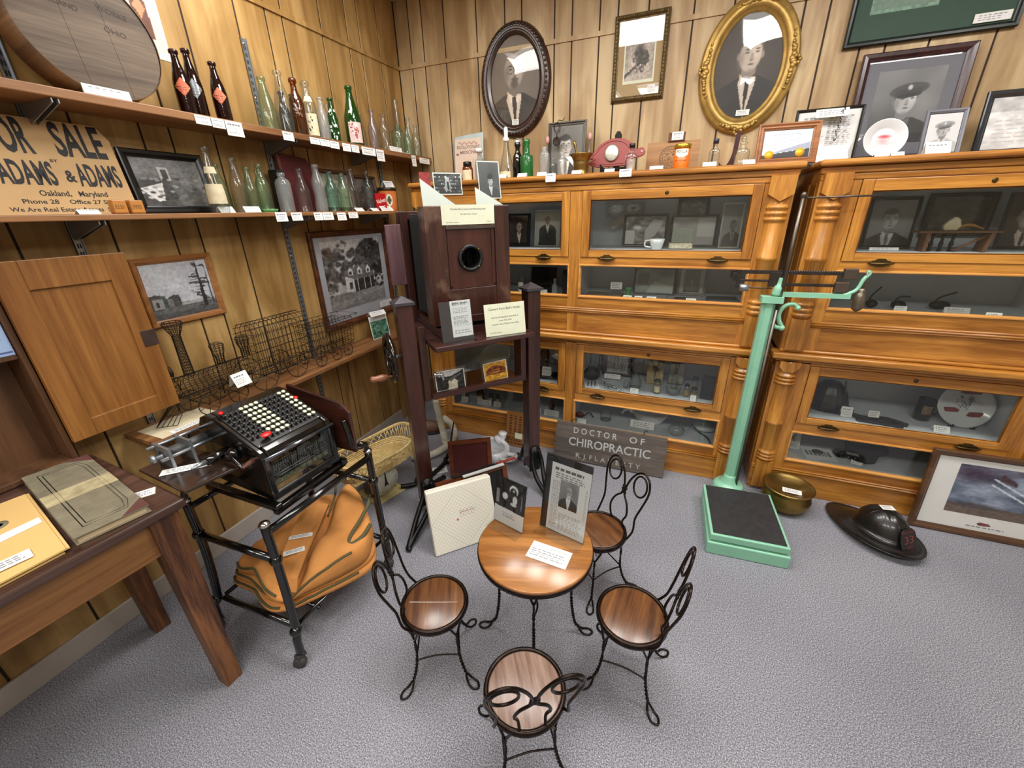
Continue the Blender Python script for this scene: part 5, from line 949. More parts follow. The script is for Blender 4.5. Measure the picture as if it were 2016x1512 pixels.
for i in range(48):
    a = 2 * PI * i / 48; r0, r1 = (0.060, 0.074) if i % 4 == 0 else (0.068, 0.074); c, s_ = math.cos(a), math.sin(a); w_ = 0.0012 if i % 4 == 0 else 0.0007
    m.add([(c * r0 - s_ * w_, -0.0615, 0.1 + s_ * r0 + c * w_), (c * r0 + s_ * w_, -0.0615, 0.1 + s_ * r0 - c * w_), (c * r1 + s_ * w_, -0.0615, 0.1 + s_ * r1 - c * w_), (c * r1 - s_ * w_, -0.0615, 0.1 + s_ * r1 + c * w_)], [(0, 1, 2, 3)])
m.build('graduation', INK, dl)
m = MB(); m.push(Tr(0, -0.064, 0.1)); m.prism([(-0.002, 0.066), (0.002, 0.066), (0.006, 0.0), (0.014, -0.030), (0.0, -0.022), (-0.014, -0.030), (-0.006, 0.0)], -0.001, 0.001, 'xz'); m.build('pointer', INK, dl)
WK = plain('straw_wicker', (0.88, 0.78, 0.54), 0.7, 0, 0.2, 50)
m = MB(); n = 60
def bk(a, k, z): return (0.255 * k * math.copysign(abs(math.cos(a)) ** 0.7, math.cos(a)), 0.135 * k * math.copysign(abs(math.sin(a)) ** 0.7, math.sin(a)), z)
TOPZ = lambda a: 0.285 + 0.045 * abs(math.cos(a)) ** 2
for z, k in ((0.205, 0.86), (0.215, 0.88), (0.225, 0.90), (0.235, 0.92), (0.245, 0.93)): m.tube([bk(2 * PI * j / n, k + 0.012 * (1 if j % 2 else -1), z) for j in range(n)], 0.0048, 5, True)
for j in range(n):
    a = 2 * PI * j / n; m.tube([bk(a, 0.93, 0.245), bk(a + 0.13, 1.0, TOPZ(a + 0.13))], 0.0028, 5)
    if j % 2 == 0: m.tube([bk(a, 0.93, 0.245), bk(a - 0.13, 1.0, TOPZ(a - 0.13))], 0.0028, 5)
for dz in (0, 0.007): m.tube([bk(2 * PI * j / n, 1.0, TOPZ(2 * PI * j / n) + dz) for j in range(n)], 0.006, 6, True)
for i in range(26): y = -0.108 + 0.216 * i / 25; m.tube([(-0.21, y, 0.209 + 0.002 * (i % 2)), (0.21, y, 0.209 + 0.002 * (i % 2))], 0.0046, 5)
m.build('wicker_basket', WK, bs); MB().box((-0.12, -0.06, 0.194), (0.12, 0.06, 0.204)).build('pan_plate', DKE, bs)
# odds and ends by the cabinet foot
t = thing('leather_boot', 'tall worn brown leather boot standing in the corner', 'boot', (-1.66, 2.20, 0), 25)
m = MB(); m.lathe([(0.045, 0.0), (0.055, 0.02), (0.05, 0.10), (0.052, 0.2), (0.062, 0.30), (0.06, 0.345), (0.052, 0.345), (0.05, 0.30)], 20); m.push(Tr(0.07, 0, 0.045)); m.ball((0, 0, 0), (0.10, 0.045, 0.05)); m.pop(); m.build('leather_upper', plain('scuffed_brown_leather', (0.42, 0.30, 0.22), 0.55, 0, 0.4, 14, 0.2), t); MB().push(Sc(1, 0.6, 1)).lathe([(0.06, 0), (0.06, 0.015)], 20).push(Tr(0.08, 0, 0)).lathe([(0.085, 0), (0.085, 0.015)], 20).build('boot_sole', DARK, t)
t = thing('bleached_ox_bow', 'bleached white curved ox bow lying in the corner behind the stand', 'ox bow', (0, 0, 0))
OXW = wood('bleached_wood', (0.83, 0.81, 0.74), (0.70, 0.67, 0.58), 'x', 0.6, 0.0)
m = MB(); m.tube(sp([(-1.50, 1.86, 0.025), (-1.40, 1.91, 0.03), (-1.335, 2.01, 0.05), (-1.325, 2.12, 0.075), (-1.385, 2.20, 0.11), (-1.47, 2.23, 0.14)], 7), 0.0235, 10); m.build('curved_bow', OXW, t); m = MB(); m.hexa([(-1.365, 2.03, 0.06), (-1.325, 2.03, 0.06), (-1.325, 2.045, 0.07), (-1.365, 2.045, 0.07)], [(-1.43, 2.06, 0.35), (-1.39, 2.06, 0.35), (-1.39, 2.075, 0.36), (-1.43, 2.075, 0.36)]); m.build('straight_slat', OXW, t)
t = thing('iron_tongs', 'black iron tongs with hooked jaws leaning among the floor items', 'tongs', (-1.26, 1.93, 0), 20); m = MB(); m.tube([(0.03, 0.1, 0.24), (0.01, 0.04, 0.12), (0, 0, 0.03)], [0.004, 0.008, 0.01], 7); m.tube(sp([(0, 0, 0.05), (0.03, -0.01, 0.06), (0.04, -0.02, 0.03), (0.02, -0.03, 0.012), (-0.02, -0.02, 0.012)], 5), 0.010, 7); m.ball((0, 0, 0.05), 0.02); m.build('iron_jaws', IRON, t); MB().tube(sp([(-0.02, 0, 0.03), (-0.03, -0.06, 0.016), (-0.10, -0.20, 0.016), (-0.17, -0.27, 0.02), (-0.23, -0.30, 0.03)], 6), 0.014, 8).build('curved_handle', IRON, t)
t = thing('bedpan', 'white enamel bedpan with spout lying by the cabinet plinth', 'bedpan', (-1.03, 2.085, 0), -22); EN = plain('white_enamel', (0.93, 0.94, 0.96), 0.15, 0, 0.02, coat=0.5)
m = MB(); m.lathe([(0.0001, 0.0), (0.10, 0.0), (0.13, 0.02), (0.14, 0.06), (0.135, 0.085), (0.115, 0.09), (0.10, 0.083), (0.10, 0.07), (0.12, 0.05), (0.10, 0.015), (0.0001, 0.012)], 32, sy=0.8); m.tube(sp([(-0.02, 0.075, 0.08), (0.0, 0.10, 0.10), (0.01, 0.105, 0.14)], 5), [0.035] * 5 + [0.028] * 6, 12); m.build('pan', EN, t); MB().tube(sp([(0.13, -0.04, 0.06), (0.19, -0.05, 0.075), (0.21, 0.0, 0.075), (0.19, 0.04, 0.07), (0.13, 0.03, 0.06)], 6), 0.014, 8).build('handle', EN, t)
t = thing('crate_board', 'brown printed crate board with a cream tag against the cabinet plinth', 'board', (-0.925, 2.262, 0.0), -3, rx=-12); MB().box((-0.075, -0.012, 0), (0.075, 0, 0.245)).build('board', wood('crate_wood', (0.62, 0.42, 0.22), (0.48, 0.30, 0.14), 'z', 0.6, 0), t)
p = Pic(40, 60, (0.56, 0.38, 0.20)); 
for x in (0.2, 0.45, 0.7, 0.9): p.rect(x - 0.07, 0.3, x + 0.05, 0.95, (0.24, 0.14, 0.08), 0.0); [p.rect(x - 0.06, z, x + 0.06, z + 0.045, (0.25, 0.15, 0.09), 0.85) for z in np.arange(0.34, 0.94, 0.075)]
p.lines(0.05, 0.95, 0.05, 0.28, 3, (0.25, 0.15, 0.09), 4, 0.6); p.mesh('print', 0.145, 0.24, t, M=Tr(0, -0.0125, 0.1225)); MB().box((-0.005, -0.014, 0.06), (0.05, -0.0132, 0.10)).build('cream_tag', CREAM, t)
flat_card('label_card', 'grey white card lying on the carpet behind the stand post', -1.27, 1.83, 0.0005, 40, 0.09, 0.075, 13, 3)

# ================================================================ pictures on the back wall
YB = YW - 0.0015
DKW = wood('dark_carved_frame', (0.24, 0.14, 0.11), (0.10, 0.055, 0.045), 'z', 0.3, 0.4, 2.0)
GOLD = plain('antique_gilt', (0.66, 0.53, 0.28), 0.38, 0.55, 0.25, 22, 0.15)
BRZ = plain('bronze_gilt', (0.42, 0.35, 0.22), 0.4, 0.5, 0.4, 60, 0.2)
SEP = (1.06, 0.98, 0.90)
p = Pic(80, 140, (0.44, 0.40, 0.36), 1.41); p.ell(0.5, 0.62, 0.55, 0.5, (0.52, 0.48, 0.43), 0.9, 0.7); p.noise(3, 0.05); portrait(p, 0.47, 0.61, 1.5, 0.64, 0.40, 0.20, 0.80, 0.16, bald=True, specs=True, moust=0.36, beard=None, tint=SEP); p.ell(0.485, 0.475, 0.10, 0.06, (0.40, 0.36, 0.32), 0.5); p.noise(5, 0.04)
op = [(0, 0), (0.004, -0.012), (0.014, -0.024), (0.032, -0.030), (0.040, -0.022), (0.046, -0.027), (0.056, -0.026), (0.064, -0.016), (0.068, -0.016), (0.070, -0.006)]
t = framed('oval_portrait', 'dark carved oval frame with a portrait of a bald bespectacled man', 'portrait', (-1.088, YB, 1.927), 0, 0, 0.455, 0.592, 0.07, DKW, op, p, 0.335, 0.472, 0, 0, None, True, 'convex', extra=(0.0, -0.208, 0.045, 0.030))
m = MB().push(Tr(0, 0, 0.296))
for k in range(64):
    a = 2 * PI * k / 64; m.ball((0.205 * math.cos(a), -0.029, 0.274 * math.sin(a)), (0.008, 0.006, 0.008), 0, 6, 4)
m.build('carved_beading', DKW, t)
p = Pic(80, 120, (0.22, 0.19, 0.17), 1.44); p.ell(0.5, 0.55, 0.6, 0.55, (0.30, 0.27, 0.24), 0.9); portrait(p, 0.52, 0.61, 1.3, 0.70, 0.20, 0.15, 0.74, 0.10, bald=True, tint=SEP)
gp = [(0, 0), (0.003, -0.014), (0.012, -0.024), (0.022, -0.022), (0.030, -0.030), (0.048, -0.032), (0.058, -0.024), (0.066, -0.014), (0.072, -0.014), (0.076, -0.006)]
t = framed('oval_portrait', 'ornate gilt oval frame with a portrait of a balding man in a tie', 'portrait', (0.170, YB, 1.850), 0, 0, 0.448, 0.588, 0.076, GOLD, gp, p, 0.315, 0.455, 0, 0, None, True, 'convex', extra=(0.012, -0.196, 0.062, 0.026))
rg = random.Random(2)
for a0 in (0, 90, 180, 270):
    m = MB().push(Tr(0, 0, 0.294)); A, B = 0.224 - 0.030, 0.294 - 0.030
    for d in np.linspace(-26, 26, 19):
        a = R(a0 + d); r_ = 0.013 * (1 - abs(d) / 34) + 0.003; m.ball((A * math.cos(a) + rg.uniform(-1, 1) * 0.006, -0.031, B * math.sin(a) + rg.uniform(-1, 1) * 0.006), (r_, r_ * 0.6, r_), 0, 7, 5)
    a = R(a0)
    for k in range(7): b = 2 * PI * k / 7; m.ball((A * 1.06 * math.cos(a) + 0.016 * math.cos(b), -0.034, B * 1.06 * math.sin(a) + 0.016 * math.sin(b)), (0.009, 0.006, 0.009), 0, 7, 5)
    m.build('gilt_ornament', GOLD, t)
p = Pic(60, 84, 0.70); p.noise(5, 0.25); p.rect(0, 0, 1, 0.12, 0.72); p.ell(0.5, 0.55, 0.22, 0.3, 0.25, 0.6); p.tree(0.55, 0.4, 0.28, 0.3, 50, 6); p.poly([(0, 0.15), (0.4, 0.35), (0.4, 0.28), (0, 0.05)], 0.3)
for k in range(9): p.ell(0.15 + 0.08 * k, 0.22 + 0.05 * (k % 3), 0.04, 0.03, 0.8, 0.5)
p.noise(25, 0.2); p.a = p.a * np.array((1.0, 0.93, 0.86))
rp = [(0, 0), (0.002, -0.012), (0.010, -0.020), (0.018, -0.018), (0.024, -0.010), (0.027, -0.010), (0.028, -0.004)]
t = framed('ornate_framed_photograph', 'bronze ornate rectangular frame with a small sepia group photograph', 'picture', (-0.364, YB, 2.054), 0, 1.0, 0.282, 0.390, 0.028, BRZ, rp, p, 0.148, 0.205, 0.0, 0.005, plain('tan_mat', (0.68, 0.58, 0.42), 0.7, var=0.04), extra=(0.075, -0.142, 0.04, 0.03))
MB().push(Tr(0, 0, 0.195)).box((-0.082, -0.0046, -0.112), (0.082, -0.0042, 0.128)).build('inner_mount', CREAM, t)
m = MB().push(Tr(0, 0, 0.195))
for k in range(22):
    for s in (-1, 1): m.ball((-0.125 + 0.25 * k / 21, -0.020, s * 0.182), (0.006, 0.004, 0.006), 0, 6, 4); m.ball((s * 0.128, -0.020, -0.175 + 0.35 * k / 21), (0.006, 0.004, 0.006), 0, 6, 4)
m.build('ornament', BRZ, t)
GRN = plain('dark_green_mat', (0.19, 0.30, 0.25), 0.7, var=0.06)
p = Pic(70, 80, (0.44, 0.58, 0.50)); p.rect(0.05, 0.05, 0.95, 0.95, (0.60, 0.68, 0.60)); p.noise(30, 0.2); p.ell(0.35, 0.42, 0.14, 0.12, (0.62, 0.58, 0.38), 0.3); p.lines(0.1, 0.9, 0.6, 0.95, 5, (0.3, 0.42, 0.36), 3, 0.3); p.rect(0.05, 0.05, 0.95, 0.22, (0.34, 0.46, 0.40), 0.7)
framed('framed_certificate', 'large dark framed certificate on a green mat high on the wall', 'picture', (0.858, YB, 2.163), 0, 1.5, 0.60, 0.46, 0.022, plain('black_green_frame', (0.09, 0.12, 0.11), 0.3), bevel_prof(0.022, 0.022), p, 0.24, 0.27, -0.105, 0.02, GRN, extra=(0.21, -0.185, 0.12, 0.032))
MGW = wood('mahogany_frame', (0.26, 0.14, 0.15), (0.14, 0.07, 0.08), 'z', 0.3, 0.3, 1.4)
p = Pic(80, 100, 0.40); p.noise(3, 0.25); p.ell(0.75, 0.55, 0.4, 0.5, 0.5, 0.9); portrait(p, 0.50, 0.58, 1.32, 0.66, 0.18, 0.20, 0.34, 0.16, cap=0.25); p.noise(6, 0.05)
framed('framed_officer_portrait', 'dark framed grey portrait of a uniformed officer in a peaked cap', 'portrait', (0.845, YW - 0.065, 1.6745), 0, -5.0, 0.40, 0.45, 0.032, MGW, bevel_prof(0.032, 0.022), p, 0.245, 0.295, 0, 0.005, plain('grey_mat', (0.44, 0.44, 0.47), 0.8, var=0.04))

# ================================================================ things standing on top of the cabinets
ZT = 1.6725
SLV = plain('black_silver_frame', (0.28, 0.29, 0.31), 0.25, 0.6)
p = Pic(60, 50, 0.88); p.rect(0, 0.72, 1, 1, 0.72); p.noise(6, 0.18).noise(20, 0.12); p.lines(0.1, 0.9, 0.1, 0.6, 6, 0.7, 4, 0.3)
framed('framed_document', 'black and silver framed pale document at the end of the cabinet top', 'picture', (1.255, 2.62, ZT), 0, -8, 0.33, 0.245, 0.025, SLV, bevel_prof(0.025, 0.016), p, 0.28, 0.195)
p = portrait(Pic(40, 56, 0.80), 0.5, 0.58, 1.4, 0.62, 0.5, 0.68, 0.7, 0.5, cap=0.55)
framed('framed_photograph', 'small grey framed photograph of an officer beside the white plate', 'picture', (0.933, 2.50, ZT), 0, -12, 0.135, 0.180, 0.013, plain('grey_frame', (0.45, 0.46, 0.50), 0.4), bevel_prof(0.013, 0.012), p, 0.105, 0.148)
p = Pic(60, 72, 0.85); [p.lines(a, b, c, d, n, 0.35, k, 0.5, 0.65) for k, (a, b, c, d, n) in enumerate(((0.08, 0.47, 0.08, 0.9, 22), (0.52, 0.93, 0.08, 0.9, 22)))]
framed('framed_document', 'black framed printed page in two columns behind the oak framed certificate', 'picture', (0.530, 2.57, ZT), 0, -6, 0.262, 0.232, 0.012, plain('black_frame', 0.08, 0.3), bevel_prof(0.012, 0.012), p, 0.225, 0.205, 0, 0, plain('pale_mat', (0.80, 0.80, 0.74), 0.7))
t = flat_card('display_card', 'cream folded card hooked over the black framed page with a chain', 0.533, 2.552, ZT + 0.205, 0, 0.125, 0.036, 14, 3, CREAM, 70)
t = thing('chain', 'fine dark chain with a small pendant hanging over the framed page', 'chain', (0.575, 2.548, ZT + 0.225)); m = MB()
for k in range(14): m.push(Tr(0.004 * math.sin(k * 2.1) - 0.001 * k, 0.004 - 0.0008 * k, -0.0085 * k) @ Rz(90 * (k % 2)) @ Rx(90)); m.tube([(0.0035 * math.cos(a), 0.0052 * math.sin(a), 0) for a in np.linspace(0, 2 * PI, 9)[:-1]], 0.0011, 5, True); m.pop()
m.build('links', DWIRE, t); MB().ball((-0.012, -0.010, -0.125), (0.006, 0.004, 0.010)).build('pendant', STEEL, t)
OFX = wood('oak_picture_frame', (0.66, 0.45, 0.29), (0.50, 0.31, 0.18), 'x', 0.35, 0.2)
p = Pic(56, 44, (0.84, 0.88, 0.92)); p.poly([(0, 0), (1, 0), (1, 0.3), (0, 0.10)], (0.20, 0.20, 0.22)); p.poly([(0, 0.1), (1, 0.55), (1, 0.3), (0, 0.12)], (0.62, 0.65, 0.72)); p.lines(0.2, 0.8, 0.3, 0.9, 6, (0.6, 0.65, 0.75), 4, 0.3)
t = framed('framed_certificate', 'light oak framed certificate with two yellow seals on the cabinet top', 'picture', (0.365, 2.44, ZT), 4, -10, 0.245, 0.168, 0.026, OFX, [(0, 0), (0, -0.016), (0.006, -0.018), (0.012, -0.012), (0.018, -0.014), (0.022, -0.008), (0.026, -0.006)], p, 0.19, 0.112)
m = MB()
for x, z in ((-0.066, 0.040), (0.056, 0.046)): m.push(Tr(x, -0.0052, z) @ Rx(90)); m.lathe([(0.0185, 0), (0.0185, 0.0006), (0.0001, 0.0006)], 22); m.pop()
m.build('yellow_seal', plain('yellow_seal_foil', (0.92, 0.70, 0.15), 0.4, 0.2), t)
t = thing('display_plate', 'white china plate with a red picture on a small easel', 'plate', (0.732, 2.47, ZT + 0.004), 0, rx=-14)
CH = plain('white_china', (0.80, 0.81, 0.82), 0.15, 0, 0.02, coat=0.4)
m = MB(); m.push(Tr(0, 0, 0.078) @ Rx(90)); m.lathe([(0.0001, -0.004), (0.045, -0.003), (0.050, 0.003), (0.074, 0.010), (0.077, 0.012), (0.076, 0.009), (0.050, 0.0), (0.045, -0.006), (0.0001, -0.007)], 48); m.pop(); m.build('plate', CH, t)
p = Pic(50, 50, (0.90, 0.80, 0.80)); p.noise(6, 0.2); p.ell(0.5, 0.62, 0.35, 0.12, (0.68, 0.25, 0.28), 0.7); p.ell(0.45, 0.4, 0.3, 0.18, (0.88, 0.62, 0.63), 0.8); p.lines(0.2, 0.8, 0.2, 0.5, 4, (0.75, 0.4, 0.42), 3, 0.3); p.mesh('red_picture', 0.086, 0.086, t, M=Tr(0, 0.0025, 0.078), oval=True)
m = MB(); m.tube(sp([(-0.03, 0.03, 0.0), (-0.03, -0.012, 0.0), (-0.03, -0.018, 0.010)], 4), 0.002, 6); m.tube(sp([(0.03, 0.03, 0.0), (0.03, -0.012, 0.0), (0.03, -0.018, 0.010)], 4), 0.002, 6); m.tube([(-0.03, 0.03, 0), (0, 0.035, 0.09), (0.03, 0.03, 0)], 0.002, 6); m.build('wire_easel', DWIRE, t)

def tent_card(label, x, y, z, rz, w, h, seed=1, lean=35, group='label cards on the cabinet tops'):
    t = thing('label_card', label, 'label card', (x, y, z), rz, group); M = Rx(-lean); MB().push(M).box((-w / 2, 0, 0), (w / 2, 0.0006, h)).build('card', WHITE, t); p = card_pic(3 + seed % 2, 0.93, True, seed, 34, 20); p.mesh('print', w * 0.96, h * 0.92, t, M=M @ Tr(0, -0.0003, h / 2))
    MB().push(Tr(0, 2 * h * math.sin(R(lean)), 0) @ Rx(lean)).box((-w / 2, -0.0006, 0), (w / 2, 0, h)).build('card_back', WHITE, t); return t
def hang_card(label, loc, rz, w, h, seed, group, drop=0.0, lean=-3):
    """card taped to a board's front edge; loc is the top centre"""
    t = thing('label_card', label, 'label card', loc, rz, group); M = Rx(lean) @ Tr(0, 0, -h); MB().push(M).box((-w / 2, -0.0006, 0), (w / 2, 0, h)).build('card', WHITE, t); p = card_pic(3 + seed % 3, 0.94, True, seed, 34, int(34 * min(1.6, max(0.5, h / w)))); p.mesh('print', w * 0.96, h * 0.94, t, M=M @ Tr(0, -0.0009, h / 2)); return t
GC = 'label cards on the cabinet tops'
tent_card('white card before the gray officer photograph beside the plate', 0.905, 2.42, ZT, 6, 0.085, 0.055, 3, 20)
tent_card('small cream card propped against the white china plate', 0.775, 2.415, ZT, 0, 0.045, 0.028, 4)
tent_card('white card standing beside the oak framed certificate', 0.215, 2.345, ZT, 3, 0.05, 0.026, 5)
tent_card('white card standing before the clear bottle with dark stopper cap', 0.052, 2.345, ZT, 2, 0.058, 0.026, 6)
tent_card('pair of white cards lying before the stamped wooden board', -0.185, 2.345, ZT, 2, 0.062, 0.022, 7)
tent_card('white card standing before the red pig plaque', -0.412, 2.345, ZT, 2, 0.05, 0.022, 8)
hang_card('white card taped below the clear bottle with black cap', (-0.322, Y0 - 0.0375, 1.679), 0, 0.058, 0.034, 9, GC)
hang_card('white card taped to the cabinet edge below the small clear bottles', (-0.704, Y0 - 0.0375, 1.679), 0, 0.054, 0.040, 10, GC)
tent_card('white card standing before the brass mortar', -0.582, 2.345, ZT, 0, 0.052, 0.024, 11)
tent_card('white card standing before the clear embossed bottle', -0.775, 2.345, ZT, 0, 0.052, 0.026, 12)
tent_card('white card standing before the green and black bottles', -0.888, 2.345, ZT, 0, 0.054, 0.026, 13)
tent_card('white card half hidden behind the tall photograph stand', -1.005, 2.345, ZT, 0, 0.048, 0.026, 14)

# ---------------------------------------------------------------- bottles
CLEAR = glass('clear_bottle_glass', (0.94, 0.96, 0.95), (0.42, 0.47, 0.46), 1.3, 0.03, 0.2, 0.02, (0.75, 0.8, 0.8))
GREENISH = glass('pale_green_glass', (0.80, 0.92, 0.80), (0.25, 0.40, 0.26), 1.6, 0.03, 0.25, 0.05, (0.55, 0.7, 0.55))
AQUA = glass('aqua_glass', (0.66, 0.86, 0.78), (0.18, 0.34, 0.30), 1.6, 0.03, 0.2, 0.06, (0.4, 0.6, 0.55))
MILKY = glass('cloudy_glass', (0.86, 0.87, 0.87), (0.5, 0.52, 0.52), 1.3, 0.1, 0.4, 0.22, (0.62, 0.64, 0.64))
PURPL = glass('amethyst_glass', (0.84, 0.80, 0.84), (0.40, 0.34, 0.40), 1.6, 0.03, 0.4, 0.08, (0.6, 0.55, 0.6))
GREEN = glass('green_bottle_glass', (0.10, 0.42, 0.07), (0.01, 0.10, 0.01), 1.6, 0.03, 0.1, 0.12, (0.03, 0.20, 0.03))
EMER = glass('emerald_bottle_glass', (0.10, 0.50, 0.16), (0.01, 0.16, 0.04), 1.5, 0.06, 0.5, 0.35, (0.04, 0.26, 0.07))
AMBER = glass('amber_glass', (0.55, 0.24, 0.05), (0.13, 0.04, 0.01), 1.6, 0.03, 0.15, 0.12, (0.20, 0.08, 0.02))
BROWN = glass('dark_brown_glass', (0.16, 0.035, 0.02), (0.03, 0.008, 0.005), 1.8, 0.03, 0.1, 0.2, (0.035, 0.010, 0.008))
NOIR = glass('near_black_glass', (0.03, 0.035, 0.02), (0.01, 0.01, 0.01), 1.8, 0.03, 0.1, 0.4, (0.012, 0.014, 0.01))
GLS = dict(c=CLEAR, g=GREENISH, q=AQUA, m=MILKY, p=PURPL, G=GREEN, E=EMER, a=AMBER, b=BROWN, k=NOIR)
PROF = {
 'soda': [(0.55, 0), (0.95, 0), (1, 0.02), (1, 0.46), (0.94, 0.54), (0.78, 0.64), (0.56, 0.74), (0.44, 0.83), (0.40, 0.92), (0.40, 0.935), (0.52, 0.94), (0.54, 0.985), (0.46, 1.0), (0.34, 1.0)],
 'beer': [(0.55, 0), (0.95, 0), (1, 0.02), (1, 0.56), (0.96, 0.62), (0.74, 0.70), (0.48, 0.76), (0.40, 0.84), (0.38, 0.92), (0.52, 0.925), (0.54, 0.97), (0.46, 1.0), (0.34, 1.0)],
 'hobble': [(0.6, 0), (0.96, 0), (1.0, 0.02), (0.98, 0.12), (0.84, 0.30), (0.82, 0.36), (0.98, 0.54), (0.98, 0.60), (0.84, 0.70), (0.58, 0.80), (0.44, 0.88), (0.42, 0.935), (0.54, 0.94), (0.54, 0.985), (0.46, 1.0), (0.34, 1.0)],
 'round': [(0.6, 0), (0.95, 0), (1, 0.02), (1, 0.70), (0.95, 0.77), (0.76, 0.83), (0.45, 0.87), (0.40, 0.90), (0.50, 0.905), (0.52, 0.99), (0.44, 1.0), (0.36, 1.0)],
 'wine': [(0.55, 0), (0.95, 0), (1, 0.02), (1, 0.42), (0.95, 0.50), (0.74, 0.62), (0.50, 0.75), (0.38, 0.86), (0.34, 0.94), (0.42, 0.945), (0.42, 0.985), (0.36, 1.0), (0.28, 1.0)],
 'bell': [(0.55, 0), (0.97, 0), (1, 0.02), (0.98, 0.30), (0.84, 0.50), (0.60, 0.68), (0.42, 0.82), (0.36, 0.90), (0.36, 0.93), (0.46, 0.935), (0.46, 0.985), (0.38, 1.0), (0.28, 1.0)],
 'flask': [(0.6, 0), (0.95, 0), (1, 0.02), (1, 0.56), (0.92, 0.66), (0.60, 0.74), (0.40, 0.78), (0.36, 0.92), (0.5, 0.925), (0.5, 0.985), (0.36, 1.0)],
 'jar': [(0.6, 0), (0.96, 0), (1, 0.02), (1, 0.60), (0.86, 0.72), (0.66, 0.76), (0.66, 0.80)],
 'cone': [(0.6, 0), (0.98, 0), (1, 0.015), (1, 0.16), (0.92, 0.22), (0.50, 0.52), (0.34, 0.66), (0.30, 0.76)],
 'tube': [(0.8, 0), (1, 0), (1, 0.02), (1, 0.985), (0.94, 1.0), (0.86, 1.0)],
 'swing': [(0.6, 0), (0.96, 0), (1, 0.02), (1, 0.52), (0.90, 0.60), (0.58, 0.68), (0.44, 0.74), (0.44, 0.82), (0.62, 0.86), (0.60, 0.93), (0.5, 0.95)],
 'ball': [(0.6, 0), (0.96, 0), (1, 0.015), (1, 0.555), (0.92, 0.585), (0.62, 0.60), (0.50, 0.66), (0.44, 0.80), (0.42, 0.88), (0.54, 0.90), (0.56, 0.96), (0.42, 1.0)]}
PAPER = plain('aged_label_paper', (0.83, 0.78, 0.65), 0.7, 0, 0.12, 40)
def band(m, prof, h, r, z0, z1, a0, a1, mi=0, n=14, off=1.02):
    """label wrapped round a bottle between angles a0..a1 (degrees, 270 faces -y)"""
    R_ = lambda z: next((p[0] + (q[0] - p[0]) * (z - p[1]) / max(1e-6, q[1] - p[1]) for p, q in zip(prof[1:], prof[2:]) if p[1] <= z <= q[1]), 0.5)
    zs = np.linspace(z0, z1, 6); vs = []
    for z in zs:
        for k in range(n + 1): a = R(a0 + (a1 - a0) * k / n); rr = R_(z) * r * off + 0.0003; vs.append((rr * math.cos(a), rr * math.sin(a), z * h))
    return m.add(vs, [(i * (n + 1) + k, i * (n + 1) + k + 1, (i + 1) * (n + 1) + k + 1, (i + 1) * (n + 1) + k) for i in range(5) for k in range(n)], mi, True)
def bottle(label, x, y, z, h, w, style, col, face=0, group=None, labels=(), ribs=False, sy=1.0, n=20, base=True):
    t = thing('glass_bottle', label, 'bottle', (x, y, z), face, group); pr = PROF[style]; r = w / 2
    m = MB(); q = [(a * r, b * h) for a, b in pr]
    if ribs: q = [(rr + (0.0012 if i % 2 else 0), zz) for i, (rr, zz) in enumerate([(np.interp(s, [b for a, b in pr[1:]], [a for a, b in pr[1:]]) * r, s * h) for s in np.linspace(0.0, 0.74, 40)])] + [(a * r, b * h) for a, b in pr if b > 0.76]
    m.rings(q, n, 0, sy); m.rings([(0.0003, 0.004), (pr[0][0] * r, 0.003), (q[0][0], 0.0)], n, 0, sy); m.build('glass_body', GLS[col], t)
    for (z0, z1, a0, a1, mt, nm) in labels: mm = MB(); band(mm, pr, h, r, z0, z1, a0, a1); mm.build(nm, mt, t)
    return t
def stopper(t, h, w, style, mt, nm='cap', k=1.15, hh=0.018):
    r = [a for a, b in PROF[style]][-1] * w / 2 * k + 0.002; m = MB(); z = PROF[style][-1][1] * h - 0.006; m.lathe([(r, z), (r, z + hh), (r * 0.8, z + hh + 0.002), (0.0001, z + hh + 0.002)], 14); m.build(nm, mt, t); return t
CAPB = plain('black_cap', 0.06, 0.35); PORC = plain('white_porcelain', (0.9, 0.9, 0.88), 0.2)
GB = 'bottles on the cabinet top'
t = bottle('clear flat bottle with dark cap beside the orange tin', 0.068, 2.42, ZT, 0.108, 0.050, 'flask', 'c', 0, GB, sy=0.55); stopper(t, 0.108, 0.05, 'flask', plain('dark_blue_cap', (0.12, 0.14, 0.2), 0.4))
t = bottle('clear oval bottle with glass stopper beside the plum stand', 0.186, 2.42, ZT, 0.100, 0.064, 'flask', 'c', 0, GB, sy=0.6); m = MB(); m.ball((0, 0, 0.112), (0.011, 0.011, 0.014)); m.build('glass_stopper', CLEAR, t)
t = bottle('clear panelled bottle with black cap before the pig plaque', -0.312, 2.385, ZT, 0.112, 0.060, 'flask', 'c', 0, GB, [(0.08, 0.5, 235, 305, glass('embossed_panel', (0.9, 0.88, 0.88), (0.6, 0.55, 0.55), 2.5, 0.1, 1.0, 0.25, (0.8, 0.75, 0.75)), 'embossed_panel')], sy=0.6, n=8); stopper(t, 0.112, 0.06, 'flask', CAPB)
bottle('clear printed bottle between the tiny bottle and brass mortar', -0.678, 2.405, ZT, 0.112, 0.054, 'flask', 'm', 0, GB, sy=0.7)
bottle('tiny clear bottle beside the printed bottle and portrait', -0.720, 2.380, ZT, 0.086, 0.036, 'flask', 'c', 0, GB)
bottle('clear embossed flask before the framed portrait corner', -0.790, 2.445, ZT, 0.150, 0.060, 'round', 'm', 0, GB, sy=0.6)
t = bottle('bright green bottle with glass ball neck', -0.888, 2.43, ZT, 0.192, 0.072, 'ball', 'E', 0, GB)
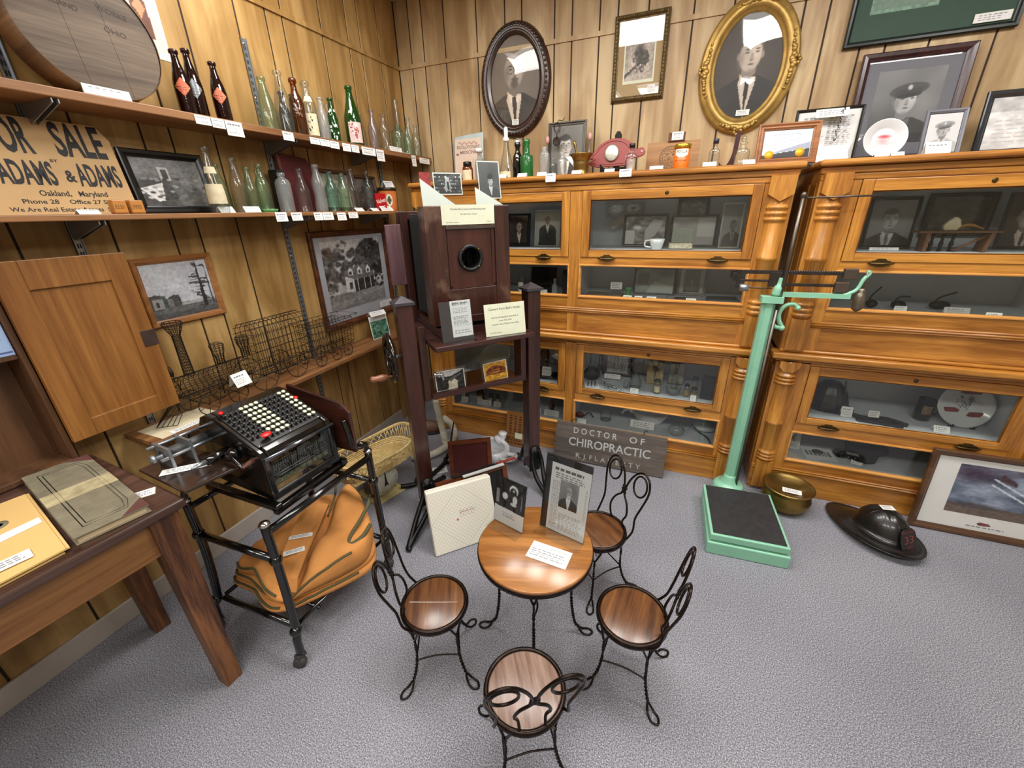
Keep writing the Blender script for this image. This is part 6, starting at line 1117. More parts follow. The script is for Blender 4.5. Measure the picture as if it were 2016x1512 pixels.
t = bottle('black swing stopper bottle beside the green bottle', -0.962, 2.482, ZT, 0.198, 0.058, 'swing', 'k', 0, GB); stopper(t, 0.198, 0.058, 'swing', PORC, 'porcelain_stopper', 0.75, 0.014); MB().tube(sp([(-0.014, 0, 0.166), (-0.018, 0, 0.18), (-0.012, 0, 0.205), (0.012, 0, 0.205), (0.018, 0, 0.18), (0.014, 0, 0.166)], 4), 0.0016, 5).build('wire_bail', STEEL, t)
t = bottle('clear cone shaped bottle with white stopper under the oval portrait', -1.010, 2.43, ZT, 0.255, 0.085, 'cone', 'c', 0, GB, [(0.03, 0.15, 220, 320, PAPER, 'paper_label')]); m = MB(); m.lathe([(0.013, 0.188), (0.017, 0.192), (0.017, 0.205), (0.010, 0.212), (0.012, 0.235), (0.009, 0.258), (0.0001, 0.262)], 16); m.build('white_stopper', PORC, t)
t = bottle('brown medicine bottle with cream label and black cap', -1.246, 2.40, ZT, 0.104, 0.062, 'jar', 'a', 0, GB, [(0.04, 0.55, 200, 340, PAPER, 'paper_label')]); stopper(t, 0.104, 0.062, 'jar', CAPB, 'cap', 1.1, 0.022)
t = bottle('clear bottle with milk white stopper behind the brown medicine bottle', -1.225, 2.52, ZT, 0.165, 0.058, 'flask', 'm', 0, GB); stopper(t, 0.165, 0.058, 'flask', PORC, 'white_stopper', 2.0, 0.02)
bottle('slim clear bottle behind the milk white stopper', -1.255, 2.60, ZT, 0.20, 0.04, 'soda', 'c', 0, GB)
# other cabinet top things
t = thing('booklet', 'curved paper booklet about revolutionary medicine leaning on the wall', 'booklet', (-1.405, 2.715, ZT), 0, rx=-6)
m = MB(); n = 12; m.add([(-0.107 + 0.214 * i / n, 0.006 * math.sin(PI * i / n) * -1, z + (0.018 * i / n if z else 0)) for z in (0.0, 0.285) for i in range(n + 1)], [(i, i + 1, i + n + 2, i + n + 1) for i in range(n)], 0, True); o = m.build('cover', plain('pale_blue_cover', (0.75, 0.80, 0.80), 0.5), t); md = o.modifiers.new('thick', 'SOLIDIFY'); md.thickness = 0.003; md.offset = 1
p = Pic(56, 80, (0.86, 0.79, 0.72)); p.ell(0.5, 0.3, 0.45, 0.35, (0.88, 0.74, 0.66), 0.6, 0.6); p.lines(0.15, 0.85, 0.2, 0.55, 7, (0.75, 0.62, 0.55), 2, 0.2, 0.5)
for k in range(28): p.ell(0.14 + 0.026 * k, 0.90 + 0.022 * math.sin(k * 0.9), 0.02, 0.012, (0.62, 0.28, 0.24), 0.5)
for x, z in ((0.1, 0.66), (0.9, 0.72)): p.ell(x, z, 0.07, 0.03, (0.62, 0.28, 0.3), 0.5)
p.poly([(0.22, 0.0), (0.28, 0.22), (0.34, 0.0)], (0.25, 0.2, 0.2)); p.mesh('print', 0.192, 0.265, t, M=Tr(0.0, -0.0105, 0.140))
m = MB(); m.text('REVOLUTIONARY', 0.020, 0.002, 0.222, -0.0110, 0, wd=0.165, bold=0.01); m.text('MEDICINE', 0.020, 0.0, 0.192, -0.0110, 0, wd=0.115, bold=0.01); m.build('lettering', plain('plum_lettering', (0.52, 0.34, 0.36), 0.6), t)
p = Pic(60, 76, (0.45, 0.44, 0.42)); p.noise(3, 0.1); portrait(p, 0.46, 0.58, 1.55, 0.72, 0.22, 0.22, 0.86, 0.16, specs=True, tint=(1.02, 0.99, 0.94))
t = framed('framed_portrait', 'grey framed portrait of a man in round glasses behind the brass mortar', 'portrait', (-0.726, 2.66, ZT), 0, -5, 0.226, 0.300, 0.020, plain('pewter_frame', (0.36, 0.34, 0.31), 0.4, 0.3), [(0, 0), (0, -0.014), (0.007, -0.016), (0.010, -0.008), (0.017, -0.010), (0.020, -0.005)], p, 0.186, 0.260)
t = thing('head_mirror', 'dark wire device with a round mirror hanging on the framed portrait', 'instrument', (-0.776, 2.635, ZT + 0.20)); m = MB(); m.tube([(0.019 * math.cos(a), 0, 0.065 + 0.026 * math.sin(a)) for a in np.linspace(0, 2 * PI, 20)[:-1]], 0.0022, 6, True); m.tube([(0.014 * math.cos(a), -0.004, 0.068 + 0.020 * math.sin(a)) for a in np.linspace(0, 2 * PI, 16)[:-1]], 0.0018, 6, True); m.tube(sp([(0, 0, 0.09), (0.01, 0, 0.102), (0.03, 0.002, 0.098), (0.042, 0.004, 0.112)], 4), 0.002, 5); m.tube([(0, 0, 0.04), (0, -0.002, 0.022)], 0.003, 6); m.build('wire_loop', DWIRE, t)
m = MB(); m.push(Tr(0, -0.004, -0.002) @ Rx(90)); m.lathe([(0.021, -0.003), (0.0235, 0), (0.021, 0.003), (0.018, 0.002)], 24); m.lathe([(0.018, 0.0015), (0.0001, 0.0005)], 20, 1); m.build('round_mirror', [DWIRE, CHROME], t)
for x, lab in ((-0.838, 'pink tipped reflex hammer beside the framed portrait and embossed flask'), (-0.587, 'pink tipped reflex hammer between framed portrait and pig plaque')):
    t = thing('reflex_hammer', lab, 'hammer', (x, 2.63, ZT), 0, None, -4); MB().tube([(0, 0, 0.003), (0.003, 0, 0.19)], 0.0045, 8).build('handle', STEEL, t); MB().ball((0.003, 0, 0.21), (0.011, 0.011, 0.02)).build('rubber_tip', plain('pink_rubber', (0.82, 0.62, 0.60), 0.6), t)
t = thing('brass_mortar', 'brass mortar with flared rim on the cabinet top', 'mortar', (-0.580, 2.435, ZT)); m = MB(); m.lathe([(0.0001, 0), (0.040, 0), (0.042, 0.006), (0.036, 0.012), (0.037, 0.03), (0.040, 0.045), (0.041, 0.06), (0.040, 0.066), (0.043, 0.072), (0.05, 0.088), (0.063, 0.098), (0.064, 0.102), (0.056, 0.098), (0.042, 0.085), (0.032, 0.02), (0.0001, 0.016)], 36); m.build('bowl', BRASS, t)
t = thing('brass_pestle', 'brass pestle resting in the brass mortar', 'pestle', (-0.585, 2.435, ZT + 0.02), 0, None, 0, -14); m = MB(); m.lathe([(0.0001, 0), (0.012, 0.004), (0.010, 0.02), (0.0055, 0.04), (0.0055, 0.11), (0.008, 0.125), (0.0075, 0.138), (0.0045, 0.15), (0.0001, 0.152)], 14); m.build('rod', BRASS, t)
t = thing('pig_plaque', 'red pig shaped plaque with a round silver disc', 'plaque', (-0.415, 2.52, ZT + 0.042), 0, rx=-8)
pig = sp([(-0.155, 0.045, 0), (-0.125, 0.065, 0), (-0.09, 0.105, 0), (-0.03, 0.132, 0), (0.04, 0.128, 0), (0.085, 0.10, 0), (0.105, 0.075, 0), (0.135, 0.082, 0), (0.152, 0.065, 0), (0.145, 0.045, 0), (0.115, 0.035, 0), (0.09, 0.03, 0), (0.075, 0.002, 0), (-0.07, -0.002, 0), (-0.105, 0.0, 0), (-0.145, 0.018, 0), (-0.12, 0.035, 0)], 5, True)
PIG = plain('brick_red_paint', (0.55, 0.24, 0.23), 0.35, 0, 0.08, coat=0.3)
MB().prism([(q.x, q.y) for q in pig], -0.006, 0.008, 'xz').build('pig_silhouette', PIG, t, 0.004); m = MB(); m.tube([(q.x * 0.80 - 0.008, -0.006, 0.012 + q.y * 0.82) for q in pig if q.x < 0.1], 0.003, 6, True); m.build('raised_border', PIG, t)
m = MB(); m.push(Tr(-0.02, -0.008, 0.062) @ Rx(90)); m.lathe([(0.036, -0.002), (0.037, 0.006), (0.031, 0.009), (0.0001, 0.010)], 32, sy=1.1); m.build('silver_disc', plain('hammered_silver', (0.72, 0.73, 0.68), 0.35, 0.6, 0.2, 60, 0.3), t)
m = MB(); m.push(Tr(0.135, -0.008, 0.062) @ Rx(90)); m.lathe([(0.004, 0), (0.003, 0.001), (0.0001, 0.001)], 8); m.build('eye', WHITE, t)
t = thing('plaque_stand', 'black folding stand holding up the pig plaque', 'stand', (-0.415, 2.52, ZT)); m = MB()
m.prism([(-0.075, 0.0), (-0.075, 0.055), (-0.062, 0.04), (-0.055, 0.034), (0.05, 0.034), (0.062, 0.04), (0.07, 0.055), (0.07, 0.0), (0.05, 0.0), (0.04, 0.018), (-0.045, 0.018), (-0.055, 0.0)], -0.022, -0.010, 'xz'); m.prism([(-0.016, 0.0), (-0.018, 0.195), (-0.008, 0.212), (0.008, 0.212), (0.018, 0.195), (0.016, 0.0)], 0.055, 0.066, 'xz'); m.box((-0.02, -0.02, 0.0), (0.02, 0.06, 0.012)); m.build('easel', plain('black_lacquer', 0.05, 0.25), t)
t = thing('stamped_board', 'light wooden board with a stamped round seal behind the orange tin', 'board', (-0.130, 2.60, ZT), 0, rx=-5); BRD = wood('crate_panel', (0.66, 0.50, 0.33), (0.52, 0.37, 0.22), 'x', 0.6, 0)
MB().box((-0.13, -0.010, 0), (0.13, 0, 0.148)).build('panel', BRD, t, 0.001)
m = MB().push(Tr(-0.01, -0.0106, 0.072)); STM = plain('faded_stamp_ink', (0.40, 0.32, 0.24), 0.7)
for r_ in (0.055, 0.051, 0.038): m.tube([(r_ * math.cos(a), 0, r_ * math.sin(a)) for a in np.linspace(0, 2 * PI, 40)[:-1]], 0.0008, 4, True)
rg = random.Random(12)
for k in range(34): a = rg.random() * 6.28; q = math.sqrt(rg.random()) * 0.034; m.box((q * math.cos(a) - 0.004, -0.0002, q * math.sin(a) - 0.0016), (q * math.cos(a) + 0.004, 0, q * math.sin(a) + 0.0016))
for k in range(24): a = 2 * PI * k / 24; m.push(Tr(0.0445 * math.cos(a), 0, 0.0445 * math.sin(a)) @ Ry(-math.degrees(a))); m.box((-0.004, -0.0002, -0.0018), (0.004, 0, 0.0018)); m.pop()
m.build('stamped_seal', STM, t)
t = thing('card_block', 'small wooden block with a white card on the stamped board', 'block', (-0.118, 2.605, ZT + 0.1482)); MB().box((-0.041, -0.012, 0), (0.041, 0.012, 0.038)).build('block', wood('walnut_block', (0.45, 0.28, 0.17), (0.33, 0.19, 0.10), 'x', 0.4), t); MB().box((-0.024, -0.0135, 0.004), (0.031, -0.0125, 0.040)).build('card', WHITE, t); p = card_pic(3, 0.93, True, 21, 34, 22); p.mesh('print', 0.052, 0.034, t, M=Tr(0.0035, -0.0138, 0.022))
t = thing('orange_tin', 'orange round tin with gold lid and white label on the cabinet top', 'tin', (-0.078, 2.45, ZT)); OT = plain('orange_lacquer', (0.86, 0.42, 0.08), 0.35); GL_ = plain('gold_tin', (0.80, 0.66, 0.25), 0.25, 0.85)
MB().lathe([(0.0001, 0.003), (0.036, 0.003), (0.0365, 0.006), (0.0365, 0.096)], 36).build('can', OT, t); m = MB(); m.rings([(0.0375, 0.0), (0.0385, 0.003), (0.0375, 0.006)], 36); m.lathe([(0.0385, 0.094), (0.0395, 0.097), (0.0395, 0.110), (0.0375, 0.113), (0.0001, 0.112)], 36); m.build('gold_lid', GL_, t)
def curved(m, s, h, z, r, sx=1.0, mi=0):
    v, f = text_mesh(s); k = h / 0.72; b = [(p[0] * k * sx, p[1] * k) for p in v]; return m.add([(r * math.sin(x / r), -r * math.cos(x / r), z + y) for x, y in b], f, mi)
m = MB(); vs = []; n = 16
for i in range(n + 1): a = R(-50 + 100 * i / n); top = 0.090; bot = 0.066 - 0.012 * math.cos(R(-90 + 180 * i / n)) ; vs += [(0.0370 * math.sin(a), -0.0370 * math.cos(a), bot), (0.0370 * math.sin(a), -0.0370 * math.cos(a), top)]
m.add(vs, [(2 * i, 2 * i + 2, 2 * i + 3, 2 * i + 1) for i in range(n)], 0, True); m.build('white_label', WHITE, t); m = MB(); curved(m, 'PSYLLA', 0.0125, 0.078, 0.0374, 0.95); curved(m, 'BATTLE CREEK', 0.006, 0.040, 0.0372, 1.0); m.build('lettering', INK, t)
t = thing('plum_easel', 'plum coloured curved wooden easel between two clear bottles', 'easel', (0.140, 2.50, ZT)); m = MB(); sh = sp([(-0.045, 0.0, 0), (-0.042, 0.028, 0), (-0.035, 0.018, 0), (-0.01, 0.016, 0), (0.008, 0.06, 0), (0.014, 0.145, 0), (0.032, 0.150, 0), (0.026, 0.06, 0), (0.022, 0.0, 0)], 4); m.prism([(q.x, q.y) for q in sh], -0.008, 0.008, 'xz'); m.prism([(0.018, 0.14), (0.034, 0.14), (0.03, 0.06), (0.022, 0.06)], 0.008, 0.016, 'xz'); m.build('curved_upright', plain('plum_lacquer', (0.24, 0.11, 0.14), 0.3, coat=0.3), t)

# ================================================================ things on the wall shelves
S1, S2, S3 = 1.8555, 1.5225, 0.7485
G1, G2 = 'bottles on the top wall shelf', 'bottles on the middle wall shelf'
ORL = plain('faded_orange_label', (0.86, 0.47, 0.34), 0.6, 0, 0.3, 60); GRL = plain('grey_foil_label', (0.62, 0.64, 0.66), 0.3, 0.5, 0.3, 50); WPR = plain('white_printed_enamel', (0.86, 0.88, 0.86), 0.4, 0, 0.1); PKL = plain('pale_pink_print', (0.88, 0.76, 0.74), 0.6, 0, 0.25, 60)
def diamond(t, w, h, z0, z1, mt):
    r = w / 2 * 1.03; m = MB(); n = 8; vs = []
    for i in range(-n, n + 1):
        a = R(-90 + 52 * i / n); d = (1 - abs(i) / n) * (z1 - z0) / 2 * h; c = (z0 + z1) / 2 * h; vs += [(r * math.cos(a), r * math.sin(a), c - d), (r * math.cos(a), r * math.sin(a), c + d)]
    m.add(vs, [(2 * i, 2 * i + 2, 2 * i + 3, 2 * i + 1) for i in range(2 * n)], 0, True); m.build('diamond_label', mt, t)
def marks(t, w, h, z0, z1, mt, seed, n=16, spread=45):
    rg = random.Random(seed); m = MB(); r = w / 2 * 1.035
    for k in range(n):
        a = R(-90 + rg.uniform(-spread, spread)); z = rg.uniform(z0, z1) * h; da = R(rg.uniform(3, 9)); dz = rg.uniform(0.001, 0.006); s = rg.uniform(-0.006, 0.006)
        m.add([(r * math.cos(a - da), r * math.sin(a - da), z - dz), (r * math.cos(a + da), r * math.sin(a + da), z - dz + s), (r * math.cos(a + da), r * math.sin(a + da), z + dz + s), (r * math.cos(a - da), r * math.sin(a - da), z + dz)], [(0, 1, 2, 3)])
    m.build('printed_mark', mt, t)
def B1(label, y, h, w, style, col, x=-1.80, **k): return bottle(label, x, y, S1, h, w, style, col, math.degrees(math.atan2(-y, 1.8)) + 90, G1, **k)
def B2(label, y, h, w, style, col, x=-1.79, **k): return bottle(label, x, y, S2, h, w, style, col, math.degrees(math.atan2(-y, 1.8)) + 90, G2, **k)
t = B1('dark brown ribbed bottle with orange diamond label beside the cheese box', 1.230, 0.208, 0.056, 'soda', 'b', ribs=True); diamond(t, 0.056, 0.208, 0.30, 0.58, ORL)
t = B1('dark brown ribbed bottle with grey diamond label between two orange labelled ones', 1.292, 0.230, 0.056, 'soda', 'b', -1.825, ribs=True); diamond(t, 0.056, 0.230, 0.30, 0.58, GRL)
t = B1('dark brown ribbed bottle with orange diamond label standing apart before the steel standard', 1.368, 0.206, 0.055, 'soda', 'b', ribs=True); diamond(t, 0.055, 0.206, 0.30, 0.58, ORL)
B1('wide pale clear bottle next to the slotted steel standard', 1.580, 0.206, 0.074, 'bell', 'g')
B1('tall clear ribbed bottle beside the amber bottle', 1.672, 0.248, 0.070, 'soda', 'c', n=14)
B1('small dark brown bottle behind the amber bottle', 1.712, 0.184, 0.05, 'soda', 'b', -1.845)
t = B1('amber brown long neck bottle on the top shelf', 1.752, 0.239, 0.066, 'beer', 'a'); marks(t, 0.066, 0.239, 0.36, 0.50, glass('amber_emboss', (0.6, 0.3, 0.1), (0.3, 0.12, 0.04), 3.0, 0.1, 0.8, 0.3, (0.4, 0.2, 0.08)), 5, 20, 30)
t = B1('clear bottle with cream and black paper label on the top shelf', 1.826, 0.244, 0.066, 'beer', 'c', labels=[(0.06, 0.44, 215, 325, PAPER, 'paper_label'), (0.64, 0.74, 230, 310, PAPER, 'neck_label')]); marks(t, 0.066, 0.244, 0.10, 0.40, INK, 9, 7, 40)
B1('green bottle behind the cream labelled bottle', 1.79, 0.19, 0.055, 'soda', 'G', -1.86)
B1('tall clear bottle behind the slim clear one on the top shelf', 1.882, 0.258, 0.056, 'soda', 'c', -1.868)
B1('slim frosted clear bottle on the top shelf beside the small green bottle', 1.904, 0.193, 0.056, 'soda', 'm')
t = B1('small green bottle with white printed marks on the top shelf', 1.974, 0.204, 0.056, 'soda', 'G'); marks(t, 0.056, 0.204, 0.08, 0.40, WPR, 3, 18, 40); marks(t, 0.056, 0.204, 0.62, 0.74, WPR, 4, 6, 30)
t = B1('clear bottle with white printed marks behind the small green bottle', 2.010, 0.190, 0.054, 'soda', 'c', -1.86); marks(t, 0.054, 0.190, 0.08, 0.40, WPR, 8, 18, 40)
t = B1('large green bottle with pale pink label on the top shelf', 2.127, 0.288, 0.090, 'wine', 'G'); band(m := MB(), PROF['wine'], 0.288, 0.045, 0.06, 0.40, 235, 325); m.build('pink_label', PKL, t); marks(t, 0.091, 0.288, 0.10, 0.36, plain('red_print', (0.62, 0.30, 0.30), 0.6), 6, 16, 35); marks(t, 0.075, 0.288, 0.54, 0.60, WPR, 7, 6, 25)
B1('short clear bottle behind the large green bottle', 2.215, 0.176, 0.056, 'soda', 'c', -1.83)
B1('amethyst tinted embossed bottle beside the large green bottle', 2.292, 0.208, 0.060, 'soda', 'p')
B1('clear embossed bottle standing alone after the amethyst bottle', 2.398, 0.203, 0.066, 'hobble', 'c')
B1('squat pale green bottle on the top shelf', 2.530, 0.168, 0.082, 'round', 'g')
B1('tall plain glass tube standing on the top shelf', 2.595, 0.318, 0.034, 'tube', 'c', -1.84)
B1('slender clear bottle beside the tall glass tube', 2.655, 0.226, 0.054, 'soda', 'c')
B1('small pale green bottle behind the slender clear bottle', 2.60, 0.165, 0.055, 'soda', 'g', -1.78)
B1('clear bottle at the corner end of the top shelf', 2.735, 0.198, 0.060, 'soda', 'c')

t = B2('clear bottle with cream paper labels beside the dark framed photograph', 1.225, 0.236, 0.070, 'bell', 'c', -1.772, labels=[(0.14, 0.44, 205, 335, PAPER, 'paper_label'), (0.60, 0.70, 215, 325, PAPER, 'neck_label')])
B2('green bottle behind the clear embossed bottle on the middle shelf', 1.290, 0.184, 0.054, 'soda', 'g', -1.83)
B2('large clear embossed bottle on the middle shelf', 1.340, 0.210, 0.062, 'soda', 'c')
B2('pale green bottle with brown neck on the middle shelf', 1.396, 0.178, 0.054, 'soda', 'g')
B2('pale green taller bottle on the middle shelf', 1.458, 0.196, 0.056, 'beer', 'g')
B2('faint brown tinted bottle behind the pale green taller bottle', 1.495, 0.178, 0.046, 'soda', 'g', -1.852)
B2('cloudy round shouldered bottle before the red panel', 1.567, 0.168, 0.068, 'round', 'm')
B2('clear bottle with green base standing before the red panel', 1.674, 0.193, 0.064, 'soda', 'c')
B2('cloudy waisted bottle at the edge of the red panel', 1.780, 0.219, 0.062, 'hobble', 'm')
B2('aqua blue green bottle on the middle shelf', 1.868, 0.194, 0.060, 'beer', 'q')
B2('clear green tinged bottle beside the aqua bottle', 1.955, 0.190, 0.060, 'hobble', 'g')
B2('clear faintly peach bottle with rings before the brown frames', 2.028, 0.218, 0.060, 'soda', 'c')
B2('clear slender bottle before the glazed brown frame', 2.160, 0.216, 0.056, 'beer', 'c')

GS1, GS2 = 'label cards on the top wall shelf edge', 'label cards on the middle wall shelf edge'
for k, (y0, y1, z0, z1, lab) in enumerate(((1.183, 1.240, 1.851, 1.822, 'white card taped below the first brown diamond label bottle'), (1.243, 1.293, 1.851, 1.819, 'white card taped below the grey labelled brown bottle'), (1.296, 1.366, 1.851, 1.800, 'tall white card taped below the third brown diamond label bottle'),
        (1.556, 1.614, 1.850, 1.816, 'white card taped below the wide pale clear bottle'), (1.707, 1.766, 1.847, 1.819, 'white card taped below the amber bottle'), (1.769, 1.829, 1.847, 1.818, 'white card taped below the cream labelled bottle'), (1.832, 1.893, 1.847, 1.815, 'white card taped below the slim frosted bottle'),
        (1.917, 1.976, 1.847, 1.811, 'white card taped below the small green bottle'), (1.983, 2.039, 1.847, 1.812, 'white card taped between the small and large green bottles'), (2.062, 2.174, 1.847, 1.809, 'wide white card taped below the large green bottle'), (2.182, 2.250, 1.847, 1.788, 'tall white card taped beside the wide card under the amethyst bottle'),
        (2.528, 2.575, 1.850, 1.787, 'narrow tall white card hanging below the glass tube'), (2.617, 2.737, 1.845, 1.812, 'white card taped at the corner end of the top shelf'))):
    hang_card(lab, (XS + 0.0015, (y0 + y1) / 2, z0), 90, y1 - y0, z0 - z1, 30 + k, GS1)
t = tent_card('white card standing on the top shelf before the squat pale green bottle', XS - 0.012, 2.398, S1, 90, 0.12, 0.028, 45, 15, GS1); tent_card('white card lying on the top shelf under the slender clear bottle', XS - 0.03, 2.55, S1, 90, 0.06, 0.03, 46, 60, GS1)
tent_card('long white card leaning against the round cheese box', XS - 0.004, 0.937, S1, 90, 0.122, 0.026, 47, 8, GS1)
for k, (y0, y1, z0, z1, lab) in enumerate(((1.425, 1.485, 1.521, 1.482, 'white card taped below the faint brown tinted bottle'), (1.509, 1.570, 1.519, 1.484, 'white card taped below the cloudy round shouldered bottle'), (1.642, 1.695, 1.518, 1.482, 'white card taped below the clear bottle before the red panel'), (1.698, 1.767, 1.518, 1.482, 'white card taped below the cloudy waisted bottle'),
        (1.795, 1.858, 1.516, 1.478, 'white card taped below the aqua bottle'), (1.879, 1.950, 1.516, 1.487, 'white card taped below the green tinged bottle'))):
    hang_card(lab, (XS + 0.0015, (y0 + y1) / 2, z0), 90, y1 - y0, z0 - z1, 60 + k, GS2, 0, -6)
for k, (y, w, h, le, lab) in enumerate(((1.238, 0.062, 0.028, 35, 'white card standing before the cream labelled clear bottle'), (1.350, 0.075, 0.026, 25, 'white card standing before the pale green bottles'), (2.018, 0.066, 0.026, 45, 'white card lying before the faintly peach bottle'), (2.152, 0.062, 0.026, 50, 'white card lying before the small red tin'), (2.262, 0.115, 0.032, 30, 'wide white card before the orange and red tins'), (0.79, 0.055, 0.020, 45, 'white card lying before the sale sign'))):
    tent_card(lab, XS - 0.030, y, S2, 90, w, h, 70 + k, le, GS2)

# cheese box, poster, sale sign and pictures
BXW = wood('old_bentwood', (0.44, 0.37, 0.30), (0.28, 0.22, 0.17), 'x', 0.7, 0.0, 0.8)
t = thing('cheese_box', 'big round wooden cheese box standing on its rim on the top shelf', 'box', (-1.750, 0.971, S1 + 0.001), 90, rx=-8.5)
RB = 0.184; m = MB().push(Tr(0, 0, RB) @ Rx(90))
for x0, x1 in ((-1, -0.30), (-0.295, 0.28), (0.285, 1)):
    n = 22; pts = [(RB * 0.985 * x, RB * 0.985 * math.sqrt(max(0, 1 - x * x))) for x in np.linspace(x0, x1, n)] + [(RB * 0.985 * x, -RB * 0.985 * math.sqrt(max(0, 1 - x * x))) for x in np.linspace(x1, x0, n)]; m.prism(pts, 0.0, 0.008, 'xy')
m.pop(); m.build('lid_plank', BXW, t)
m = MB().push(Tr(0, 0, RB) @ Rx(90)); m.rings([(RB * 0.985, 0.012), (RB, 0.012), (RB, -0.078), (RB * 0.985, -0.078)], 72); m.lathe([(RB * 0.985, -0.074), (0.0001, -0.074)], 72); m.pop(); m.build('bent_rim', wood('bent_rim_wood', (0.50, 0.36, 0.22), (0.34, 0.23, 0.13), 'y', 0.6, 0.0, 0.8), t)
m = MB().push(Tr(0.0, -0.0084, RB))
STN = plain('burnt_stencil', (0.25, 0.20, 0.17), 0.8, 0, 0.3)
for x, z, s, h in ((-0.085, 0.085, 'FORT PITT', 0.017), (0.075, 0.075, 'WORKS', 0.016), (-0.07, 0.045, 'CLEVELAND', 0.015), (0.07, 0.02, 'OHIO', 0.016)): m.push(Ry(6)); m.text(s, h, x, z, -0.0002, 0, 1.0); m.pop()
m.build('stencil_lettering', STN, t)
t = thing('bottle_poster', 'cream paper poster of a brown bottle behind the cheese box', 'poster', (XW + 0.001, 1.175, 2.055), 90); p = Pic(50, 70, (0.86, 0.83, 0.76)); p.ell(0.25, 0.85, 0.25, 0.12, (0.66, 0.42, 0.30), 0.5); p.tree(0.1, 0.8, 0.15, (0.45, 0.42, 0.22), 20, 3); p.poly([(0.60, 0.12), (0.85, 0.12), (0.83, 0.50), (0.73, 0.72), (0.70, 0.98), (0.58, 0.98), (0.58, 0.72), (0.56, 0.5)], (0.42, 0.25, 0.18)); p.poly([(0.70, 0.32), (0.80, 0.45), (0.70, 0.58), (0.60, 0.45)], (0.78, 0.55, 0.40)); p.lines(0.2, 0.5, 0.5, 0.66, 2, (0.6, 0.3, 0.25), 4, 0.5); p.ell(0.35, 0.25, 0.12, 0.08, (0.75, 0.42, 0.35), 0.5); p.noise(20, 0.06)
MB().box((-0.09, -0.0006, 0), (0.12, 0, 0.30)).build('paper', plain('poster_paper', (0.88, 0.86, 0.80), 0.6), t); p.mesh('print', 0.196, 0.27, t, M=Tr(0.015, -0.0009, 0.160))
t = thing('sale_sign', 'tan cardboard sale sign with heavy black lettering on the middle shelf', 'sign', (-1.842, 0.630, S2 + 0.001), 90, rx=-9); TAN = plain('tan_cardboard', (0.80, 0.66, 0.47), 0.8, 0, 0.08, 9)
MB().prism([(-0.31, 0.035), (-0.28, 0.0), (0.345, 0.0), (0.345, 0.23), (0.32, 0.272), (-0.31, 0.272)], -0.003, 0.0, 'xz').build('cardboard', TAN, t)
m = MB()
Y_ = -0.0034
m.text('FOR', 0.094, 0.094, 0.215, Y_, 0, wd=0.090, bold=0.03); m.text('SALE', 0.094, 0.257, 0.215, Y_, 0, wd=0.128, bold=0.03); m.text('BY', 0.009, 0.172, 0.156, Y_, 0, wd=0.018, bold=0.02)
m.text('ADAMS', 0.066, 0.097, 0.115, Y_, 0, wd=0.128, bold=0.03); m.text('&', 0.034, 0.195, 0.112, Y_, 0, wd=0.026, bold=0.03); m.text('ADAMS', 0.066, 0.272, 0.115, Y_, 0, wd=0.116, bold=0.03)
m.text('Oakland,   Maryland', 0.016, 0.187, 0.061, Y_, 0, wd=0.170, bold=0.02); m.text('Phone 28    Office 27 Second', 0.0125, 0.185, 0.037, Y_, 0, wd=0.26, bold=0.015); m.text('We Are Real Estate Agents  See Us', 0.0125, 0.165, 0.014, Y_, 0, wd=0.29, bold=0.015); m.build('lettering', INK, t)
p = Pic(80, 66, 0.45); p.noise(4, 0.2); [p.rect(0, 0.66 + 0.03 * k, 1, 0.67 + 0.03 * k, 0.6, 0.5) for k in range(11)]; p.poly([(0, 0), (0.55, 0), (0.45, 0.55), (0.2, 0.6), (0, 0.5)], 0.25); p.poly([(0.0, 0.36), (0.35, 0.5), (0.30, 0.12), (0.2, 0.1)], 0.92); p.rect(0.35, 0.55, 0.5, 0.82, 0.75); p.rect(0.38, 0.58, 0.47, 0.78, 0.25)
rg = random.Random(4)
for k in range(40): p.ell(rg.random(), rg.uniform(0.15, 0.6), 0.05, 0.03, rg.choice((0.15, 0.85, 0.6, 0.2)), 0.5)
p.poly([(0.45, 0), (1, 0), (1, 0.35), (0.6, 0.5)], 0.35, 0.6); p.noise(26, 0.15)
framed('framed_photograph', 'black framed photograph of an old office on the middle shelf', 'picture', (-1.845, 1.125, S2 + 0.001), 90, -9, 0.285, 0.215, 0.026, plain('black_gloss_frame', 0.06, 0.25), bevel_prof(0.026, 0.014), p, 0.233, 0.165)
for k, (y, lab) in enumerate(((0.868, 'small amber wooden block before the sale sign'), (0.917, 'second small amber wooden block closer to the dark framed photograph'))):
    t = thing('wooden_block', lab, 'block', (-1.745, y, S2), 92, 'amber blocks on the middle shelf'); MB().box((-0.021, -0.012, 0), (0.021, 0.012, 0.042)).build('block', wood('amber_block', (0.78, 0.54, 0.24), (0.62, 0.38, 0.14), 'x', 0.45), t, 0.004); p = Pic(24, 24, (0.74, 0.50, 0.22)); p.lines(0.1, 0.9, 0.3, 0.7, 3, (0.3, 0.18, 0.08), k, 0.5); p.mesh('print', 0.036, 0.034, t, M=Tr(0, -0.0124, 0.021))
t = thing('maroon_panel', 'dark red panel with rounded corner leaning behind the cloudy bottle', 'panel', (-1.875, 1.745, S2), 90, rx=-5); MB().prism([(-0.095, 0), (0.095, 0), (0.10, 0.22), (0.08, 0.255), (-0.07, 0.265), (-0.092, 0.25)], -0.012, 0, 'xz').build('panel', plain('maroon_board', (0.34, 0.10, 0.12), 0.5, 0, 0.15), t, 0.002); MB().box((-0.10, -0.016, 0), (-0.084, 0.004, 0.258)).build('worn_edge', plain('worn_red_edge', (0.46, 0.24, 0.20), 0.7, 0, 0.4), t, 0.002)
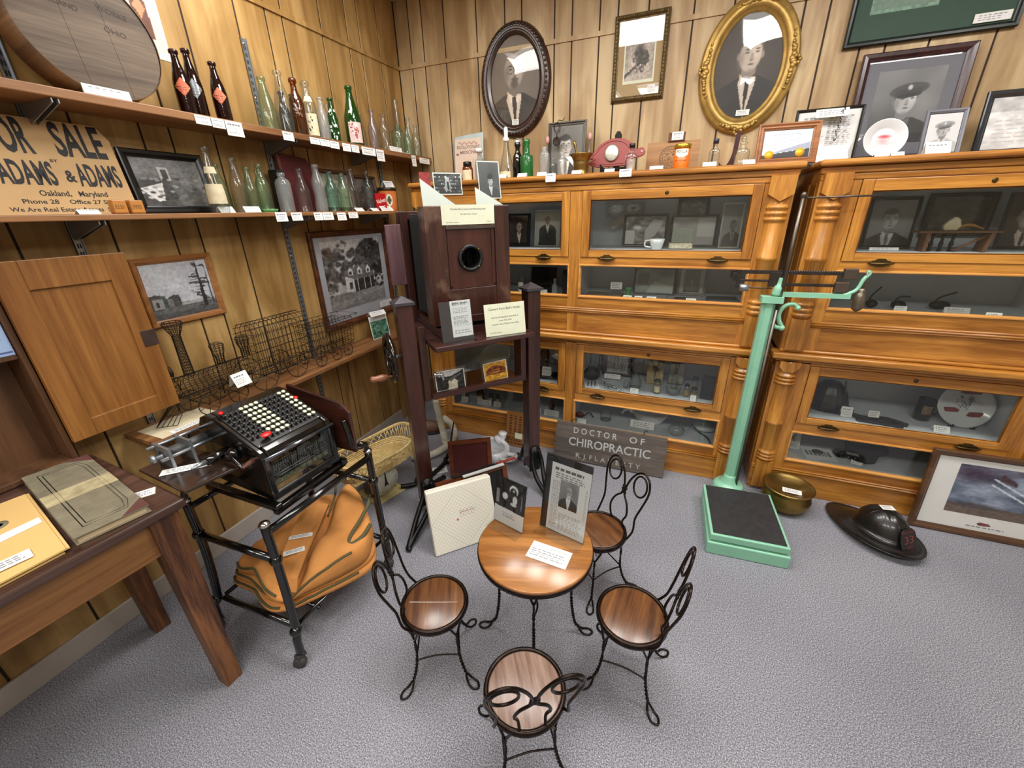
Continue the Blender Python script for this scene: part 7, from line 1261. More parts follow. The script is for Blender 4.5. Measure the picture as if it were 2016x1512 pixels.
t = thing('dark_ledger_spine', 'tall narrow dark book standing beside the maroon panel', 'book', (-1.855, 1.600, S2), 90); MB().box((-0.02, -0.03, 0), (0.02, 0.03, 0.185)).build('cover', plain('black_book_cloth', 0.09, 0.7), t, 0.003)
t = thing('green_dish', 'small bright green glass dish lying by the cloudy bottle', 'dish', (-1.745, 1.432, S2)); MB().lathe([(0.0001, 0.0), (0.028, 0.0), (0.034, 0.012), (0.031, 0.013), (0.026, 0.005), (0.0001, 0.004)], 24).build('dish', glass('bright_green_glass', (0.45, 0.85, 0.45), (0.2, 0.5, 0.2), 1.5, 0.02, 0, 0.3, (0.35, 0.75, 0.35)), t)
p = Pic(50, 44, 0.66); p.noise(4, 0.3).noise(14, 0.25); p.rect(0, 0.0, 1, 0.3, 0.75); p.a = p.a * np.array((0.95, 0.98, 0.88))
framed('framed_photograph', 'brown framed greenish picture behind the aqua bottle', 'picture', (-1.885, 2.01, S2 + 0.001), 90, -5, 0.25, 0.215, 0.022, wood('brown_frame', (0.38, 0.22, 0.13), (0.24, 0.13, 0.07), 'x', 0.4), bevel_prof(0.022, 0.014), p, 0.206, 0.172)
p = Pic(50, 44, 0.28); p.noise(4, 0.2).noise(18, 0.3); p.rect(0.5, 0.4, 0.8, 0.7, 0.42, 0.6)
framed('framed_photograph', 'dark brown glazed frame with a dim print behind the clear slender bottle', 'picture', (-1.875, 2.255, S2 + 0.001), 90, -7, 0.20, 0.200, 0.020, wood('brown_frame', (0.38, 0.22, 0.13), (0.24, 0.13, 0.07), 'x', 0.4), bevel_prof(0.02, 0.014), p, 0.16, 0.16)
t = thing('tobacco_tin', 'small red tin with white slanted lettering on the middle shelf', 'tin', (-1.775, 2.236, S2), 72); MB().box((-0.036, -0.013, 0.0), (0.036, 0.013, 0.098)).build('can', plain('red_tin_paint', (0.70, 0.08, 0.11), 0.35), t, 0.004); m = MB().push(Tr(0, -0.0133, 0.052) @ Ry(-14)); m.text('Velvet', 0.024, 0, 0.004, -0.0002, 0, 0.78); m.box((-0.012, -0.0002, -0.030), (0.018, 0, -0.026)); m.build('lettering', WHITE, t)
t = thing('tobacco_canister', 'round orange canister with a leaf medallion on the middle shelf', 'canister', (-1.800, 2.345, S2), 65)
m = MB(); m.lathe([(0.0001, 0), (0.055, 0), (0.056, 0.004), (0.056, 0.118)], 40); m.build('can', plain('rusty_orange_tin', (0.76, 0.42, 0.20), 0.4, 0, 0.2, 12), t); MB().lathe([(0.0575, 0.116), (0.0585, 0.118), (0.0585, 0.132), (0.056, 0.134), (0.0001, 0.133)], 40).build('dark_lid', plain('dark_tin_lid', (0.22, 0.17, 0.12), 0.4, 0.5), t)
m = MB(); q = lambda a, z: (0.0564 * math.sin(a), -0.0564 * math.cos(a), z)
vs = [q(R(-18), 0.062)] + [q(R(-18) + 0.36 * math.cos(b), 0.062 + 0.033 * math.sin(b)) for b in np.linspace(0, 2 * PI, 25)[:-1]]; m.add(vs, [(0, 1 + i, 1 + (i + 1) % 24) for i in range(24)]); m.build('medallion', CREAM, t); m = MB(); vs = [(x * 1.01, y * 1.01, z) for x, y, z in [q(R(-18) + 0.2 * math.cos(b) * (0.6 + 0.4 * abs(math.cos(3 * b))), 0.062 + 0.024 * math.sin(b)) for b in np.linspace(0, 2 * PI, 25)[:-1]]]; m.add(vs, [tuple(range(24))]); m.build('leaf_mark', plain('dark_leaf_green', (0.25, 0.28, 0.18), 0.6), t)
tent_card('folded white card standing on the lid of the orange canister', -1.775, 2.355, S2 + 0.134, 80, 0.075, 0.045, 91, 30, GS2)
# framed pictures hung between the shelves
p = Pic(96, 76, (0.80, 0.81, 0.84)); p.noise(3, 0.08); p.rect(0, 0, 1, 0.16, 0.35); p.rect(0, 0.10, 1, 0.26, 0.42); p.poly([(0, 0.16), (0, 0.44), (0.10, 0.46), (0.24, 0.42), (0.24, 0.36), (0.36, 0.42), (0.44, 0.40), (0.45, 0.22), (0.3, 0.2)], 0.30); p.rect(0.04, 0.2, 0.18, 0.38, 0.62); p.rect(0.08, 0.24, 0.12, 0.32, 0.2); p.rect(0.25, 0.2, 0.33, 0.36, 0.5); p.poly([(0.45, 0.24), (1, 0.30), (1, 0.22), (0.45, 0.20)], 0.72); p.noise(30, 0.12)
for k in range(46):
    rg = random.Random(k); a = rg.uniform(0.1, 0.95); s = rg.choice((-1, 1)); x = 0.82 + 0.02 * math.sin(a * 9); l = rg.uniform(0.04, 0.17) * (1.1 - abs(a - 0.5)); p.poly([(x, a), (x + s * l, a - 0.03 + 0.06 * rg.random()), (x + s * l, a - 0.01 + 0.06 * rg.random()), (x, a + 0.014)], 0.24, 0.8)
p.poly([(0.79, 0.12), (0.86, 0.12), (0.83, 0.98), (0.815, 0.98)], 0.2); p.poly([(0.94, 0.14), (0.97, 0.14), (0.96, 0.9), (0.95, 0.9)], 0.28); p.noise(40, 0.06)
PNF = wood('pine_picture_frame', (0.70, 0.48, 0.28), (0.54, 0.34, 0.17), 'x', 0.35, 0.2)
framed('framed_photograph', 'light pine framed photograph of houses and a bare tree beside the open door', 'picture', (XW + 0.001, 1.063, 1.106), 90, 0, 0.298, 0.262, 0.024, PNF, bevel_prof(0.024, 0.018), p, 0.25, 0.214)
p = Pic(90, 100, 0.76); p.noise(3, 0.1); p.tree(0.12, 0.62, 0.26, 0.30, 70, 3); p.tree(0.84, 0.72, 0.26, 0.22, 90, 4); p.tree(0.55, 0.62, 0.22, 0.28, 60, 5); p.tree(0.30, 0.95, 0.12, 0.4, 14, 6); p.rect(0, 0, 1, 0.24, 0.52); p.poly([(0, 0.10), (1, 0.26), (1, 0.18), (0, 0)], 0.62, 0.6)
p.poly([(0.28, 0.50), (0.40, 0.60), (0.68, 0.62), (0.86, 0.42), (0.44, 0.40)], 0.44); p.poly([(0.30, 0.24), (0.30, 0.48), (0.44, 0.42), (0.46, 0.22)], 0.84); p.poly([(0.44, 0.22), (0.44, 0.40), (0.86, 0.42), (0.84, 0.24)], 0.20); p.rect(0.35, 0.28, 0.41, 0.38, 0.3)
for x in (0.40, 0.56, 0.72): p.poly([(x - 0.04, 0.48), (x - 0.04, 0.55), (x, 0.60), (x + 0.04, 0.55), (x + 0.04, 0.48)], 0.85); p.rect(x - 0.02, 0.485, x + 0.02, 0.54, 0.25)
for x in (0.5, 0.62, 0.74, 0.82): p.rect(x, 0.24, x + 0.012, 0.42, 0.8)
p.tree(0.93, 0.32, 0.12, 0.25, 30, 8); p.tree(0.06, 0.3, 0.10, 0.35, 20, 9); p.noise(36, 0.16)
framed('framed_house_photograph', 'large brown framed photograph of a house with dormers among trees', 'picture', (XW + 0.001, 2.078, 0.868), 90, 0, 0.655, 0.555, 0.032, wood('chestnut_frame', (0.40, 0.22, 0.13), (0.25, 0.13, 0.07), 'y', 0.35, 0.2), bevel_prof(0.032, 0.022), p, 0.50, 0.40, 0.0, 0.02, plain('grey_photo_mat', (0.68, 0.69, 0.72), 0.8, var=0.03), extra=(0.235, -0.215, 0.13, 0.04))
p = Pic(40, 46, (0.32, 0.50, 0.42)); p.noise(8, 0.4).noise(20, 0.3); p.rect(0, 0.85, 1, 1, 0.88)
t = thing('green_picture_card', 'green photograph with a white card top standing on the lowest shelf', 'photograph', (-1.80, 2.10, S3), 78, rx=-8); MB().box((-0.07, 0, 0), (0.07, 0.0015, 0.15)).build('card', WHITE, t); p.mesh('print', 0.13, 0.13, t, M=Tr(0, -0.0005, 0.07))
tent_card('cream folded card over the green photograph on the lowest shelf', -1.795, 2.095, S3 + 0.151, 78, 0.12, 0.035, 93, 40, 'label cards on the lowest shelf')

# ---------------------------------------------------------------- wire locomotive on the lowest shelf
lw = thing('wire_locomotive', 'rusty wire basket model of a steam locomotive and tender on the shelf', 'model train', (-1.808, 0, S3 + 0.0005), 90)
WR = 0.0014
def ringx(m, x, cy, cz, r, sz=1.0, w=WR): m.tube([(x, cy + r * math.cos(a), cz + r * sz * math.sin(a)) for a in np.linspace(0, 2 * PI, 18)[:-1]], w, 5, True)
def ringz(m, x, z, r, w=WR): m.tube([(x + r * math.cos(a), r * math.sin(a), z) for a in np.linspace(0, 2 * PI, 16)[:-1]], w, 5, True)
m = MB()
for x in np.linspace(0.885, 1.17, 15): ringx(m, x, 0, 0.128, 0.045)
for a in np.linspace(0, 2 * PI, 15)[:-1]: m.tube([(0.885, 0.045 * math.cos(a), 0.128 + 0.045 * math.sin(a)), (1.17, 0.045 * math.cos(a), 0.128 + 0.045 * math.sin(a))], WR, 5)
for k in range(6): m.tube([(0.885, 0, 0.128), (0.885, 0.045 * math.cos(k * PI / 3), 0.128 + 0.045 * math.sin(k * PI / 3))], WR, 5)
m.build('boiler', DWIRE, lw)
def flared(m, x, prof, n):
    for z, r in prof: ringz(m, x, z, r)
    zs = [q[0] for q in prof]; rs = [q[1] for q in prof]
    for a in np.linspace(0, 2 * PI, n + 1)[:-1]: m.tube([(x + r * math.cos(a), r * math.sin(a), z) for z, r in prof], WR, 5)
m = MB(); pr = [(z, 0.018 + 0.004 * math.cos(z * 9)) for z in np.linspace(0.17, 0.335, 15)] + [(0.35, 0.021), (0.365, 0.027), (0.38, 0.034), (0.388, 0.030)]; flared(m, 0.934, pr, 10); m.build('chimney', DWIRE, lw)
for x in (1.068, 1.182): m = MB(); flared(m, x, [(0.172, 0.016), (0.19, 0.014), (0.21, 0.017), (0.235, 0.024), (0.255, 0.027), (0.262, 0.022)], 10); m.build('steam_dome', DWIRE, lw)
m = MB(); m.tube(sp([(0.87, -0.012, 0.165), (0.855, -0.012, 0.20), (0.872, 0, 0.225), (0.885, 0.012, 0.20), (0.882, 0.012, 0.165)], 5), WR, 5); m.ball((0.872, 0, 0.20), (0.010, 0.010, 0.018), 0, 8, 6); m.build('bell', DWIRE, lw)
m = MB()
for k in range(9): y = -0.055 + 0.11 * k / 8; m.tube([(0.885, y * 0.7, 0.10), (0.762 + abs(y) * 0.8, y, 0.012)], WR, 5)
for f in (0.0, 0.35, 0.7): m.tube([(0.762 + 0.123 * f + abs(y) * 0.8 * (1 - f), y * (1 - 0.3 * f), 0.012 + 0.088 * f) for y in np.linspace(-0.055, 0.055, 9)], WR, 5)
m.build('cowcatcher', DWIRE, lw)
def basket(m, x0, x1, hw, z0, z1, nx, nz, arch, flare=0.0):
    def sect(x, close=True):
        p = [(x, -hw, z0), (x, -hw - flare, z1)] + [(x, -hw * math.cos(a) * (1 + flare / hw), z1 + arch * math.sin(a)) for a in np.linspace(0, PI, 9)[1:-1]] * (1 if arch else 0) + [(x, hw + flare, z1), (x, hw, z0)]
        return p
    for x in np.linspace(x0, x1, nx): m.tube(sect(x), WR, 5)
    for k in range(nz + 1):
        z = z0 + (z1 - z0) * k / nz; f = flare * k / nz
        m.tube([(x0, -hw - f, z), (x1, -hw - f, z), (x1, hw + f, z), (x0, hw + f, z)], WR, 5, True)
    if arch:
        for a in np.linspace(0, PI, 7): m.tube([(x, -hw * math.cos(a), z1 + arch * math.sin(a)) for x in (x0 - 0.012, x1 + 0.02)], WR, 5)
    for y in np.linspace(-hw, hw, 5): m.tube([(x0, y, z0), (x1, y, z0)], WR, 5)
m = MB(); basket(m, 1.20, 1.485, 0.058, 0.07, 0.265, 13, 5, 0.05); m.build('cab', DWIRE, lw)
m = MB(); basket(m, 1.525, 1.80, 0.055, 0.075, 0.215, 13, 4, 0.0, 0.012); m.tube([(1.50, -0.075, 0.235), (1.84, -0.075, 0.228), (1.84, 0.075, 0.228), (1.50, 0.075, 0.235)], WR, 5, True)
for x in np.linspace(1.51, 1.83, 8): m.tube([(x, -0.075, 0.232), (x, -0.067, 0.215)], WR, 5); m.tube([(x, 0.075, 0.232), (x, 0.067, 0.215)], WR, 5)
m.build('tender', DWIRE, lw)
m = MB()
for y in (-0.045, 0.045): m.tube([(0.89, y, 0.075), (1.49, y, 0.065), (1.80, y, 0.062)], 0.0022, 5); m.tube([(0.936, y * 1.15, 0.045), (1.206, y * 1.15, 0.068), (1.384, y * 1.15, 0.064)], 0.002, 5)
m.build('running_frame', DWIRE, lw)
for x, r in ((0.936, 0.043), (1.064, 0.043), (1.206, 0.068), (1.384, 0.062), (1.536, 0.036), (1.650, 0.034), (1.735, 0.034)):
    for y in (-0.062, 0.062):
        m = MB(); m.tube([(x + r * math.cos(a), y, r + 0.0022 + r * math.sin(a)) for a in np.linspace(0, 2 * PI, 26)[:-1]], 0.0021, 5, True)
        for k in range(6): m.tube([(x, y, r + 0.002), (x + r * math.cos(k * PI / 3 + 0.3), y, r + 0.002 + r * math.sin(k * PI / 3 + 0.3))], 0.0014, 5)
        if y < 0: m.tube([(x, -0.062, r + 0.002), (x, 0.062, r + 0.002)], 0.0018, 5)
        m.build('wheel', DWIRE, lw)
t = tent_card('white card propped on the boiler of the wire locomotive', -1.722, 1.085, S3 + 0.075, 92, 0.072, 0.062, 95, 25, 'label cards on the lowest shelf')
t = thing('cream_paper', 'cream paper sheet lying under the front of the wire locomotive', 'paper', (-1.80, 0.86, S3), 90); MB().box((-0.13, -0.08, 0), (0.10, 0.08, 0.0004)).build('sheet', plain('aged_cream_paper', (0.84, 0.79, 0.66), 0.8, 0, 0.08), t)
flat_card('label_card', 'long white card lying under the cowcatcher of the wire locomotive', -1.735, 0.832, S3 + 0.0012, 88, 0.125, 0.035, 96, 3)

# ================================================================ things inside the glazed cabinets
F1, F2, F3, F4 = 1.2935, 1.0235, 0.4535, 0.1915          # the four shelf levels
GI = 'label cards inside the oak cabinets'
BF = plain('black_frame', 0.08, 0.3); THIN = bevel_prof(0.012, 0.010)
def tux(tone=0.3, bg=0.75): p = portrait(Pic(40, 56, bg), 0.5, 0.66, 0.95, 0.55, 0.4, 0.14, 0.9, 0.08, bald=True, bow=True); return p
framed('framed_photograph', 'dark framed portrait of a man in evening dress inside the corner cabinet', 'picture', (-1.000, 2.58, F1), 0, -6, 0.15, 0.195, 0.02, BF, bevel_prof(0.02, 0.012), portrait(Pic(40, 50, (0.16, 0.11, 0.10)), 0.5, 0.62, 1.25, 0.66, 0.55, 0.15, 0.9, 0.08, bald=True, bow=True, specs=True, tint=(1.05, 0.92, 0.85)), 0.112, 0.155)
framed('framed_photograph', 'pale framed photograph of a standing man in evening dress', 'picture', (-0.812, 2.58, F1), 0, -6, 0.165, 0.212, 0.008, plain('cream_thin_frame', (0.72, 0.71, 0.66), 0.4), bevel_prof(0.008, 0.008), portrait(Pic(44, 60, (0.70, 0.71, 0.67)), 0.5, 0.76, 0.85, 0.50, 0.35, 0.16, 0.85, 0.1, bald=True, bow=True), 0.150, 0.196)
p = Pic(56, 44, 0.5); p.noise(4, 0.3).noise(12, 0.4); p.rect(0, 0, 0.25, 0.5, 0.82); p.poly([(0.5, 0.1), (0.75, 0.3), (0.95, 0.85), (0.7, 0.9), (0.5, 0.5)], 0.75); p.ell(0.3, 0.6, 0.15, 0.1, 0.9, 0.6)
framed('framed_photograph', 'black framed busy photograph behind the white cup in the oak cabinet', 'picture', (-0.234, 2.62, F1), 0, -5, 0.245, 0.178, 0.014, BF, bevel_prof(0.014, 0.012), p, 0.22, 0.152)
p = Pic(56, 44, 0.72); p.noise(4, 0.2); p.rect(0.02, 0.05, 0.5, 0.6, (0.72, 0.78, 0.70)); p.lines(0.06, 0.46, 0.1, 0.55, 6, 0.6, 3, 0.4); p.rect(0.6, 0.3, 1, 0.95, 0.85)
framed('framed_photograph', 'black framed pale document beside the busy photograph', 'picture', (0.024, 2.64, F1), 0, -5, 0.24, 0.168, 0.012, BF, THIN, p, 0.218, 0.145)
p = Pic(36, 36, 0.38); p.noise(4, 0.2).noise(10, 0.4)
framed('framed_photograph', 'small dark framed group photograph high at the back of the oak cabinet', 'picture', (0.010, 2.735, F1 + 0.13), 0, -1, 0.165, 0.130, 0.02, BF, bevel_prof(0.02, 0.01), p, 0.125, 0.09)
framed('framed_photograph', 'dim tall portrait at the end of the upper oak cabinet', 'picture', (0.205, 2.55, F1), 0, -6, 0.10, 0.225, 0.010, plain('cream_thin_frame', (0.72, 0.71, 0.66), 0.4), bevel_prof(0.01, 0.008), portrait(Pic(30, 60, (0.55, 0.56, 0.55)), 0.6, 0.5, 1.3, 0.35, 0.2, 0.18, 0.5, 0.1), 0.084, 0.205)
t = thing('white_cup', 'white china cup with a handle in the oak cabinet', 'cup', (-0.150, 2.44, F1), 20); m = MB(); m.rings([(0.022, 0.0), (0.026, 0.004), (0.034, 0.03), (0.040, 0.055), (0.037, 0.054), (0.031, 0.028), (0.022, 0.006), (0.0005, 0.006)], 28); m.build('bowl', CH, t); MB().tube(sp([(-0.035, 0, 0.048), (-0.060, 0, 0.045), (-0.062, 0, 0.02), (-0.030, 0, 0.012)], 5), 0.004, 8).build('handle', CH, t)
t = thing('small_photograph', 'small flat brown edged photograph beside the white cup', 'photograph', (-0.030, 2.46, F1), 0, rx=-20); MB().box((-0.062, -0.003, 0), (0.062, 0, 0.036)).build('card', plain('brown_edge', (0.28, 0.22, 0.16), 0.5), t); p = Pic(40, 12, (0.68, 0.65, 0.55)); p.noise(12, 0.3); p.mesh('print', 0.114, 0.028, t, M=Tr(0, -0.0034, 0.018))
t = thing('lace_collar', 'white lace collar and card hanging at the back of the oak cabinet', 'lace', (-0.365, 2.70, F1 + 0.16), 0, None, -8); p = Pic(60, 36, 0.55); p.ell(0.25, 0.55, 0.22, 0.4, 0.85, 0.5); p.ell(0.72, 0.6, 0.24, 0.35, 0.82, 0.5); p.ell(0.72, 0.6, 0.1, 0.14, 0.5, 0.5); p.noise(30, 0.35); MB().box((-0.11, -0.002, 0.0), (0.11, 0, 0.085)).build('backing_card', plain('grey_backing', (0.55, 0.56, 0.57), 0.7), t); p.mesh('print', 0.21, 0.08, t, M=Tr(0, -0.0024, 0.0425)); MB().push(Tr(0.0, -0.004, -0.035) @ Ry(-28)).box((-0.075, 0, 0), (0.075, 0.001, 0.045)).build('striped_ribbon', plain('striped_ribbon', (0.66, 0.62, 0.58), 0.7, 0, 0.25, 90), t)
# upper case, lower panes
def blockbox(nm, label, cat, x, y, z, w, d, h, mt, rz=0, bev=0.003): t = thing(nm, label, cat, (x, y, z), rz); MB().box((-w / 2, -d / 2, 0), (w / 2, d / 2, h)).build('box_body', mt, t, bev); return t
BLK = plain('black_leatherette', 0.07, 0.6)
t = blockbox('instrument_case', 'open black instrument case inside the corner cabinet', 'case', -0.845, 2.56, F2, 0.17, 0.11, 0.03, BLK); MB().push(Tr(0, 0.05, 0.03) @ Rx(-10)).box((-0.085, 0, 0), (0.085, 0.012, 0.11)).build('lid', BLK, t); m = MB()
for k in range(4): m.tube([(-0.05 + 0.03 * k, -0.02, 0.033), (-0.045 + 0.03 * k, 0.02, 0.05)], 0.003, 6)
m.build('brass_fitting', BRASS, t)
t = bottle('small clear bottle with cork in the corner cabinet lower pane', -0.710, 2.42, F2, 0.092, 0.036, 'flask', 'm', 0, None); stopper(t, 0.092, 0.036, 'flask', plain('cork', (0.62, 0.46, 0.30), 0.7), 'cork', 1.0, 0.012)
blockbox('dark_box', 'tall dark box at the edge of the corner cabinet lower pane', 'box', -0.645, 2.50, F2, 0.06, 0.06, 0.145, plain('brown_black_box', (0.16, 0.12, 0.11), 0.6))
t = bottle('clear bottle with white label low in the corner cabinet', -0.935, 2.45, F2, 0.125, 0.05, 'round', 'c', 0, None, [(0.1, 0.55, 230, 310, WHITE, 'paper_label')])
tent_card('white card before the open black instrument case', -0.800, 2.425, F2, 0, 0.078, 0.030, 101, 15, GI)
t = thing('brown_booklet', 'flat worn brown booklet lying low in the oak cabinet', 'book', (-0.42, 2.47, F2), -6); MB().box((-0.105, -0.06, 0), (0.105, 0.06, 0.014)).build('cover', plain('worn_brown_cover', (0.48, 0.42, 0.36), 0.8, 0, 0.25), t, 0.002)
tent_card('cream card standing behind the brown booklet', -0.362, 2.545, F2 + 0.03, 4, 0.068, 0.042, 102, 12, GI)
t = thing('green_jar', 'small bright green jar in the oak cabinet', 'jar', (-0.278, 2.445, F2)); MB().lathe([(0.0001, 0), (0.0155, 0), (0.016, 0.003), (0.016, 0.05)], 20).build('jar_body', plain('green_jar_paint', (0.20, 0.52, 0.30), 0.35), t); MB().lathe([(0.017, 0.05), (0.017, 0.062), (0.0001, 0.063)], 20).build('lid', plain('green_lid', (0.25, 0.58, 0.36), 0.35), t)
p = Pic(50, 36, (0.62, 0.66, 0.66)); p.noise(4, 0.25); p.lines(0.45, 0.95, 0.1, 0.9, 10, (0.5, 0.55, 0.55), 3, 0.3); p.poly([(0.3, 0), (1, 0), (1, 0.3), (0.5, 0.5)], (0.74, 0.78, 0.76)); p.rect(0.05, 0.3, 0.35, 0.8, (0.45, 0.5, 0.5))
framed('framed_document', 'dark framed pale papers behind the green jar', 'picture', (-0.150, 2.60, F2), 0, -12, 0.235, 0.155, 0.010, BF, bevel_prof(0.01, 0.008), p, 0.216, 0.138)
framed('framed_photograph', 'dark photograph in a pale mount low in the oak cabinet', 'picture', (0.056, 2.62, F2), 0, -5, 0.15, 0.165, 0.012, plain('grey_thin_frame', (0.45, 0.45, 0.44), 0.4), THIN, portrait(Pic(36, 44, 0.12), 0.5, 0.5, 0.8, 0.55, 0.2, 0.25, 0.5, None), 0.085, 0.125, 0, 0, plain('pale_mount', (0.66, 0.66, 0.63), 0.8))
blockbox('black_purse', 'small black purse lying low in the oak cabinet', 'purse', 0.005, 2.425, F2, 0.06, 0.04, 0.022, BLK, 5, 0.008)
blockbox('grey_tray', 'flat dark grey tray at the end of the oak cabinet lower pane', 'tray', 0.215, 2.47, F2, 0.15, 0.13, 0.02, plain('dark_grey_tray', (0.26, 0.28, 0.31), 0.5), 3)
t = thing('wire_spectacles', 'thin wire spectacles lying between the small cards', 'glasses', (-0.105, 2.43, F2), 10); m = MB()
for x in (-0.022, 0.022): m.tube([(x + 0.018 * math.cos(a), 0.014 * math.sin(a), 0.006) for a in np.linspace(0, 2 * PI, 16)[:-1]], 0.0014, 5, True)
m.tube([(-0.004, 0, 0.006), (0.004, 0, 0.006)], 0.0014, 5); m.tube(sp([(0.04, 0, 0.006), (0.05, 0.03, 0.02), (0.06, 0.07, 0.008)], 4), 0.0012, 5); m.build('wire_rims', DWIRE, t)
for x, w, lab in ((-0.272, 0.046, 'white card before the green jar'), (-0.212, 0.04, 'small grey card second from the green jar'), (-0.143, 0.05, 'white card before the dark framed pale papers'), (0.058, 0.05, 'white card before the dark photograph in a pale mount')): tent_card(lab, x, 2.368, F2, 0, w, 0.030, int(110 + 100 * x), 12, GI)
# lower case of the corner cabinet
t = thing('carved_figure', 'brown carved figure standing in the lower corner cabinet', 'figurine', (-0.825, 2.60, F3)); MB().lathe([(0.0001, 0), (0.035, 0), (0.035, 0.02), (0.022, 0.03), (0.026, 0.09), (0.034, 0.12), (0.030, 0.15), (0.012, 0.16), (0.019, 0.175), (0.018, 0.20), (0.0001, 0.21)], 18).build('figure', wood('figure_wood', (0.38, 0.26, 0.17), (0.25, 0.16, 0.10), 'z', 0.5), t)
tent_card('white card before the brown carved figure', -0.768, 2.45, F3 + 0.02, 0, 0.062, 0.062, 121, 15, GI); blockbox('dark_wallet', 'flat dark leather wallet under the white card by the carved figure', 'wallet', -0.76, 2.49, F3, 0.14, 0.10, 0.018, BLK, 8); t = flat_card('paper', 'crumpled pale papers lying before the dark leather wallet', -0.80, 2.39, F3, 5, 0.16, 0.05, 14, 3, CREAM)
t = thing('leather_pouch', 'black leather pouch at the end of the lower oak cabinet pane', 'pouch', (-0.475, 2.53, F3)); MB().ball((0, 0, 0.045), (0.055, 0.04, 0.045), 0, 18, 10).build('pouch_body', BLK, t); MB().tube(sp([(-0.01, -0.01, 0.09), (0.005, -0.01, 0.11), (0.02, -0.01, 0.09)], 4), 0.004, 6).build('loop', BLK, t)
t = thing('steel_tray', 'small white enamel tray with instruments in the lower oak cabinet', 'tray', (-0.455, 2.43, F3), 15); m = MB(); m.box((-0.045, -0.055, 0), (0.045, 0.055, 0.004)); m.box((-0.045, -0.055, 0), (-0.041, 0.055, 0.016)); m.box((0.041, -0.055, 0), (0.045, 0.055, 0.016)); m.build('tray', EN, t); m = MB()
for k in range(3): m.tube([(-0.025 + 0.022 * k, -0.045, 0.010), (-0.018 + 0.022 * k, 0.045, 0.012)], 0.004, 6)
m.build('instrument', CHROME, t)
framed('framed_photograph', 'dark framed oval portrait in the lower oak cabinet', 'picture', (-0.330, 2.66, F3), 0, -4, 0.20, 0.205, 0.022, wood('dark_oak_frame', (0.26, 0.17, 0.12), (0.16, 0.10, 0.07), 'x', 0.4), bevel_prof(0.022, 0.012), portrait(Pic(40, 50, 0.80), 0.5, 0.62, 1.0, 0.68, 0.45, 0.72, 0.85, 0.4, bald=True, beard=0.6), 0.135, 0.165, 0, 0, plain('brown_mat', (0.30, 0.24, 0.22), 0.8))
tent_card('long white card before the dark framed oval portrait', -0.345, 2.56, F3 + 0.012, 0, 0.105, 0.032, 123, 12, GI)
for k, (x, y, a, lab) in enumerate(((-0.345, 2.45, -35, 'chrome syringe lying slanted in the lower oak cabinet'), (-0.300, 2.39, -20, 'second chrome syringe lying closer to the glass'))):
    t = thing('syringe', lab, 'syringe', (x, y, F3 + 0.010), a); m = MB(); m.tube([(-0.05, 0, 0), (0.04, 0, 0)], 0.008, 12); m.build('barrel', CLEAR, t); m = MB(); m.tube([(-0.075, 0, 0), (-0.05, 0, 0)], 0.003, 8); m.tube([(0.04, 0, 0), (0.055, 0, 0)], 0.006, 8); m.tube([(0.055, 0, 0), (0.09, 0, 0)], 0.0014, 6)
    for x1 in (-0.077, -0.052, 0.038): m.tube([(x1, 0, 0), (x1 + 0.004, 0, 0)], 0.0105, 12)
    m.build('plunger', CHROME, t)
bottle('clear conical flask in the lower oak cabinet', -0.192, 2.50, F3, 0.11, 0.075, 'bell', 'c', 0, None); bottle('tiny clear vial beside the conical flask', -0.245, 2.47, F3, 0.05, 0.03, 'round', 'c', 0, None)
t = blockbox('medicine_box', 'open cream medicine box standing in the lower oak cabinet', 'box', -0.083, 2.60, F3, 0.10, 0.04, 0.155, plain('cream_carton', (0.66, 0.58, 0.45), 0.7)); p = Pic(24, 40, (0.68, 0.60, 0.46)); p.ell(0.5, 0.7, 0.25, 0.18, (0.3, 0.28, 0.25), 0.3); p.poly([(0.45, 0.1), (0.55, 0.1), (0.54, 0.6), (0.46, 0.6)], (0.35, 0.32, 0.28)); p.mesh('print', 0.09, 0.145, t, y=-0.0206, M=Tr(0, 0, 0.078))
t = bottle('small bottle with cream label before the open medicine box', -0.057, 2.45, F3, 0.10, 0.042, 'jar', 'c', 0, None, [(0.1, 0.5, 220, 320, PAPER, 'paper_label')]); stopper(t, 0.10, 0.042, 'jar', plain('grey_metal_cap', (0.4, 0.4, 0.4), 0.4, 0.5), 'cap', 1.1, 0.012)
p = Pic(24, 36, (0.62, 0.60, 0.52)); p.lines(0.1, 0.9, 0.1, 0.9, 8, (0.5, 0.48, 0.42), 2, 0.4)
framed('framed_document', 'small cream printed card in a thin frame behind the glass bowl', 'picture', (0.045, 2.62, F3), 0, -5, 0.095, 0.145, 0.006, plain('grey_thin_frame', (0.45, 0.45, 0.44), 0.4), bevel_prof(0.006, 0.006), p, 0.084, 0.13)
t = thing('glass_bowl', 'clear glass bowl with a rim in the lower oak cabinet', 'bowl', (0.036, 2.46, F3)); MB().rings([(0.0005, 0.003), (0.03, 0.002), (0.040, 0.012), (0.042, 0.04), (0.046, 0.045), (0.045, 0.05)], 28).build('bowl', CLEAR, t)
bottle('small clear glass on the rim side of the glass bowl', 0.04, 2.55, F3, 0.12, 0.04, 'round', 'c', 0, None)
for x, y, h, lab in ((0.110, 2.46, 0.085, 'small corked bottle with brown contents by the glass bowl'), (0.152, 2.50, 0.125, 'taller capped bottle with white label by the dark case'), (0.150, 2.415, 0.088, 'small capped bottle with cream label closest to the glass')):
    t = bottle(lab, x, y, F3, h, 0.034, 'jar', 'c', 0, None, [(0.08, 0.5, 200, 340, plain('tan_contents', (0.62, 0.52, 0.36), 0.6, 0, 0.2), 'label')]); stopper(t, h, 0.034, 'jar', CAPB, 'cap', 1.1, h * 0.16)
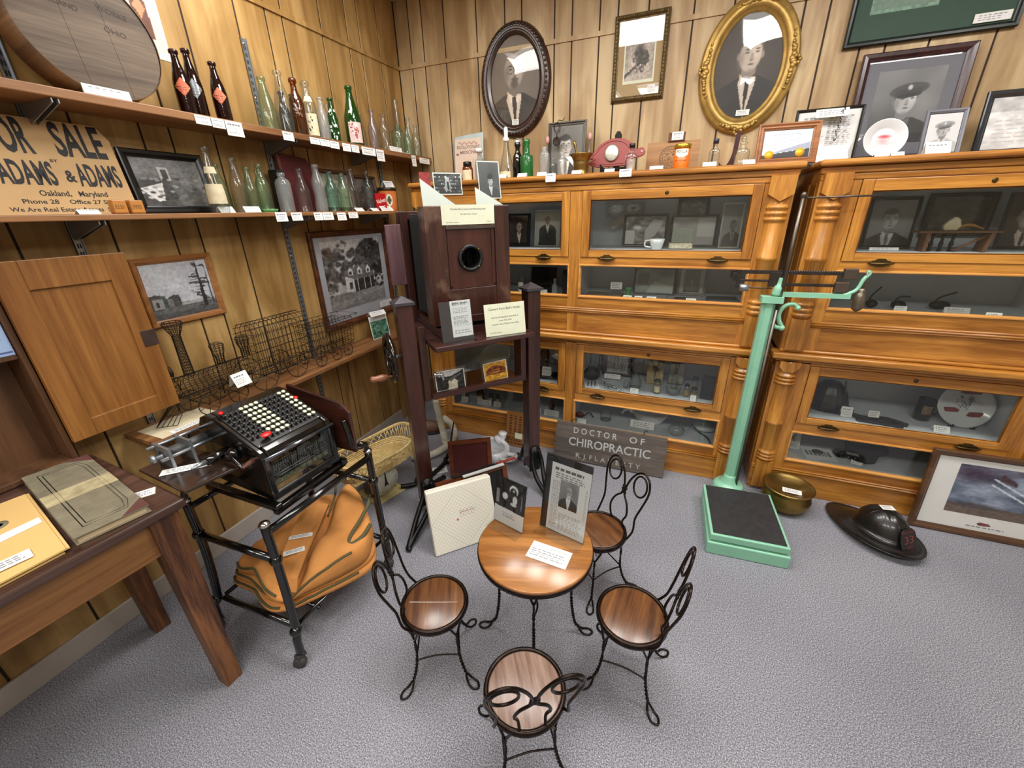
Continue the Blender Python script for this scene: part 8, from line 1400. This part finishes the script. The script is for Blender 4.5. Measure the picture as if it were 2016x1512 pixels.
blockbox('dark_case', 'tall dark blue case at the end of the lower oak cabinet', 'case', 0.222, 2.47, F3, 0.065, 0.06, 0.13, plain('navy_case', (0.10, 0.11, 0.15), 0.5), -8)
tent_card('white card before the conical flask', -0.185, 2.395, F3, 0, 0.048, 0.032, 124, 12, GI); tent_card('tiny white folded card before the small capped bottle', 0.148, 2.372, F3, 0, 0.03, 0.042, 125, 20, GI)
t = thing('invalid_cup', 'white ceramic boat shaped invalid feeder in the low pane', 'feeder', (-0.085, 2.55, F4), -6); m = MB(); n = 30; rows = []
for z, k in ((0.0, 0.55), (0.01, 0.68), (0.05, 0.90), (0.075, 1.0), (0.073, 0.95), (0.05, 0.84), (0.012, 0.6)): rows.append([(0.115 * k * math.cos(2 * PI * j / n), 0.055 * k * math.sin(2 * PI * j / n), z) for j in range(n)])
m.add([q for r_ in rows for q in r_] + [(0, 0, 0.011)], [(i * n + j, i * n + (j + 1) % n, (i + 1) * n + (j + 1) % n, (i + 1) * n + j) for i in range(6) for j in range(n)] + [(6 * n + j, 6 * n + (j + 1) % n, 7 * n) for j in range(n)] + [tuple(range(n - 1, -1, -1))], 0, True); m.build('boat', EN, t); MB().tube(sp([(-0.10, 0, 0.06), (-0.13, 0, 0.075), (-0.16, 0, 0.06), (-0.18, 0, 0.03)], 5), [0.02] * 6 + [0.012] * 5 + [0.008] * 5, 10).build('spout', EN, t)
t = thing('glass_retort', 'round clear glass flask with a long neck in the low pane', 'flask', (0.085, 2.43, F4)); MB().ball((0, 0, 0.036), (0.048, 0.040, 0.036), 0, 20, 12).tube([(0.04, 0.01, 0.045), (0.085, 0.03, 0.06)], [0.012, 0.009], 10).build('glass_bulb', CLEAR, t)
t = thing('rubber_tubing', 'black rubber tubing curled beside the glass flask', 'tubing', (0.235, 2.48, F4)); MB().tube(sp([(-0.06, 0.05, 0.045), (-0.055, 0.02, 0.05), (-0.02, 0.01, 0.02), (0.03, -0.03, 0.008), (0.045, -0.09, 0.007)], 7), 0.0045, 7).build('tube', CAPB, t); t = thing('white_bag', 'white rubber bag lying under the black tubing', 'bag', (0.245, 2.55, F4)); MB().ball((0, 0, 0.028), (0.075, 0.05, 0.028), 0, 18, 10).build('bag', plain('white_rubber', (0.80, 0.82, 0.84), 0.5), t)
tent_card('long cream card before the white boat shaped feeder', -0.120, 2.45, F4, -2, 0.150, 0.048, 126, 40, GI); tent_card('white card by the red object in the low pane', -0.500, 2.39, F4, 0, 0.06, 0.03, 127, 25, GI)
t = thing('red_inhaler', 'small reddish brown object with a hose low in the oak cabinet', 'instrument', (-0.53, 2.47, F4)); MB().ball((0, 0, 0.02), (0.03, 0.02, 0.02)).build('bulb', plain('red_brown_rubber', (0.45, 0.2, 0.15), 0.5), t); MB().tube(sp([(0.03, 0, 0.02), (0.06, 0.03, 0.03), (0.09, 0.01, 0.01)], 4), 0.004, 6).build('hose', CAPB, t)
bottle('clear glass funnel bottle lying low behind the sign', -0.36, 2.50, F4, 0.085, 0.075, 'round', 'c', 0, None)
for k, (x, h, w, lab) in enumerate(((-1.440, 0.105, 0.05, 'dark brown jar low in the corner cabinet pane'), (-1.300, 0.085, 0.062, 'brown tan jar low in the corner cabinet pane'), (-1.212, 0.07, 0.034, 'small dark bottle low in the corner cabinet pane'), (-1.155, 0.068, 0.036, 'small capped jar low in the corner cabinet pane'))):
    t = bottle(lab, x, 2.50, F4, h, w, 'jar', 'ba'[k % 2], 0, None, [(0.1, 0.5, 220, 320, PAPER, 'label')]); stopper(t, h, w, 'jar', CAPB, 'cap', 1.1, 0.014)
for k, (x, lab) in enumerate(((-1.395, 'white card before the dark brown jar in the corner pane'), (-1.262, 'white card before the brown tan jar in the corner pane'), (-1.205, 'white card before the small dark bottle in the corner pane'), (-1.130, 'white card before the small capped jar in the corner pane'), (-0.826, 'white card in the low corner pane close to the middle stile'), (-0.718, 'wide white card in the low corner pane beside the middle stile'))): tent_card(lab, x, 2.42, F4, 0, 0.055 if k < 5 else 0.105, 0.042, 130 + k, 15, GI)
t = bottle('small brown bottle behind the wide white card in the corner pane', -0.745, 2.52, F4, 0.085, 0.035, 'soda', 'a', 0, None)
# second cabinet
p = portrait(Pic(56, 66, 0.52), 0.48, 0.56, 1.5, 0.66, 0.34, 0.14, 0.78, 0.4); p.noise(5, 0.05)
framed('framed_portrait', 'black framed portrait of a man in a tie inside the second cabinet', 'portrait', (0.892, 2.62, F1), 0, -5, 0.195, 0.232, 0.014, BF, bevel_prof(0.014, 0.012), p, 0.165, 0.200)
tent_card('white card under the black framed portrait of a man in a tie', 0.855, 2.50, F1, 0, 0.11, 0.014, 141, 10, GI)
t = thing('wooden_rack', 'small brown wooden rack with carved tools in the second cabinet', 'rack', (1.080, 2.50, F1)); RKW = wood('rack_wood', (0.45, 0.29, 0.18), (0.30, 0.18, 0.10), 'x', 0.45)
m = MB(); m.box((-0.13, -0.04, 0.078), (0.145, 0.04, 0.086)); m.build('rack_top', RKW, t)
for x, dx in ((-0.10, 0.0), (0.10, 0.012)): m = MB(); m.hexa([(x, -0.035, 0), (x + 0.014, -0.035, 0), (x + 0.014, 0.035, 0), (x, 0.035, 0)], [(x + dx, -0.035, 0.078), (x + 0.014 + dx, -0.035, 0.078), (x + 0.014 + dx, 0.035, 0.078), (x + dx, 0.035, 0.078)]); m.build('leg', RKW, t)
MB().tube([(0.01, -0.02, 0.003), (0.12, -0.02, 0.075)], 0.006, 6).build('brace', RKW, t)
for k, x in enumerate((-0.065, -0.03, 0.005)):
    t = thing('carved_pipe', ('dark turned pipe stem closest to the portrait under the wooden rack', 'dark turned pipe stem in the middle under the wooden rack', 'dark turned pipe stem beside the slanted brace')[k], 'pipe', (1.080 + x, 2.495, F1)); MB().lathe([(0.0001, 0), (0.008, 0.0), (0.006, 0.02), (0.009, 0.03), (0.005, 0.045), (0.007, 0.07), (0.0001, 0.074)], 10).build('stem', IRON, t)
t = thing('shell_ladle', 'white shell shape with a tan handle lying on the wooden rack', 'shell', (1.068, 2.495, F1 + 0.0865)); MB().prism([(-0.03, 0.0), (-0.034, 0.02), (-0.02, 0.04), (0.0, 0.058), (0.018, 0.045), (0.026, 0.02), (0.018, 0.0)], -0.012, 0.012, 'xz').build('shell', plain('ivory_shell', (0.82, 0.79, 0.66), 0.5), t, 0.006); MB().tube(sp([(0.02, 0, 0.012), (0.05, 0, 0.022), (0.08, 0, 0.016), (0.105, 0, 0.006)], 5), [0.007] * 10 + [0.004] * 6, 8).build('handle', plain('tan_horn', (0.62, 0.47, 0.22), 0.4), t)
p = Pic(50, 36, 0.30); p.noise(5, 0.3).noise(14, 0.2); p.a = p.a * np.array((1, 0.92, 0.8))
framed('framed_photograph', 'dim brown framed picture at the back above the wooden rack', 'picture', (1.175, 2.735, F1 + 0.05), 0, -1, 0.25, 0.19, 0.022, wood('dim_frame', (0.22, 0.15, 0.11), (0.13, 0.09, 0.06), 'x', 0.4), bevel_prof(0.022, 0.01), p, 0.20, 0.145)
framed('framed_portrait', 'dark portrait of a man in a dark suit at the end of the second cabinet', 'portrait', (1.385, 2.62, F1), 0, -5, 0.20, 0.235, 0.014, BF, bevel_prof(0.014, 0.012), portrait(Pic(50, 60, (0.22, 0.16, 0.13)), 0.4, 0.58, 1.5, 0.6, 0.25, 0.14, 0.75, 0.2, tint=(1.05, 0.95, 0.88)), 0.172, 0.207)
for k, (x, y, w, lab) in enumerate(((0.985, 2.52, 0.06, 'black hooked instrument lying low in the second cabinet'), (1.155, 2.56, 0.09, 'longer black instrument with a curved arm low in the second cabinet'), (0.880, 2.52, 0.05, 'dark brown coiled instrument behind the hanging counterweight'))):
    t = thing('instrument', lab, 'instrument', (x, y, F2), 15 * k); MB().ball((0, 0, 0.02), (w * 0.5, 0.025, 0.02)).build('body', IRON, t); MB().tube(sp([(-w * 0.3, 0, 0.03), (0.0, 0.01, 0.055), (w * 0.6, 0, 0.06 + 0.02 * k)], 5), 0.004, 6).build('curved_arm', IRON, t)
for k, (x, y, w, lab) in enumerate(((0.962, 2.42, 0.046, 'small cream card before the black hooked instrument'), (1.175, 2.45, 0.09, 'cream card before the longer black instrument'), (1.262, 2.37, 0.052, 'white card low in the second cabinet close to the glass'))): tent_card(lab, x, y, F2, 0, w, 0.032, 150 + k, 15, GI)
t = flat_card('booklet', 'blue booklet lying low in the second cabinet beside the counterweight', 0.868, 2.46, F2, 5, 0.085, 0.07, 5, 2, plain('blue_booklet', (0.28, 0.36, 0.56), 0.5)); t = flat_card('booklet', 'pale blue booklet lying toward the open end of the second cabinet', 1.345, 2.45, F2, -4, 0.11, 0.09, 6, 2, plain('pale_blue_booklet', (0.45, 0.60, 0.68), 0.5))
t = thing('ribbed_leather_helmet', 'ribbed black leather fire helmet standing in the second cabinet', 'helmet', (0.835, 2.56, F3), -20); m = MB(); n = 40; rows = []
for k, z in ((0.02, 0.155), (0.35, 0.15), (0.6, 0.13), (0.8, 0.095), (0.95, 0.05), (1.0, 0.02), (1.30, 0.008)): rows.append([((0.095 * k + (0.03 if k > 1.1 and math.cos(2 * PI * j / n) < 0 else 0) * math.cos(2 * PI * j / n)) * math.cos(2 * PI * j / n) * (1 + 0.025 * (j % 2)), 0.075 * k * math.sin(2 * PI * j / n) * (1 + 0.025 * (j % 2)), z) for j in range(n)])
m.add([q for r_ in rows for q in r_], [(i * n + j, i * n + (j + 1) % n, (i + 1) * n + (j + 1) % n, (i + 1) * n + j) for i in range(6) for j in range(n)], 0, False); o = m.build('shell', HB, t); md = o.modifiers.new('thick', 'SOLIDIFY'); md.thickness = 0.003; md.offset = -1
MB().push(Tr(0.085, 0, 0.02) @ Rz(90) @ Rx(-12)).prism([(-0.03, 0), (0.03, 0), (0.038, 0.09), (0.02, 0.15), (-0.02, 0.15), (-0.038, 0.09)], -0.003, 0.001, 'xz').build('shield', HB, t)
tent_card('white card before the ribbed black leather helmet', 0.902, 2.45, F3, 0, 0.05, 0.055, 161, 15, GI)
t = thing('leather_belt', 'black leather belt lying across the second cabinet', 'belt', (1.02, 2.45, F3), -6); MB().tube(sp([(-0.11, 0.02, 0.012), (-0.04, -0.01, 0.012), (0.05, 0.02, 0.012), (0.13, -0.02, 0.010)], 6), 0.010, 8).build('strap', BLK, t); MB().push(Tr(0.02, -0.02, 0.0)).box((-0.10, -0.03, 0), (0.09, 0.01, 0.012)).build('lower_strap', BLK, t, 0.005)
tent_card('cream card standing on the black leather belt', 1.010, 2.438, F3 + 0.022, 0, 0.046, 0.034, 162, 12, GI); flat_card('label_card', 'white card lying beside the black leather belt by the glass', 0.912, 2.385, F3, 0, 0.055, 0.026, 163, 2, None, 10, GI)
t = thing('black_mug', 'black mug with a gold emblem in the second cabinet', 'mug', (1.248, 2.55, F3)); MB().rings([(0.0005, 0.004), (0.034, 0.003), (0.036, 0.006), (0.035, 0.115), (0.032, 0.114), (0.032, 0.01)], 28).build('mug_body', plain('black_glaze', 0.04, 0.15, coat=0.4), t); m = MB(); band(m, [(0.9, 0), (0.97, 0.02), (0.97, 1.0)], 0.115, 0.036, 0.35, 0.75, 235, 300); m.build('gold_emblem', plain('dull_gold_print', (0.45, 0.36, 0.24), 0.5, 0, 0.5, 90), t); MB().tube(sp([(0.033, 0.01, 0.095), (0.062, 0.015, 0.09), (0.062, 0.015, 0.035), (0.033, 0.01, 0.025)], 5), 0.005, 8).build('handle', plain('black_glaze', 0.04), t)
t = thing('commemorative_plate', 'white commemorative plate with red emblems on a black stand', 'plate', (1.385, 2.50, F3), 0, rx=-18); m = MB(); m.push(Tr(0, 0, 0.112) @ Rx(90)); m.lathe([(0.0001, -0.004), (0.065, -0.003), (0.075, 0.002), (0.106, 0.012), (0.110, 0.014), (0.108, 0.010), (0.075, -0.002), (0.0001, -0.008)], 52); m.pop(); m.build('plate', CH, t)
m = MB(); RDP = plain('brick_red_print', (0.46, 0.16, 0.14), 0.5, 0, 0.4, 120)
for x, z, w, h in ((0.012, 0.185, 0.042, 0.014), (-0.052, 0.085, 0.036, 0.011), (0.050, 0.072, 0.038, 0.012)): m.push(Tr(x, -0.001 if z < 0.15 else -0.009, z) @ Ry(-4)); m.prism([(-w, -h * 0.5), (-w * 0.7, h), (w * 0.5, h), (w, 0), (w * 0.8, -h), (-w * 0.6, -h)], -0.003, 0.0, 'xz'); m.pop()
m.build('red_emblem', RDP, t); m = MB(); m.push(Tr(0.0, -0.0, 0.128)); rg = random.Random(6)
for k in range(46): a = rg.random() * 6.28; q = math.sqrt(rg.random()) * 0.038; m.tube([(q * math.cos(a) * 0.8, -0.002, q * math.sin(a)), (q * math.cos(a) * 0.8 + rg.uniform(-0.012, 0.012), -0.002, q * math.sin(a) + rg.uniform(-0.012, 0.012))], 0.0010, 4)
m.build('engraved_crest', INK, t); m = MB()
for x in (-0.04, 0.04): m.tube(sp([(x, 0.06, 0.002), (x, -0.02, 0.002), (x, -0.026, 0.014)], 4), 0.004, 6)
m.build('plate_stand', BLK, t)
tent_card('white card before the commemorative plate', 1.275, 2.40, F3, 0, 0.062, 0.036, 164, 35, GI)
t = flat_card('patch_sheet', 'pale sheet with a dark cloth badge in the low pane of the second cabinet', 0.845, 2.48, F4, 4, 0.16, 0.15, 3, 1, plain('pale_blue_sheet', (0.72, 0.77, 0.82), 0.7)); m = MB(); m.push(Tr(0.0, 0.02, 0.001)); m.lathe([(0.028, 0), (0.028, 0.004), (0.0001, 0.004)], 20, sy=0.8); m.build('cloth_badge', plain('dark_badge', (0.22, 0.22, 0.24), 0.7, 0, 0.4, 90), t)
p = Pic(30, 44, (0.74, 0.76, 0.72)); p.tree(0.4, 0.6, 0.35, (0.30, 0.28, 0.20), 40, 3); p.lines(0.1, 0.9, 0.05, 0.25, 3, 0.5, 4, 0.4)
t = thing('crest_paper', 'paper with a dark crest standing at the end of the low pane', 'paper', (0.715, 2.50, F4), 0, rx=-20); MB().box((-0.04, 0, 0), (0.04, 0.001, 0.13)).build('sheet', WHITE, t); p.mesh('print', 0.076, 0.125, t, M=Tr(0, -0.0004, 0.065))
t = thing('uniform_cap', 'black uniform cap with a badge in the low pane of the second cabinet', 'cap', (1.040, 2.50, F4), 160); m = MB(); n = 36; rows = []
for k, z, ox in ((0.02, 0.105, -0.01), (0.7, 0.10, -0.01), (1.10, 0.088, -0.01), (1.12, 0.078, -0.01), (0.86, 0.05, 0), (0.84, 0.01, 0)): rows.append([(0.085 * k * math.cos(2 * PI * j / n) + ox, 0.078 * k * math.sin(2 * PI * j / n), z) for j in range(n)])
m.add([q for r_ in rows for q in r_], [(i * n + j, i * n + (j + 1) % n, (i + 1) * n + (j + 1) % n, (i + 1) * n + j) for i in range(5) for j in range(n)], 0, True); m.build('crown', plain('black_wool', 0.06, 0.85), t); m = MB(); m.add([(0.068 * math.cos(a), 0.066 * math.sin(a), 0.014) for a in np.linspace(-1, 1, 14)] + [(0.112 * math.cos(a * 0.8) + 0.01, 0.075 * math.sin(a), 0.004) for a in np.linspace(-1, 1, 14)], [(i, i + 1, i + 15, i + 14) for i in range(13)], 0, True); m.build('visor', BLACK, t); MB().push(Tr(0.078, 0, 0.045) @ Ry(80)).lathe([(0.012, 0), (0.010, 0.003), (0.0001, 0.004)], 12).build('badge', BRASS, t)
tent_card('tan card lying on the brim side of the uniform cap', 1.005, 2.425, F4, -20, 0.05, 0.03, 165, 60, GI)
